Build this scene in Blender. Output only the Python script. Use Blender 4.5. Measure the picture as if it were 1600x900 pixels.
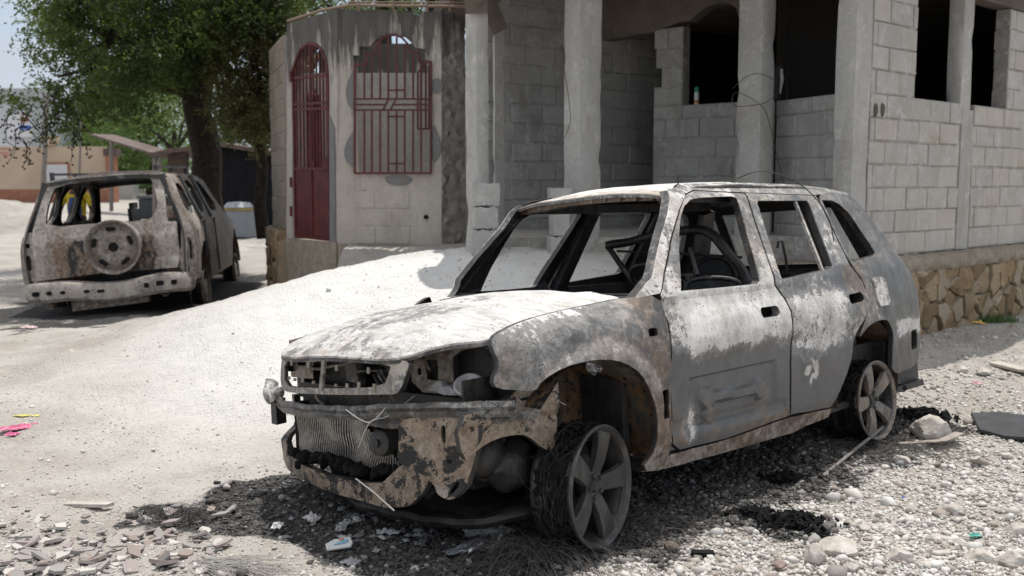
import bpy, math, random
import numpy as np
from mathutils import Vector, Matrix, Euler, noise
from mathutils.geometry import delaunay_2d_cdt
R = math.radians
random.seed(7)
for o in list(bpy.data.objects): bpy.data.objects.remove(o)
scn = bpy.context.scene
COL = scn.collection

# ------------------------------------------------------------------ camera, light
CAMZ, PITCH, F = 1.54, R(6.03), 1556.0
cam = bpy.data.objects.new('camera', bpy.data.cameras.new('camera')); COL.objects.link(cam)
cam.location = (0, 0, CAMZ); cam.rotation_euler = (R(90) - PITCH, 0, 0)
cam.data.sensor_width = 36; cam.data.lens = 35.01
cam.data.clip_start = .05; cam.data.clip_end = 3000
cam.data.dof.use_dof = True; cam.data.dof.focus_distance = 4.7; cam.data.dof.aperture_fstop = 3.2
scn.camera = cam

SUN_EL, SUN_DIR = R(74), Vector((.40, .917))           # azimuth: where the sun stands, seen from the ground
SUN_DIR.normalize()
w = bpy.data.worlds.new('World'); scn.world = w; w.use_nodes = True
nt = w.node_tree; nt.nodes.clear()
out = nt.nodes.new('ShaderNodeOutputWorld'); bg = nt.nodes.new('ShaderNodeBackground')
sky = nt.nodes.new('ShaderNodeTexSky'); sky.sky_type = 'NISHITA'; sky.sun_disc = False
sky.sun_elevation = SUN_EL; sky.sun_rotation = math.atan2(SUN_DIR.x, SUN_DIR.y)
tc = nt.nodes.new('ShaderNodeTexCoord'); mp = nt.nodes.new('ShaderNodeMapping'); mp.inputs['Scale'].default_value = (1, 1, 2.2)
ns = nt.nodes.new('ShaderNodeTexNoise'); ns.inputs['Scale'].default_value = 3.2; ns.inputs['Detail'].default_value = 9; ns.inputs['Roughness'].default_value = .58
rp = nt.nodes.new('ShaderNodeValToRGB'); rp.color_ramp.elements[0].position = .36; rp.color_ramp.elements[1].position = .56
mx = nt.nodes.new('ShaderNodeMix'); mx.data_type = 'RGBA'; cm = nt.nodes.new('ShaderNodeMix'); cm.data_type = 'RGBA'; cm.inputs[6].default_value = (4.6, 5.0, 5.7, 1); cm.inputs[7].default_value = (9.2, 9.1, 8.9, 1)
sz = nt.nodes.new('ShaderNodeSeparateXYZ'); mr = nt.nodes.new('ShaderNodeMapRange'); mr.inputs[1].default_value = .12; mr.inputs[2].default_value = .75
nt.links.new(tc.outputs['Generated'], sz.inputs[0]); nt.links.new(sz.outputs[2], mr.inputs[0]); nt.links.new(mr.outputs[0], cm.inputs[0]); nt.links.new(cm.outputs[2], mx.inputs[7])
nt.links.new(tc.outputs['Generated'], mp.inputs[0]); nt.links.new(mp.outputs[0], ns.inputs['Vector'])
nt.links.new(ns.outputs['Fac'], rp.inputs[0]); nt.links.new(rp.outputs[0], mx.inputs[0])
nt.links.new(sky.outputs[0], mx.inputs[6]); nt.links.new(mx.outputs[2], bg.inputs[0]); nt.links.new(bg.outputs[0], out.inputs[0])
bg.inputs[1].default_value = .125
sl = bpy.data.lights.new('sun', 'SUN'); sl.energy = 4.0; sl.angle = R(.53); sl.color = (1, .965, .915)
so = bpy.data.objects.new('sun', sl); COL.objects.link(so)
sv = Vector((SUN_DIR.x * math.cos(SUN_EL), SUN_DIR.y * math.cos(SUN_EL), math.sin(SUN_EL)))
so.rotation_euler = sv.to_track_quat('Z', 'Y').to_euler(); so.location = (0, 0, 30)
vs = scn.view_settings; vs.view_transform = 'Standard'; vs.look = 'None'; vs.exposure = 0.08; vs.gamma = 1; vs.use_curve_mapping = False
scn.render.engine = 'CYCLES'
scn.cycles.max_bounces = 8; scn.cycles.diffuse_bounces = 4; scn.cycles.transparent_max_bounces = 12

# ------------------------------------------------------------------ helpers
def ray(px, py):
    a, b = (px - 800) / F, (py - 450) / F
    return Vector((a, math.cos(PITCH) - b * math.sin(PITCH), -math.sin(PITCH) - b * math.cos(PITCH)))
def P(px, Y, py=286):                       # ground-plan point seen in column px at distance Y
    d = ray(px, py); return Vector((d.x / d.y * Y, Y))
def Zat(py, Y):
    d = ray(800, py); return CAMZ + d.z / d.y * Y
def PL(A, B, px, py):                       # (s, z) on the vertical plane through A, B
    d = ray(px, py); u = (B - A).normalized(); n = Vector((-u.y, u.x))
    t = A.dot(n) / (d.x * n.x + d.y * n.y)
    p = Vector((d.x * t, d.y * t)); return ((p - A).dot(u), CAMZ + d.z * t)
def fbm(x, y, z=0, s=1., o=4):
    return noise.fractal(Vector((x * s, y * s, z * s)), 1.0, 2.0, o)
def smooth(a, b, x):
    t = min(1, max(0, (x - a) / (b - a))); return t * t * (3 - 2 * t)

def tag(o, label=None, cat=None, group=None, kind=None):
    if label: o['label'] = label
    if cat: o['category'] = cat
    if group: o['group'] = group
    if kind: o['kind'] = kind
    return o
def empty(name, loc=(0, 0, 0), rz=0):
    o = bpy.data.objects.new(name, None); o.empty_display_size = .2; COL.objects.link(o)
    o.location = loc; o.rotation_euler = (0, 0, rz); return o
def mkobj(name, V, Fc, mats, parent=None, mi=None, smoothang=None, attr=None):
    me = bpy.data.meshes.new(name); me.from_pydata([tuple(v) for v in V], [], Fc)
    if not isinstance(mats, (list, tuple)): mats = [mats]
    for m in mats: me.materials.append(m)
    if mi is not None: me.polygons.foreach_set('material_index', np.array(mi, dtype=np.int32))
    if attr is not None:
        a = me.color_attributes.new('m', 'FLOAT_COLOR', 'POINT')
        arr = np.ones((len(V), 4), dtype=np.float32); arr[:, :3] = np.array(attr, dtype=np.float32)
        a.data.foreach_set('color', arr.ravel())
    if smoothang:
        me.polygons.foreach_set('use_smooth', np.ones(len(me.polygons), dtype=bool)); me.set_sharp_from_angle(angle=R(smoothang))
    me.update()
    o = bpy.data.objects.new(name, me); COL.objects.link(o)
    if parent: o.parent = parent
    return o
class MB:
    def __init__(s): s.V = []; s.F = []; s.M = []
    def add(s, V, Fc, m=0):
        b = len(s.V); s.V += [Vector(v) for v in V]; s.F += [[i + b for i in f] for f in Fc]; s.M += [m] * len(Fc)
    def box(s, a, b, m=0, mat=None):
        (x0, y0, z0), (x1, y1, z1) = a, b
        V = [Vector(v) for v in ((x0, y0, z0), (x1, y0, z0), (x1, y1, z0), (x0, y1, z0), (x0, y0, z1), (x1, y0, z1), (x1, y1, z1), (x0, y1, z1))]
        if mat: V = [mat @ v for v in V]
        s.add(V, [(0, 3, 2, 1), (4, 5, 6, 7), (0, 1, 5, 4), (1, 2, 6, 5), (2, 3, 7, 6), (3, 0, 4, 7)], m)
    def tube(s, pts, r, n=8, m=0, cap=True, flat=1., up=None):
        pts = [Vector(p) for p in pts]; rs = r if isinstance(r, (list, tuple)) else [r] * len(pts)
        rings = []; pu = None
        for i, p in enumerate(pts):
            t = (pts[min(i + 1, len(pts) - 1)] - pts[max(i - 1, 0)]).normalized()
            u = Vector(up) if up else (pu if pu else (Vector((0, 0, 1)) if abs(t.z) < .9 else Vector((1, 0, 0))))
            a = t.cross(u).normalized(); u2 = a.cross(t).normalized(); pu = u2
            rings.append([p + (a * math.cos(2 * math.pi * k / n) * flat + u2 * math.sin(2 * math.pi * k / n)) * rs[i] for k in range(n)])
        V = [v for rr in rings for v in rr]; Fc = []
        for i in range(len(pts) - 1):
            for k in range(n): Fc.append((i * n + k, i * n + (k + 1) % n, (i + 1) * n + (k + 1) % n, (i + 1) * n + k))
        if cap: Fc.append(tuple(range(n))[::-1]); Fc.append(tuple((len(pts) - 1) * n + k for k in range(n)))
        s.add(V, Fc, m)
    def bar(s, a, b, wd, ht, up=(0, 0, 1), m=0):      # rectangular bar from a to b
        a, b = Vector(a), Vector(b); t = (b - a).normalized(); u = Vector(up); x = t.cross(u).normalized(); y = x.cross(t).normalized()
        q = [x * wd / 2 * i + y * ht / 2 * j for i, j in ((-1, -1), (1, -1), (1, 1), (-1, 1))]
        s.add([a + v for v in q] + [b + v for v in q], [(0, 3, 2, 1), (4, 5, 6, 7), (0, 1, 5, 4), (1, 2, 6, 5), (2, 3, 7, 6), (3, 0, 4, 7)], m)
    def lathe(s, prof, c, ax, n=32, m=0, closed=False):  # prof: list of (r, h) about axis ax through c
        c = Vector(c); ax = Vector(ax).normalized(); u = ax.orthogonal().normalized(); v = ax.cross(u)
        V = [c + ax * h + (u * math.cos(2 * math.pi * k / n) + v * math.sin(2 * math.pi * k / n)) * r for r, h in prof for k in range(n)]
        Fc = []
        L = len(prof)
        for i in range(L if closed else L - 1):
            j = (i + 1) % L
            for k in range(n): Fc.append((i * n + k, i * n + (k + 1) % n, j * n + (k + 1) % n, j * n + k))
        s.add(V, Fc, m)
    def prism(s, poly, fn, off, m=0):                # poly in 2D, fn maps to 3D, off the thickness vector
        n = len(poly); A = [Vector(fn(*p)) for p in poly]; off = Vector(off)
        s.add(A + [a + off for a in A], [tuple(range(n)), tuple(range(2 * n - 1, n - 1, -1))] + [(i, i + n, (i + 1) % n + n, (i + 1) % n) for i in range(n)], m)
    def obj(s, name, mats, parent=None, sm=None, attr=None, warp=0, ws=8):
        if warp:
            s.V = [v + noise.noise_vector(v * ws) * warp for v in s.V]
        return mkobj(name, s.V, s.F, mats, parent, s.M, sm, attr and [attr(v) for v in s.V])
def resample(poly, step):
    out = []
    n = len(poly)
    for i in range(n):
        a, b = Vector(poly[i]), Vector(poly[(i + 1) % n]); k = max(1, int(math.ceil((b - a).length / step)))
        out += [a.lerp(b, j / k) for j in range(k)]
    return out
def chaikin(poly, it=1):
    for _ in range(it):
        q = []
        for i in range(len(poly)):
            a, b = Vector(poly[i]), Vector(poly[(i + 1) % len(poly)]); q += [a.lerp(b, .25), a.lerp(b, .75)]
        poly = q
    return [tuple(p) for p in poly]
def rrect(cx, cy, w_, h_, r, n=4, rot=0):
    o = []
    for sx, sy, a0 in ((1, 1, 0), (-1, 1, 90), (-1, -1, 180), (1, -1, 270)):
        for k in range(n + 1):
            a = R(a0 + 90 * k / n); o.append((sx * (w_ / 2 - r) + r * math.cos(a), sy * (h_ / 2 - r) + r * math.sin(a)))
    c, s = math.cos(rot), math.sin(rot)
    return [(cx + x * c - y * s, cy + x * s + y * c) for x, y in o]
def inside(p, poly):
    c = False; n = len(poly); x, y = p
    for i in range(n):
        x1, y1 = poly[i]; x2, y2 = poly[(i + 1) % n]
        if (y1 > y) != (y2 > y) and x < (x2 - x1) * (y - y1) / (y2 - y1) + x1: c = not c
    return c
def panel(name, outline, holes, fn, off, mats, parent=None, step=.04, attr=None, flange=None, oflange=None, sm=35, grid=True, deeper=None):
    """sheet with holes: 2D outline -> fn -> 3D, thickness off, rims turned in by flange (holes) / oflange (edge)"""
    loops = [resample(outline, step)] + [resample(h, step) for h in holes]
    pts = []; edges = []; lidx = []
    for L in loops:
        b = len(pts); pts += [Vector((p[0], p[1])) for p in L]; ids = list(range(b, b + len(L))); lidx.append(ids)
        edges += [(ids[i], ids[(i + 1) % len(ids)]) for i in range(len(ids))]
    if grid:
        xs = [p.x for p in pts]; ys = [p.y for p in pts]; hol = [[tuple(p) for p in L] for L in loops]
        y = min(ys) + step * .5; row = 0
        while y < max(ys):
            x = min(xs) + step * (.5 if row % 2 else 0)
            while x < max(xs):
                if inside((x, y), hol[0]) and not any(inside((x, y), h) for h in hol[1:]):
                    if all((x - q.x) ** 2 + (y - q.y) ** 2 > (step * .45) ** 2 for q in pts[:len(xs)]): pts.append(Vector((x, y)))
                x += step
            y += step * .87; row += 1
    v2, e2, f2, ov, oe, of = delaunay_2d_cdt(pts, edges, [], 1, 1e-6)
    hp = [[tuple(p) for p in L] for L in loops[1:]]; op = [tuple(p) for p in loops[0]]
    Fc = []
    for f in f2:
        c = sum((v2[i] for i in f), Vector((0, 0))) / len(f)
        if inside(tuple(c), op) and not any(inside(tuple(c), h) for h in hp): Fc.append(list(f))
    used = sorted({i for f in Fc for i in f}); rm = {u: k for k, u in enumerate(used)}
    n = len(used); V = [Vector(fn(v2[u].x, v2[u].y)) for u in used]; off = Vector(off)
    Fc = [[rm[i] for i in f] for f in Fc]
    if Fc:
        f = Fc[0]; nn = (V[f[1]] - V[f[0]]).cross(V[f[2]] - V[f[0]])
        if nn.dot(off) > 0: Fc = [x[::-1] for x in Fc]
    ec = {}
    for f in Fc:
        for i in range(len(f)):
            e = (f[i], f[(i + 1) % len(f)]); ec[e] = 1
    bd = [e for e in ec if (e[1], e[0]) not in ec]
    VV = V + [v + off for v in V]; FF = list(Fc); MI = [0] * len(Fc)
    FF += [[i + n for i in f[::-1]] for f in Fc]; MI += [len(mats) - 1 if isinstance(mats, (list, tuple)) else 0] * len(Fc)
    # rims
    dn = off.normalized()
    outer = set()
    if flange or oflange:
        def onouter(e):
            c = (v2[used[e[0]]] + v2[used[e[1]]]) / 2
            best = 1e9; bi = 0
            for li, L in enumerate(loops):
                for i in range(len(L)):
                    d = (L[i] - c).length
                    if d < best: best = d; bi = li
            return bi == 0
    for e in bd:
        a, b = e
        FF.append([b, a, a + n, b + n]); MI.append(0)
        if flange or oflange:
            d = oflange if onouter(e) else flange
            if d:
                k = len(VV); VV += [V[a] + dn * d, V[b] + dn * d, V[a] + dn * off.length, V[b] + dn * off.length]
                FF.append([k + 2, k, k + 1, k + 3]); MI.append(len(mats) - 1 if isinstance(mats, (list, tuple)) else 0)
    at = None
    if attr: at = [attr(v) for v in VV]
    return mkobj(name, VV, FF, mats, parent, MI, sm, at)
def mirror(o, parent=None, name=None):
    me = o.data.copy(); me.transform(Matrix.Scale(-1, 4, (0, 1, 0))); me.flip_normals()
    c = bpy.data.objects.new(name or o.name.split('.')[0], me); COL.objects.link(c); c.parent = parent or o.parent; return c
def copytree(o, parent=None):
    c = o.copy(); COL.objects.link(c); c.parent = parent
    for ch in list(o.children): copytree(ch, c)
    return c

# ------------------------------------------------------------------ materials
class NT:
    def __init__(s, name):
        s.m = bpy.data.materials.new(name); s.m.use_nodes = True; s.t = s.m.node_tree; s.t.nodes.clear()
        s.out = s.n('ShaderNodeOutputMaterial'); s.b = s.n('ShaderNodeBsdfPrincipled'); s.l(s.b.outputs[0], s.out.inputs[0])
    def n(s, t, **k):
        x = s.t.nodes.new(t)
        for a, v in k.items(): setattr(x, a, v)
        return x
    def l(s, a, b): s.t.links.new(a, b)
    def co(s, kind='Object', scale=None):
        c = s.n('ShaderNodeTexCoord').outputs[kind]
        if scale:
            m = s.n('ShaderNodeMapping'); m.inputs['Scale'].default_value = scale; s.l(c, m.inputs[0]); return m.outputs[0]
        return c
    def noise(s, vec, sc, d=6, r=.6, dist=0):
        x = s.n('ShaderNodeTexNoise'); x.inputs['Scale'].default_value = sc; x.inputs['Detail'].default_value = d; x.inputs['Roughness'].default_value = r
        x.inputs['Distortion'].default_value = dist; s.l(vec, x.inputs['Vector']); return x.outputs['Fac']
    def vor(s, vec, sc, feat='F1', out='Distance'):
        x = s.n('ShaderNodeTexVoronoi'); x.feature = feat; x.inputs['Scale'].default_value = sc; s.l(vec, x.inputs['Vector']); return x.outputs[out]
    def math(s, op, a, b=0., c=0.):
        x = s.n('ShaderNodeMath', operation=op)
        for i, v in enumerate((a, b, c)):
            if isinstance(v, (int, float)): x.inputs[i].default_value = v
            else: s.l(v, x.inputs[i])
        return x.outputs[0]
    def ramp(s, v, lo, hi, a=0., b=1.):
        x = s.n('ShaderNodeMapRange'); x.clamp = True
        for i, q in zip((1, 2, 3, 4), (lo, hi, a, b)): x.inputs[i].default_value = q
        s.l(v, x.inputs[0]); return x.outputs[0]
    def mix(s, f, a, b, mode='MIX'):
        x = s.n('ShaderNodeMix', data_type='RGBA', blend_type=mode)
        for i, v in ((0, f), (6, a), (7, b)):
            if isinstance(v, (int, float)): x.inputs[i].default_value = v
            elif isinstance(v, tuple): x.inputs[i].default_value = v + (1,) if len(v) == 3 else v
            else: s.l(v, x.inputs[i])
        return x.outputs[2]
    def bump(s, h, st=.3, d=.01, prev=None):
        x = s.n('ShaderNodeBump'); x.inputs['Strength'].default_value = st; x.inputs['Distance'].default_value = d; s.l(h, x.inputs['Height'])
        if prev: s.l(prev, x.inputs['Normal'])
        return x.outputs[0]
    def fin(s, col=None, rough=None, nrm=None, metal=None):
        for k, v in (('Base Color', col), ('Roughness', rough), ('Normal', nrm), ('Metallic', metal)):
            if v is None: continue
            if isinstance(v, (int, float)): s.b.inputs[k].default_value = v
            elif isinstance(v, tuple): s.b.inputs[k].default_value = v + (1,)
            else: s.l(v, s.b.inputs[k])
        return s.m
def plain(name, col, rough=.8, metal=0, var=.25, sc=20, bump=.2, bd=.004):
    t = NT(name); c = t.co(); n1 = t.noise(c, sc, 6, .65)
    d = tuple(max(0, v * (1 - var)) for v in col); b = tuple(min(1, v * (1 + var)) for v in col)
    if max(col) < .08: t.b.inputs['Specular IOR Level'].default_value = .2
    return t.fin(t.mix(t.ramp(n1, .3, .7), d, b), rough, t.bump(n1, bump, bd), metal)

def burnt(name, W=0., Ru=0., K=0., steel=((.06, .059, .057), (.155, .152, .146)), white=((.36, .335, .305), (.70, .685, .66)), rust=((.085, .062, .048), (.235, .175, .13)), s1=4.5, s2=26, stretch=(1, 1, .45), hard=.055, kh=.08, vv=1., rg=.46):
    """fire-stripped sheet metal: bare steel, rust, ash-white residue, soot; attribute m biases each"""
    t = NT(name); c = t.co(); at = t.n('ShaderNodeAttribute', attribute_name='m'); sp = t.n('ShaderNodeSeparateColor'); t.l(at.outputs['Color'], sp.inputs[0])
    cs = t.co('Object', stretch)
    a = t.noise(c, s1, 10, .66, .35); b = t.noise(c, s2, 8, .72, .2); d = t.noise(c, 130, 5, .65); st = t.noise(cs, 13, 9, .7, .4); g6 = t.noise(c, 6.5, 4, .6)
    wob = t.n('ShaderNodeMix', data_type='VECTOR'); wn = t.n('ShaderNodeTexNoise'); wn.inputs['Scale'].default_value = 14; t.l(c, wn.inputs['Vector']); wob.inputs[0].default_value = .06; t.l(c, wob.inputs[4]); t.l(wn.outputs['Color'], wob.inputs[5])
    sv = t.vor(wob.outputs[1], 42); spots = t.math('MULTIPLY', t.ramp(sv, .16, .26, 1, 0), t.ramp(g6, .49, .57))
    sv2 = t.vor(wob.outputs[1], 95); spots2 = t.math('MULTIPLY', t.ramp(sv2, .2, .3, 1, 0), t.ramp(t.noise(c, 9, 4, .6), .50, .56))
    v = t.math('ADD', t.math('MULTIPLY', a, .80), t.math('ADD', t.math('MULTIPLY', b, .60), t.math('MULTIPLY', d, .26)))
    wv = t.math('SUBTRACT', t.math('ADD', v, t.math('ADD', sp.outputs[0], W)), t.math('MULTIPLY', t.math('ADD', spots, t.math('MULTIPLY', spots2, .7)), .34))
    wm = t.ramp(wv, .885, .885 + hard); wsoft = t.ramp(wv, .70, 1.0)
    a2 = t.noise(cs, s1 * 1.7, 9, .70, .5)
    rv = t.math('ADD', t.math('ADD', a2, t.math('MULTIPLY', b, .45)), t.math('ADD', sp.outputs[1], Ru)); rm = t.ramp(rv, .78, .93)
    kv = t.math('ADD', t.math('ADD', st, t.math('MULTIPLY', d, .3)), t.math('ADD', sp.outputs[2], K)); km = t.ramp(kv, .78, .78 + kh)
    col = t.mix(t.ramp(a2, .32, .68), steel[0], steel[1])
    col = t.mix(t.math('MULTIPLY', t.ramp(st, .52, .70), .28 * vv), col, (.27, .265, .255)); col = t.mix(t.math('MULTIPLY', t.ramp(b, .55, .7), .45 * vv), col, tuple(v_ * .55 for v_ in steel[0]))
    rc = t.mix(t.ramp(b, .35, .65), rust[0], rust[1]); rc = t.mix(t.math('MULTIPLY', t.ramp(d, .55, .7), .5), rc, tuple(v_ * .5 for v_ in rust[0]))
    col = t.mix(rm, col, rc)
    wc = t.mix(t.ramp(t.noise(cs, 8, 10, .74), .36, .58), white[0], white[1]); wc = t.mix(t.math('MULTIPLY', t.ramp(st, .50, .64), .6), wc, (.37, .36, .35)); wc = t.mix(t.math('MULTIPLY', t.ramp(b, .52, .66), .35), wc, (.50, .45, .40))
    wc = t.mix(t.math('MULTIPLY', rm, .6), wc, (.30, .235, .175))
    col = t.mix(t.ramp(wv, .68, .90, 0, .75), col, t.mix(t.ramp(b, .4, .62), (.27, .26, .245), (.42, .41, .395))); col = t.mix(wm, col, wc)
    edge = t.math('MULTIPLY', t.ramp(wv, .85, .886), t.math('SUBTRACT', 1., wm)); col = t.mix(t.math('MULTIPLY', edge, .22), col, (.05, .045, .042))
    col = t.mix(km, col, (.016, .015, .015))
    rough = t.ramp(wsoft, 0, 1, rg, .92)
    h = t.math('ADD', t.math('MULTIPLY', wm, .7), t.math('ADD', t.math('MULTIPLY', b, .9 * vv), t.math('MULTIPLY', d, .5 * vv)))
    t.fin(col, rough, t.bump(h, .5, .004), t.math('MULTIPLY', t.math('SUBTRACT', 1., wm), .2)); return t.m
M_BODY = burnt('burnt_body_steel', stretch=(1, 1, .8))
M_DOOR = burnt('burnt_door_steel', stretch=(1, 1, .8), steel=((.088, .088, .089), (.135, .135, .134)), vv=.35, rg=.38)
M_SOOT = burnt('sooty_steel', W=-.28, Ru=-.12, K=.12, steel=((.02, .02, .022), (.07, .065, .06)), rust=((.04, .028, .02), (.12, .08, .055)))
M_BAR2 = burnt('scaled_beige_steel', W=-.10, Ru=.42, K=.06, rust=((.11, .088, .068), (.30, .25, .195)), s1=11, s2=30, stretch=(1, 1, 1))
M_PALE = plain('ashen_metal', (.50, .49, .48), .7, .1, .35, 30, .5)
M_HOOD = burnt('burnt_hood_steel', stretch=(3.2, .7, 1), white=((.34, .32, .295), (.60, .59, .57)))
M_ARCH = burnt('scaled_arch_steel', W=-.14, Ru=-.02, K=.04, steel=((.045, .042, .038), (.15, .14, .125)), rust=((.08, .045, .025), (.25, .15, .08)), s1=9, s2=30, kh=.02, stretch=(1, 1, 1))
M_RUST = burnt('rusted_steel', W=-.12, Ru=.22, K=-.02, rust=((.07, .048, .035), (.23, .16, .11)), s1=7)
M_TAN = burnt('scaled_primer_steel', W=-.16, Ru=.55, K=.13, rust=((.15, .11, .08), (.36, .28, .21)), s1=9, kh=.02, stretch=(1, 1, 1))
M_RIM = burnt('scorched_alloy', W=-.6, Ru=-.15, K=-.02, steel=((.028, .027, .026), (.070, .067, .063)), s1=10)
M_BAR = burnt('flaked_dark_steel', W=-.06, Ru=.0, K=.06, steel=((.035, .032, .03), (.10, .092, .085)), white=((.34, .29, .24), (.60, .56, .52)), rust=((.05, .036, .028), (.15, .105, .075)), s1=9, s2=34, stretch=(1, 1, 1))
M_RIM2 = burnt('scorched_alloy_pale', W=-.35, Ru=.12, K=-.1, steel=((.09, .085, .08), (.20, .19, .175)), rust=((.16, .12, .09), (.34, .28, .22)), s1=10)
M_SECOND = burnt('burnt_body_far', W=-.01, Ru=.20, K=.04, steel=((.10, .095, .09), (.24, .23, .22)), rust=((.10, .068, .048), (.27, .19, .13)))
M_CHAR = plain('charcoal', (.011, .011, .012), .9, 0, .6, 30, .9, .02)
M_BLACK = plain('flat_black', (.012, .012, .012), .95)  # even black; on holes and gaps it stands in for their shade
M_WIRE = plain('burnt_wire', (.065, .06, .056), .7, .3, .5, 40)
M_PWIRE = plain('pale_wire', (.42, .40, .38), .5, .3)
M_ALU = plain('melted_aluminium', (.55, .56, .58), .35, .8, .3, 40, .6, .01)
M_FIN = plain('radiator_fins', (.44, .40, .35), .7, .2, .45, 60, .6, .004)

def concrete(name, c0, c1, stain=(.16, .13, .10), topdark=0, sc=3., island=.0, warm=None, smear=None):
    t = NT(name); c = t.co(); n1 = t.noise(c, sc, 8, .62); n2 = t.noise(c, 22, 8, .7); n3 = t.noise(c, 110, 4, .6)
    st = t.noise(t.co('Object', (1, 1, .22)), 6, 7, .65)
    col = t.mix(t.ramp(n1, .3, .7), c0, c1); col = t.mix(t.math('MULTIPLY', t.ramp(n2, .45, .75), .5), col, tuple(v * .72 for v in c0))
    col = t.mix(t.math('MULTIPLY', t.ramp(st, .52, .75), .55), col, stain)
    if island:
        g = t.n('ShaderNodeNewGeometry'); col = t.mix(t.ramp(g.outputs['Random Per Island'], 0, 1, 0, island), col, tuple(v * .62 for v in c0))
        if warm:
            r2 = t.math('FRACT', t.math('MULTIPLY', g.outputs['Random Per Island'], 7.3)); col = t.mix(t.ramp(r2, .3, 1, 0, .55), col, warm)
    if smear:       # cement smeared over blocks and joints alike, splashes of dirt low down
        col = t.mix(t.ramp(t.noise(c, 6.5, 9, .74, .3), .55, .60, 0, .75), col, smear); col = t.mix(t.ramp(t.noise(c, 2.2, 8, .7, .3), .56, .66, 0, .5), col, stain)
    if topdark:     # weathering: black mould running down from the wall head
        sp = t.n('ShaderNodeSeparateXYZ'); t.l(c, sp.inputs[0])
        f_ = t.ramp(t.math('ADD', sp.outputs[2], t.math('ADD', t.math('MULTIPLY', t.math('SUBTRACT', st, .5), 2.4), t.math('MULTIPLY', t.math('SUBTRACT', t.noise(t.co('Object', (1, 1, .08)), 11, 8, .7), .5), 2.6))), topdark - .38, topdark + .08, 0, .9)
        col = t.mix(f_, col, t.mix(t.ramp(st, .35, .65), (.022, .021, .019), (.10, .093, .083)))
    pits = t.ramp(t.vor(c, 38), .0, .16)
    h = t.math('ADD', t.math('ADD', n2, t.math('MULTIPLY', n3, .5)), t.math('MULTIPLY', pits, .25))
    return t.fin(col, .92, t.bump(h, .5, .012))
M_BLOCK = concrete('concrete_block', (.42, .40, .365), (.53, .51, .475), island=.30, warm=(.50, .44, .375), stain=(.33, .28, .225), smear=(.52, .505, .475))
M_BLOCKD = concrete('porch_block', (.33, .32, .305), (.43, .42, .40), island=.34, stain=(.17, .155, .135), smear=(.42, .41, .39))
M_MORTAR = concrete('mortar', (.23, .215, .19), (.42, .40, .37), sc=9, stain=(.33, .28, .225), smear=(.52, .505, .475))
M_COLUMN = concrete('cast_concrete', (.36, .35, .325), (.48, .465, .44), stain=(.29, .24, .175), sc=2, smear=(.52, .505, .475))
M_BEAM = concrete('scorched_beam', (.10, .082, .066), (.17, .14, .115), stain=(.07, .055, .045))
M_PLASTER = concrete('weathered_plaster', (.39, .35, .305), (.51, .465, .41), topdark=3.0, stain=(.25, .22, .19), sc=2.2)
M_INNER = concrete('inner_render', (.42, .40, .37), (.56, .54, .50), sc=14)
M_PATCH = concrete('cement_patch', (.16, .155, .15), (.22, .215, .21))
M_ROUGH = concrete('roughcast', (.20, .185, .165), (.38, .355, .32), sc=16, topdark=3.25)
M_OLDBLK = concrete('old_block', (.24, .20, .155), (.33, .28, .225), island=.5)
M_STONE = concrete('yellow_fieldstone', (.24, .165, .09), (.50, .37, .22), island=.85, warm=(.44, .39, .32), stain=(.27, .14, .06), sc=7)
M_PMORT = concrete('plinth_mortar', (.22, .185, .14), (.36, .31, .25), sc=12)
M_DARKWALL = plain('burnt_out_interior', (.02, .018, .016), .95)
M_PAINT = plain('dark_red_paint', (.088, .014, .014), .6, 0, .5, 9, .3)
M_GREENC = plain('green_plastic', (.02, .25, .09), .4)
M_CANW = plain('can_label', (.55, .62, .60), .4, 0, .3, 60)
M_BARK = plain('bark', (.045, .035, .028), .95, 0, .5, 14, 1., .05)
# ------------------------------------------------------------------ ground height and soot
YAW, PT_, RL = R(223.9), R(-.38), R(4.9)
CT = Vector((.672, 5.332, -.07))
CM = (Matrix.Rotation(YAW, 4, 'Z') @ Matrix.Rotation(PT_, 4, 'Y') @ Matrix.Rotation(RL, 4, 'X'))
CI = (Matrix.Translation(CT) @ CM).inverted()
C2T = Vector((-4.53, 11.25, -.10)); C2YAW = R(97.6)
def sstep(a, b, x):
    t = np.clip((x - a) / (b - a), 0, 1); return t * t * (3 - 2 * t)
def ground(x, y):
    x = np.asarray(x, float); y = np.asarray(y, float)
    z = .055 + .0 * x + .10 * sstep(6.3, 9, y) * sstep(1.5, 3.5, x)
    z = z + np.maximum(0, y - 14) * .021 * (1 - sstep(60, 160, y) * .7)
    # packed limestone ramp up to the porch
    dx = x - .2; dy = y - 9.0
    sx = np.where(dx < 0, 4.5, 3.2); sy = np.where(dy < 0, 3.3, 2.6)
    r = np.sqrt((dx / sx) ** 2 + (dy / sy) ** 2)
    h = np.interp(r, [0, .14, .3, .5, .7, .85, 1.0, 1.2], [.97, .90, .80, .58, .33, .16, .05, 0])
    lvl = .80 * sstep(-1.98, -1.82, x + .78 * np.clip(y - 11.2, 0, .9) + .38 * np.clip(y - 12.1, 0, 1.6)) * sstep(9.6, 10.8, y) * sstep(2.2, 1.5, x)
    z = z + np.maximum(h, lvl)
    z = z + .018 * np.sin(x * 1.7 + 1.3) * np.sin(y * 1.3) + .008 * np.sin(x * 5.1 + y * 3.3)
    return z
GZ = lambda x, y: float(ground(x, y))
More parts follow.
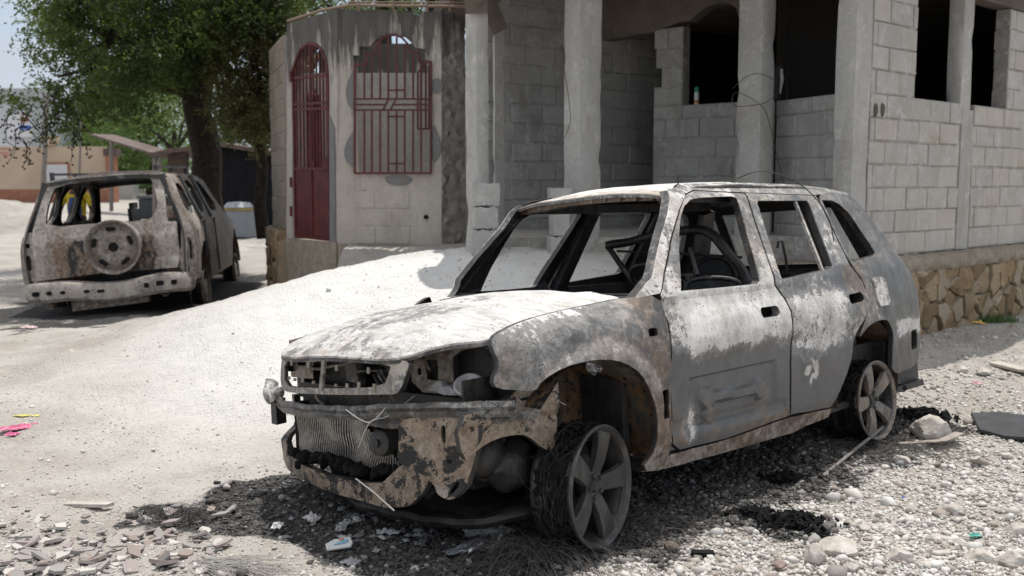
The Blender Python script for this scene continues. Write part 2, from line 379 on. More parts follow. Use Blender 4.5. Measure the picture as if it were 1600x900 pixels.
def vnoise(x, y, s, seed=0):                 # cheap value noise, vectorised
    rs = np.random.RandomState(seed); G = rs.rand(64, 64)
    u = x * s; v = y * s; iu = np.floor(u).astype(int); iv = np.floor(v).astype(int); fu = u - iu; fv = v - iv
    fu = fu * fu * (3 - 2 * fu); fv = fv * fv * (3 - 2 * fv)
    g = lambda a, b: G[a % 64, b % 64]
    return (g(iu, iv) * (1 - fu) + g(iu + 1, iv) * fu) * (1 - fv) + (g(iu, iv + 1) * (1 - fu) + g(iu + 1, iv + 1) * fu) * fv
def vf(x, y, s, seed=0, o=4):
    r = 0; a = .5
    for k in range(o): r = r + a * vnoise(x + 17 * k, y - 9 * k, s * 2 ** k, seed + k); a *= .5
    return r / (1 - .5 ** o)
def blob(x, y, cx, cy, rx_, ry_, ang=0):
    c, s = math.cos(ang), math.sin(ang); u = (x - cx) * c + (y - cy) * s; v = -(x - cx) * s + (y - cy) * c
    return 1 - np.sqrt((u / rx_) ** 2 + (v / ry_) ** 2)
def soot(x, y):
    c, s = math.cos(YAW), math.sin(YAW); u = (x - CT.x) * c + (y - CT.y) * s; v = -(x - CT.x) * s + (y - CT.y) * c
    n = vf(x, y, 3.1, 3, 5) - .5
    b = 1 - np.maximum(np.abs(u - .0) / 2.15, np.abs(v - .05) / 1.0)
    k = b * 3.4 + .1
    for (cx, cy, rx_, ry_, st) in BURNS:
        k = np.maximum(k, blob(x, y, cx, cy, rx_, ry_) * st)
    c2, s2 = math.cos(C2YAW), math.sin(C2YAW); u2 = (x - C2T.x) * c2 + (y - C2T.y) * s2; v2 = -(x - C2T.x) * s2 + (y - C2T.y) * c2
    k = np.maximum(k, (1 - np.maximum(np.abs(u2 - 1.7) / 2.9, np.abs(v2) / 1.5)) * 2.4)
    return np.clip((k + n * 1.9 + .05) * 1.9, 0, 1) * (k > -.5)
BURNS = []
def gpt(px, py):                             # where the ground lies under an image point (found by marching)
    d = ray(px, py); t = 1.
    while t < 90:
        x, y, z = d.x * t, d.y * t, CAMZ + d.z * t
        if z < GZ(x, y): return Vector((x, y, GZ(x, y)))
        t += .01
    return Vector((d.x * t, d.y * t, 0))
for (px, py, rx_, ry_, st) in ((1240, 825, .20, .16, 2.0), (540, 800, .62, .30, 1.1), (900, 850, .50, .26, 1.8), (660, 850, .62, .34, .9), (440, 815, .36, .2, .6), (1120, 820, .45, .2, .75), (1400, 670, .38, .34, 1.6), (1080, 790, .55, .28, 1.3), (1200, 775, .42, .20, 1.3), (1150, 815, .35, .16, 1.0), (990, 840, .3, .2, 1.3), (330, 800, .35, .2, .55), (700, 885, .5, .2, .9), (1320, 720, .35, .25, .8)):
    g_ = gpt(px, py); BURNS.append((g_.x, g_.y, rx_, ry_, st))

# ground material: pale crushed limestone
t = NT('limestone_gravel'); c = t.co(); at = t.n('ShaderNodeAttribute', attribute_name='m'); sp = t.n('ShaderNodeSeparateColor'); t.l(at.outputs['Color'], sp.inputs[0])
v1 = t.n('ShaderNodeTexVoronoi'); v1.inputs['Scale'].default_value = 46; t.l(c, v1.inputs['Vector'])
v2_ = t.n('ShaderNodeTexVoronoi'); v2_.inputs['Scale'].default_value = 115; t.l(c, v2_.inputs['Vector'])
n1 = t.noise(c, 1.3, 9, .62, .3); n2 = t.noise(c, 30, 6, .7); n3 = t.noise(c, 240, 3, .6)
base = t.mix(t.ramp(n1, .36, .66), (.32, .293, .257), (.44, .415, .378))
base = t.mix(t.math('MULTIPLY', t.ramp(t.noise(c, 3.1, 10, .74, .3), .50, .66), .62), base, (.24, .212, .18))
base = t.mix(t.math('MULTIPLY', sp.outputs[1], .85), base, (.69, .68, .655))
g = t.n('ShaderNodeSeparateColor'); t.l(v1.outputs['Color'], g.inputs[0]); g2 = t.n('ShaderNodeSeparateColor'); t.l(v2_.outputs['Color'], g2.inputs[0])
spk = t.math('MULTIPLY', t.ramp(g.outputs[0], .55, 1, 0, .5), t.ramp(sp.outputs[1], 0, 1, 1, .12)); base = t.mix(t.math('MULTIPLY', spk, .6), base, (.33, .295, .255))
base = t.mix(t.math('MULTIPLY', t.ramp(g2.outputs[1], .6, 1, 0, .55), t.ramp(sp.outputs[1], 0, 1, 1, .15)), base, (.40, .37, .34))
sm_ = t.math('ADD', sp.outputs[0], t.math('MULTIPLY', t.math('SUBTRACT', n2, .5), 1.1)); sk = t.ramp(sm_, .22, .50)
sk = t.math('MULTIPLY', sk, t.ramp(sp.outputs[0], .02, .12))
base = t.mix(sk, base, t.mix(t.ramp(n2, .4, .7), (.014, .013, .013), (.085, .08, .075)))
h = t.math('ADD', t.math('MULTIPLY', t.ramp(v1.outputs['Distance'], 0, .6, 1, 0), .8), t.math('ADD', t.math('MULTIPLY', t.ramp(v2_.outputs['Distance'], 0, .6, 1, 0), .35), t.math('MULTIPLY', n2, .8)))
M_GROUND = t.fin(base, .95, t.bump(t.math('ADD', h, t.math('MULTIPLY', t.noise(c, 9, 8, .7), 1.6)), .75, .014))
def axis(lo, hi, mid0, mid1, fine, grow=1.06):
    a = list(np.arange(mid0, mid1, fine)); s = fine; v = mid1
    while v < hi: a.append(v); s *= grow; v += s
    a.append(hi); s = fine; v = mid0 - fine
    while v > lo: a.insert(0, v); s *= grow; v -= s
    a.insert(0, lo); return np.array(a)
gx = axis(-400, 400, -4.2, 4.6, .035); gy = axis(-30, 900, 2.2, 9.5, .035, 1.05)
X, Y = np.meshgrid(gx, gy); Z = ground(X, Y)
near = sstep(16, 8, Y)
Z = Z + near * ((vf(X, Y, 9, 11, 3) - .5) * .045 + (vf(X, Y, 2.2, 5, 3) - .5) * .05)
nx, ny = len(gx), len(gy)
idx = np.arange(nx * ny).reshape(ny, nx)
quads = np.stack([idx[:-1, :-1], idx[:-1, 1:], idx[1:, 1:], idx[1:, :-1]], -1).reshape(-1, 4)
me = bpy.data.meshes.new('ground'); me.vertices.add(nx * ny); me.vertices.foreach_set('co', np.stack([X, Y, Z], -1).astype(np.float32).ravel())
me.loops.add(len(quads) * 4); me.loops.foreach_set('vertex_index', quads.astype(np.int32).ravel())
me.polygons.add(len(quads)); me.polygons.foreach_set('loop_start', np.arange(0, len(quads) * 4, 4, dtype=np.int32)); me.polygons.foreach_set('loop_total', np.full(len(quads), 4, dtype=np.int32))
me.polygons.foreach_set('use_smooth', np.ones(len(quads), dtype=bool)); me.update(calc_edges=True)
ca = me.color_attributes.new('m', 'FLOAT_COLOR', 'POINT'); arr = np.ones((nx * ny, 4), dtype=np.float32)
arr[:, 0] = soot(X, Y).ravel()
mound = np.clip(blob(X, Y, -.9, 7.7, 2.9, 3.0) * 1.5 + .35 * (vf(X, Y, 1.1, 21, 4) - .5), 0, 1); arr[:, 1] = mound.ravel(); arr[:, 2] = 0
ca.data.foreach_set('color', arr.ravel()); me.materials.append(M_GROUND)
gobj = bpy.data.objects.new('ground', me); COL.objects.link(gobj); gobj['kind'] = 'structure'

# ------------------------------------------------------------------ unfinished block house (right)
def wallframe(A, B):
    u = (B - A).normalized(); n = Vector((u.y, -u.x))          # n looks out to the viewer's side
    if n.dot(-A) < 0: n = -n
    return u, n
def rects_minus(s0, s1, holes):
    segs = [(s0, s1)]
    for a, b in holes:
        q = []
        for x, y in segs:
            if b <= x or a >= y: q.append((x, y)); continue
            if a > x: q.append((x, a))
            if b < y: q.append((b, y))
        segs = q
    return segs
def block_wall(name, A, B, z0, z1, holes, mats, parent, th=.15, ch=.2, bl=.4, ph=0., s0=0., rag=None, jit=.004):
    u, n = wallframe(A, B); L = (B - A).length; mb = MB(); rnd = random.Random(len(name) * 7 + int(L * 100))
    U = Vector((u.x, u.y, 0)); N = Vector((n.x, n.y, 0)); O = Vector((A.x, A.y, 0))
    def bx(a, b, c, d, f, k, cham, m):
        o1 = O + N * f; o2 = O - N * k
        q = [(a, c), (b, c), (b, d), (a, d)]; qi = [(x_ + sx_ * (cham + (rnd.uniform(.01, .04) if cham and rnd.random() < .13 else rnd.uniform(0, .004))), y_ + sy_ * (cham + (rnd.uniform(.01, .03) if cham and rnd.random() < .13 else rnd.uniform(0, .004)))) for x_, y_, sx_, sy_ in ((a, c, 1, 1), (b, c, -1, 1), (b, d, -1, -1), (a, d, 1, -1))]
        V = [o2 + U * s + Vector((0, 0, z)) for s, z in q]
        if cham:
            V += [o1 - N * cham + U * s + Vector((0, 0, z)) for s, z in q] + [o1 + U * s + Vector((0, 0, z)) + N * rnd.uniform(-.002, .002) for s, z in qi]
            F_ = [(0, 1, 2, 3)] + [(i, (i + 1) % 4, (i + 1) % 4 + 4, i + 4) for i in range(4)] + [(i + 4, (i + 1) % 4 + 4, (i + 1) % 4 + 8, i + 8) for i in range(4)] + [(8, 9, 10, 11)]
        else:
            V += [o1 + U * s + Vector((0, 0, z)) for s, z in q]
            F_ = [(0, 1, 2, 3), (4, 5, 6, 7)] + [(i, (i + 1) % 4, (i + 1) % 4 + 4, i + 4) for i in range(4)]
        mb.add(V, F_, m)
    z = z0; row = 0
    while z < z1 - .02:
        zt = min(z + ch, z1); zm = (z + zt) / 2
        hs = [(a, b) for a, b, c, d in holes if c < zm < d]
        e0 = s0 + (rag(row, 0) if rag else 0); e1 = L - (rag(row, 1) if rag else 0)
        for x, y in rects_minus(e0, e1, hs):
            bx(x + .003, y - .003, z, zt, -.010, th - .010, 0, 1)
            st = s0 - ph + (-bl / 2 if row % 2 else 0)
            k = 0
            while st < y:
                a, b = max(st, x), min(st + bl, y)
                if b - a > .05:
                    j = rnd.uniform(-jit, jit) * 1.4; g_ = rnd.uniform(.003, .011)
                    bx(a + g_, b - g_, z + g_ + rnd.uniform(-.003, .003), zt - g_, j, th + .001 + j, .006, 0)
                st += bl + rnd.uniform(-.008, .008)
        z = zt; row += 1
    o = mb.obj(name, mats, parent); return o
def post(name, pts2, z0, z1, mat, parent, amp=.006, st=.12, chips=0):
    """cast post over a ground-plan polygon, edges slightly uneven and chipped"""
    V = []; Fc = []; poly = resample(chaikin([tuple(p) for p in pts2], 0), .07); n = len(poly); k = max(2, int((z1 - z0) / st))
    c = sum((Vector(p) for p in pts2), Vector((0, 0))) / len(pts2)
    corner = [min((Vector(q) - p).length for q in pts2) < .02 for p in poly]
    for i in range(k + 1):
        z = z0 + (z1 - z0) * i / k
        for j, p in enumerate(poly):
            d = (p - c).normalized(); a = amp * noise.noise(Vector((p.x * 6, p.y * 6, z * 2.2)))
            ck = 0
            if corner[j]: ck = .012 + .03 * max(0, noise.noise(Vector((p.x * 9, p.y * 9, z * 7))) - .25) * 2
            V.append(Vector((p.x, p.y, z)) + Vector((d.x, d.y, 0)) * (a - ck))
    for i in range(k):
        for j in range(n): Fc.append((i * n + j, i * n + (j + 1) % n, (i + 1) * n + (j + 1) % n, (i + 1) * n + j))
    Fc.append(tuple(range(n))[::-1]); Fc.append(tuple(k * n + j for j in range(n)))
    return mkobj(name, V, Fc, mat, parent, None, 50)
def sq(p, u, n, a, b=None):                # square plan from front corner p, along u by a and along n by b
    b = b or a; return [p, p + u * a, p + u * a + n * b, p + n * b]

RD = Vector((.747, .664)).normalized(); FD = Vector((-.664, .747)).normalized()
K = Vector((2.83, 8.35))
house = empty('unfinished_block_house', (2.2, 9.8, .8))
tag(house, 'large unfinished grey concrete block house with open porch columns on a yellow stone plinth', 'house')
def hp(o): o.matrix_parent_inverse = house.matrix_world.inverted() if False else Matrix.Translation(-Vector((2.2, 9.8, .8))); return o
def hchild(o): o.parent = house; return hp(o)
ZF, ZS, ZT = 1.06, 2.30, 3.62
# corner pillar and the right-hand wall with its two window openings
sA = lambda px, py: PL(K, K + RD * 8, px, py)
W0 = K + RD * .27; shift = .27
s1, _ = sA(1430, 160); s2, _ = sA(1500, 160); s2b, _ = sA(1517, 160); s3, _ = sA(1573, 160); sp0, _ = sA(1497, 300); sp1, _ = sA(1516, 300)
_, zsill = sA(1430, 163); _, ztop = sA(1518, 8)
zp = .895
hchild(post('pillar', sq(K, FD, RD, .19, .27), zp, ZT, M_COLUMN, None, .007, chips=1))
wr = [(s1 - shift, s2 - shift, zsill, 3.30), (s2b - shift, s3 - shift, zsill, 3.30), (sp0 - shift, sp1 - shift, 0, zsill), (s2 - shift, s2b - shift, zsill - .01, 3.3)]
hchild(block_wall('wall', W0, K + RD * 7.5, zp, 3.30, wr, [M_BLOCK, M_MORTAR], None, .15, .2, .4, .12))
hchild(post('pillar', sq(K + RD * sp0 - Vector((RD.y, -RD.x)) * .13, RD, Vector((RD.y, -RD.x)), sp1 - sp0, .135), zp, zsill, M_COLUMN, None, .004))
mull = K + RD * (s2 + .0); hchild(post('window_mullion', sq(mull - Vector((RD.y, -RD.x)) * .15, RD, Vector((RD.y, -RD.x)), s2b - s2, .155), zsill, 3.31, M_COLUMN, None, .006))
mb = MB()
def wbox(mb, A, u, n, a, b, c, d, z0, z1, m=0):    # box in a wall's frame: along a..b, outwards c..d
    q = [A + u * a + n * c, A + u * b + n * c, A + u * b + n * d, A + u * a + n * d]
    V = [(p.x, p.y, z0) for p in q] + [(p.x, p.y, z1) for p in q]
    mb.add(V, [(0, 3, 2, 1), (4, 5, 6, 7), (0, 1, 5, 4), (1, 2, 6, 5), (2, 3, 7, 6), (3, 0, 4, 7)], m)
RN = Vector((RD.y, -RD.x)); FN = Vector((-FD.y, FD.x))
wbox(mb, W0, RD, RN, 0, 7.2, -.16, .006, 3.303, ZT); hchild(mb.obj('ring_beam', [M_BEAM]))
mb = MB()                                             # cavity block next to the corner: dark lumps paint two shaded slots
for i in range(2):
    p = PL(K, K + RD * 8, 1367 + i * 11, 172); q = K + RD * p[0] + RN * .002
    mb.tube([(q.x, q.y, p[1] - .055), (q.x, q.y, p[1] - .02), (q.x, q.y, p[1] + .03), (q.x, q.y, p[1] + .055)], [.012, .024, .024, .012], 10)
hchild(mb.obj('block_cavity', [M_BEAM], sm=40))
# right bay: low wall between corner pillar and second column
E1 = Vector((2.47, 9.44)); C0 = K + FD * .20
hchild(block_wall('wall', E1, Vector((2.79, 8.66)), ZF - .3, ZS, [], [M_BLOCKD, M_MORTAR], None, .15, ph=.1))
# recessed porch wall, door gap, pier with broken edge and arched opening
B0 = Vector((1.0, 11.10)); B1 = Vector((2.56, 9.79))
sB = lambda px, py: PL(B0, B1, px, py)
sd, _ = sB(1021, 150); sj, _ = sB(1066, 150); LB = (B1 - B0).length
rnd = random.Random(3)
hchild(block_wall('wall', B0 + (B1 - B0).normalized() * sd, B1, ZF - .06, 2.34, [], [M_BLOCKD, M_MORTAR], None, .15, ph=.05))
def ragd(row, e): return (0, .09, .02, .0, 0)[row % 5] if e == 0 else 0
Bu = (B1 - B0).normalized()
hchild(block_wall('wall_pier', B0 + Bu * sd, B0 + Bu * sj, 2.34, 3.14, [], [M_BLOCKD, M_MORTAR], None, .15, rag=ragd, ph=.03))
arch = [sB(px, py) for px, py in ((943, 63), (1021, 50), (1066, 33), (1078, 33), (1092, 19), (1106, 9), (1122, 5), (1140, 6), (1150, 12), (1156, 30), (1204, 30), (1204, -120), (943, -120))]
Bn = wallframe(B0, B1)[1]
def fB(s, z, A=B0, u=Bu): return (A.x + u.x * s, A.y + u.y * s, z)
hchild(panel('lintel', arch, [], lambda s, z: tuple(Vector(fB(s, z)) + Vector((Bn.x, Bn.y, 0)) * (.004 + .006 * fbm(s, z, 0, 3))), (-Bn.x * .16, -Bn.y * .16, 0), M_BEAM, None, .12))
# inner porch wall seen between the columns and through the doorway
LPa, LPb = P(762, 10.25), P(1075, 11.9)
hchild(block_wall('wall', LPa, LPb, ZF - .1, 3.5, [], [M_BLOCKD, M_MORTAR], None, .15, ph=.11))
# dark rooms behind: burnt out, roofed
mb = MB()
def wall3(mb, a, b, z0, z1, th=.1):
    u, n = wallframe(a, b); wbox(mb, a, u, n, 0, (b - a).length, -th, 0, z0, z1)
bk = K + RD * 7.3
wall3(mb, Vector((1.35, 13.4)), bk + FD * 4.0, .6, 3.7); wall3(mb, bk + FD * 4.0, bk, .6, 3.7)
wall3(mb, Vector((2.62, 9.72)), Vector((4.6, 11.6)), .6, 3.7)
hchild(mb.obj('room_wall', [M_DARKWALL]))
mb = MB()
def above(px, py, zr=ZT + .1):
    g_ = gpt(px, py); k = (zr - g_.z) / sv.z; return Vector((g_.x + sv.x * k, g_.y + sv.y * k))
e1, e2 = above(655, 394), above(712, 458); ed = (e1 - e2).normalized(); print('ROOF EDGE', e1, e2)
q = [K + RN * .28 + Vector((.1, -.15)), K + RD * 7.6 + RN * .30, K + RD * 7.6 + FD * 6.2, e1 + ed * 2.2, e2 - ed * .25, e2 - ed * .25 + Vector((.25, -.12))]
nq = len(q)
mb.add([(p.x, p.y, ZT + .02) for p in q] + [(p.x, p.y, ZT + .17) for p in q], [tuple(range(nq)), tuple(range(2 * nq - 1, nq - 1, -1))] + [(i, (i + nq), (i + 1) % nq + nq, (i + 1) % nq) for i in range(nq)])
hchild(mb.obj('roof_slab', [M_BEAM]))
mb = MB()
q = [P(742, 8.75), P(1240, 9.0), K + Vector((.0, .3)), K + RD * 7.3, K + RD * 7.3 + FD * 5.5, P(745, 12.5)]
mb.add([(p.x, p.y, .2) for p in q] + [(p.x, p.y, ZF - .0) for p in q], [(5, 4, 3, 2, 1, 0), (6, 7, 8, 9, 10, 11)] + [(i, (i + 1) % 6, (i + 1) % 6 + 6, i + 6) for i in range(6)])
hchild(mb.obj('floor', [M_MORTAR]))
# columns
def col2(px0, pxm, px1, Y, z0, z1=ZT, mat=M_COLUMN, dark=None):
    f0 = P(px0, Y); c = P(pxm, Y - .0)
    # facade face px0..pxm runs towards the viewer, side face pxm..px1 runs away
    t0 = PL(c, c + FD, px0, 286)[0]; t1 = PL(c, c + RD, px1, 286)[0]
    return hchild(post('column', sq(c, FD, RD, abs(t0), abs(t1)), z0, z1, mat, None, .006))
col2(1147, 1186, 1207, 9.05, ZF - .4); col2(879, 905, 940, 8.75, ZF - .3); col2(726, 745, 765, 8.55, ZF - .25); col2(769, 772, 790, 9.7, ZF - .1)
# haunched beams at the heads of the left columns
mb = MB(); c = P(745, 8.5); e = P(779, 9.75); z = Zat(12, 8.5)
mb.bar((c.x, c.y, z + .05), (e.x, e.y, z + .45), .19, .2); mb.bar((c.x - .06, c.y, z + .06), (c.x + .3, c.y + .15, ZT), .2, .16)
z2 = Zat(50, 9.7); mb.bar((e.x, e.y - .05, z2), (e.x - .22, e.y - .1, z2 + .5), .17, .16)
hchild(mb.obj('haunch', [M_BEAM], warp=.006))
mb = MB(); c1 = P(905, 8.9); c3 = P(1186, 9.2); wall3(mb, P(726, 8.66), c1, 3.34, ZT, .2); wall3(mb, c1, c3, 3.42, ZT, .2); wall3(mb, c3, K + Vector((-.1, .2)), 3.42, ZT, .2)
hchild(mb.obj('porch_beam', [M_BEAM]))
# toothed stub blocks left on two columns
def tooth(px0, px1, ys, Y):
    mb = MB()
    for i, (y0, y1) in enumerate(ys):
        a, b = P(px0 + (i % 2) * 4, Y), P(px1 - (i % 3) * 3, Y + .03); z1_, z0_ = Zat(y0, Y), Zat(y1, Y)
        u = (b - a).normalized(); n = Vector((-u.y, u.x)); L = (b - a).length
        V = MB(); wbox(V, a, u, n, 0, L, 0, .16, z0_, z1_)
        sub = resample([(0, 0), (L, 0), (L, z1_ - z0_), (0, z1_ - z0_)], .03)
        sub = chaikin([tuple(q_) for q_ in sub], 1)
        mb.prism(sub, lambda s, z, a=a, u=u, z0_=z0_, i=i: (a.x + u.x * s, a.y + u.y * s, z0_ + z + .01 * noise.noise(Vector((s * 30, z * 30, i)))), (n.x * .16, n.y * .16, 0))
    return mb
hchild(tooth(738, 781, [(286, 321), (324, 357), (360, 398)], 8.42).obj('toothed_blocks', [M_COLUMN], warp=.006, ws=14))
hchild(tooth(861, 893, [(294, 329), (333, 368), (371, 408), (411, 440)], 8.55).obj('toothed_blocks', [M_COLUMN], warp=.006, ws=14))
# fieldstone plinth
def clip(poly, p, n):
    out = []
    for i in range(len(poly)):
        a, b = poly[i], poly[(i + 1) % len(poly)]; da, db = (a - p).dot(n), (b - p).dot(n)
        if da <= 0: out.append(a)
        if da * db < 0: out.append(a.lerp(b, da / (da - db)))
    return out
def rubble(A, u, n, L, z0, z1, seed=1, cell=.2):
    rnd = random.Random(seed); S_ = []
    ni, nj = int(L / cell), max(2, int((z1 - z0) / (cell * 1.15)))
    for j in range(nj):
        for i in range(ni):
            S_.append(Vector(((i + .5 + rnd.uniform(-.45, .45) + .5 * (j % 2)) * L / ni, z0 + (j + .5 + rnd.uniform(-.42, .42)) * (z1 - z0) / nj)))
    mb = MB()
    for k, s in enumerate(S_):
        poly = [Vector((s.x - cell, z0)), Vector((s.x + cell, z0)), Vector((s.x + cell, z1)), Vector((s.x - cell, z1))]
        for q in S_:
            if q is s or (q - s).length > cell * 2.6: continue
            poly = clip(poly, (s + q) / 2, (q - s).normalized())
            if len(poly) < 3: break
        if len(poly) < 3: continue
        c = sum(poly, Vector((0, 0))) / len(poly); gap = rnd.uniform(.88, .96)
        p0 = [Vector(x) for x in chaikin([tuple(q_) for q_ in resample([tuple(c + (p - c) * gap + Vector((rnd.uniform(-.012, .012), rnd.uniform(-.012, .012)))) for p in poly], .05)], 1)]
        m = len(p0); V = []; h0 = rnd.uniform(.025, .075)
        for f_, h_ in ((1.0, -.03), (.985, .55), (.90, .92), (.55, 1.0)):
            for p in p0:
                r = c + (p - c) * f_; hh = (h_ * h0 if h_ > 0 else h_) + .030 * noise.noise(Vector((r.x * 7, r.y * 7, k))) + .012 * noise.noise(Vector((r.x * 30, r.y * 30, k)))
                V.append(Vector((A.x + u.x * r.x + n.x * hh, A.y + u.y * r.x + n.y * hh, r.y)))
        V.append(Vector((A.x + u.x * c.x + n.x * h0, A.y + u.y * c.x + n.y * h0, c.y)))
        Fc = [(a * m + i, a * m + (i + 1) % m, (a + 1) * m + (i + 1) % m, (a + 1) * m + i) for a in range(3) for i in range(m)] + [(3 * m + i, 3 * m + (i + 1) % m, 4 * m) for i in range(m)]
        mb.add(V, Fc)
    return mb
hchild(rubble(K + RN * .05, RD, RN, 7.4, .0, .76, 4, .19).obj('stone_plinth', [M_STONE], sm=28))
mb = MB(); wbox(mb, K, RD, RN, -.05, 7.5, -.3, .055, -.1, .8); wbox(mb, K, FD, FN, 0, 4.5, -.3, .02, -.1, .85)
hchild(mb.obj('plinth_mortar', [M_PMORT]))
V = []; Fc = []; nn_ = 150                       # crumbling ledge over the stones
for i in range(nn_ + 1):
    s = -.05 + 7.5 * i / nn_
    for j, (o_, z_) in enumerate(((.05, .72), (.10, .735), (.115, .80), (.10, .865), (.03, .885), (-.02, .89))):
        d = .028 * noise.noise(Vector((s * 7, j * .9, 3))) + .012 * noise.noise(Vector((s * 24, j * 2., 8)))
        p = K + RD * s + RN * (o_ + d); V.append((p.x, p.y, z_ + d * .7))
for i in range(nn_):
    for j in range(5): Fc.append((i * 6 + j, (i + 1) * 6 + j, (i + 1) * 6 + j + 1, i * 6 + j + 1))
hchild(mkobj('ledge', V, Fc, M_PMORT, None, None, 60))
# things in the openings and on the columns
def aero(px, py, Y):
    p = P(px, Y); z0 = Zat(py, Y); t_ = empty('spray_can', (p.x, p.y, z0))
    mb = MB(); mb.lathe([(0, 0), (.022, 0), (.022, .018), (.0, .018)], (0, 0, 0), (0, 0, 1), 18); mb.obj('base', [M_GREENC], t_, 40); mb = MB(); mb.lathe([(0, .125), (.021, .125), (.021, .165), (.018, .172), (0, .172)], (0, 0, 0), (0, 0, 1), 18); mb.obj('cap', [M_GREENC], t_, 40)
    mb = MB(); mb.lathe([(.0215, .018), (.0215, .125)], (0, 0, 0), (0, 0, 1), 18); b_ = mb.obj('can_body', [M_CANW], t_, 40)
    mb = MB(); mb.lathe([(.0222, .03), (.0222, .055)], (0, 0, 0), (0, 0, 1), 18); mb.obj('label_band', [plain('orange_label', (.55, .16, .05), .5)], b_, 40)
    return tag(t_, 'small green capped spray can standing on the block sill of the porch opening', 'spray can')
cs_ = sB(1086, 165)
aero(1086, 166.5, fB(cs_[0], 0)[1] + .04).scale = (1.15, 1.15, 1.15)
def wire(name, pts, r, mat, label, cat, group=None):
    mb = MB(); q = [Vector(p) for p in pts]; s = []
    for i in range(len(q) - 1):
        p0, p1, p2, p3 = q[max(i - 1, 0)], q[i], q[i + 1], q[min(i + 2, len(q) - 1)]
        for k in range(6):
            t_ = k / 6; s.append(.5 * ((2 * p1) + (p2 - p0) * t_ + (2 * p0 - 5 * p1 + 4 * p2 - p3) * t_ ** 2 + (3 * p1 - p0 - 3 * p2 + p3) * t_ ** 3))
    s.append(q[-1]); mb.tube(s, r, 5); return tag(mb.obj(name, [mat], sm=60), label, cat, group)
def at(px, py, Y): d = ray(px, py); k = Y / d.y; return (d.x * k, Y, CAMZ + d.z * k)
wire('wire', [at(1145, 138, 8.98), at(1165, 121, 8.93), at(1185, 115, 8.9), (at(1207, 124, 9.0)), at(1218, 140, 9.2), at(1200, 158, 8.97), at(1180, 164, 8.92), at(1147, 165, 9.0), at(1150, 144, 8.98), at(1186, 162, 8.86), at(1200, 185, 8.93), at(1213, 240, 9.05), at(1226, 290, 9.1)], .0032, M_WIRE, 'thin dark wire looped round the column in front of the low wall', 'wire')
wire('wire', [at(878, 70, 8.7), at(881, 105, 8.66), at(888, 150, 8.66), at(891, 190, 8.66), at(882, 215, 8.7)], .0028, M_WIRE, 'thin wire hanging down the face of the wide porch column', 'wire')
mb = MB(); g_ = at(1219, 130, 9.75)
V = []; Fc = []
for i in range(9):
    for j in range(5):
        V.append((g_[0] - .07 + j * .035, g_[1] + .02 * math.sin(j * 2.1 + i * .3), g_[2] + .17 - i * .043))
for i in range(8):
    for j in range(4): Fc.append((i * 5 + j, i * 5 + j + 1, i * 5 + j + 6, i * 5 + j + 5))
clo = mkobj('hanging_cloth', V, Fc, plain('dark_cloth', (.05, .055, .05), .9), None, None, 60); clo.modifiers.new('s', 'SOLIDIFY').thickness = .012
tag(clo, 'dark cloth hanging inside the opening to the right of the wire-bound column', 'cloth')
mb = MB(); mb.tube([at(1221, 108, 9.7), at(1222, 125, 9.69), at(1219, 146, 9.7)], [.012, .016, .006], 8); mb.obj('pale_strip', [plain('pale_cloth', (.6, .6, .58))], clo)

# ------------------------------------------------------------------ old gatehouse (middle)
gh = empty('gatehouse', (-1.4, 11.3, .8)); tag(gh, 'small weathered plaster gatehouse with red iron window grille and arched doorway', 'gatehouse')
def gchild(o): o.parent = gh; o.matrix_parent_inverse = Matrix.Translation(-Vector((-1.4, 11.3, .8))); return o
GA, GB = P(527, 11.2), P(690, 11.05); DA = P(448, 12.1); GC = P(727, 11.22)
gs = lambda px, py: PL(GA, GB, px, py)
ds_ = lambda px, py: PL(DA, GA, px, py)
gu, gn = wallframe(GA, GB); du, dn_ = wallframe(DA, GA); cu, cn = wallframe(GB, GC)
def fW(A, u, n, amp=.008, sc=2.5):
    def f(s, z):
        k = amp * fbm(s, z, A.x, sc) + .002 * fbm(s, z, 3, 14); return (A.x + u.x * s + n.x * k, A.y + u.y * s + n.y * k, z)
    return f
sc_ = lambda L: [(400 + x / 2.1417, y / 2.1429) for x, y in L]
win = [gs(*p) for p in sc_([(331, 580), (326, 400), (327, 212), (325, 185), (345, 185), (346, 156), (382, 153), (395, 138), (415, 123), (440, 114), (465, 113), (495, 120), (515, 138), (535, 160), (566, 165), (566, 200), (590, 205), (590, 400), (592, 580)])]
top = [(527, 13.5), (560, 15), (600, 15.5), (640, 18), (652, 25), (662, 18), (690, 18)]
outl = [gs(527, 402), gs(610, 396), gs(690, 392)] + [gs(*p) for p in top[::-1]]
gchild(panel('wall', outl, [win], fW(GA, gu, gn), (-gn.x * .16, -gn.y * .16, 0), M_PLASTER, None, .11))
door = [ds_(*p) for p in sc_([(121, 815), (121, 235), (133, 195), (148, 162), (178, 141), (205, 147), (224, 168), (236, 198), (243, 232), (250, 815)])]
outd = [ds_(448, 430), ds_(527, 410), ds_(527, 13.5), ds_(500, 22), ds_(448, 37)]
gchild(panel('wall', outd, [door], fW(DA, du, dn_), (-dn_.x * .16, -dn_.y * .16, 0), M_PLASTER, None, .11))
cs2 = lambda px, py: PL(GB, GC, px, py)
gchild(panel('wall', [(0, .6), ((GC - GB).length, .6), cs2(727, 24), cs2(705, 20), cs2(690, 18)], [], fW(GB, cu, cn, .03, 15), (-cn.x * .16, -cn.y * .16, 0), M_ROUGH, None, .045))
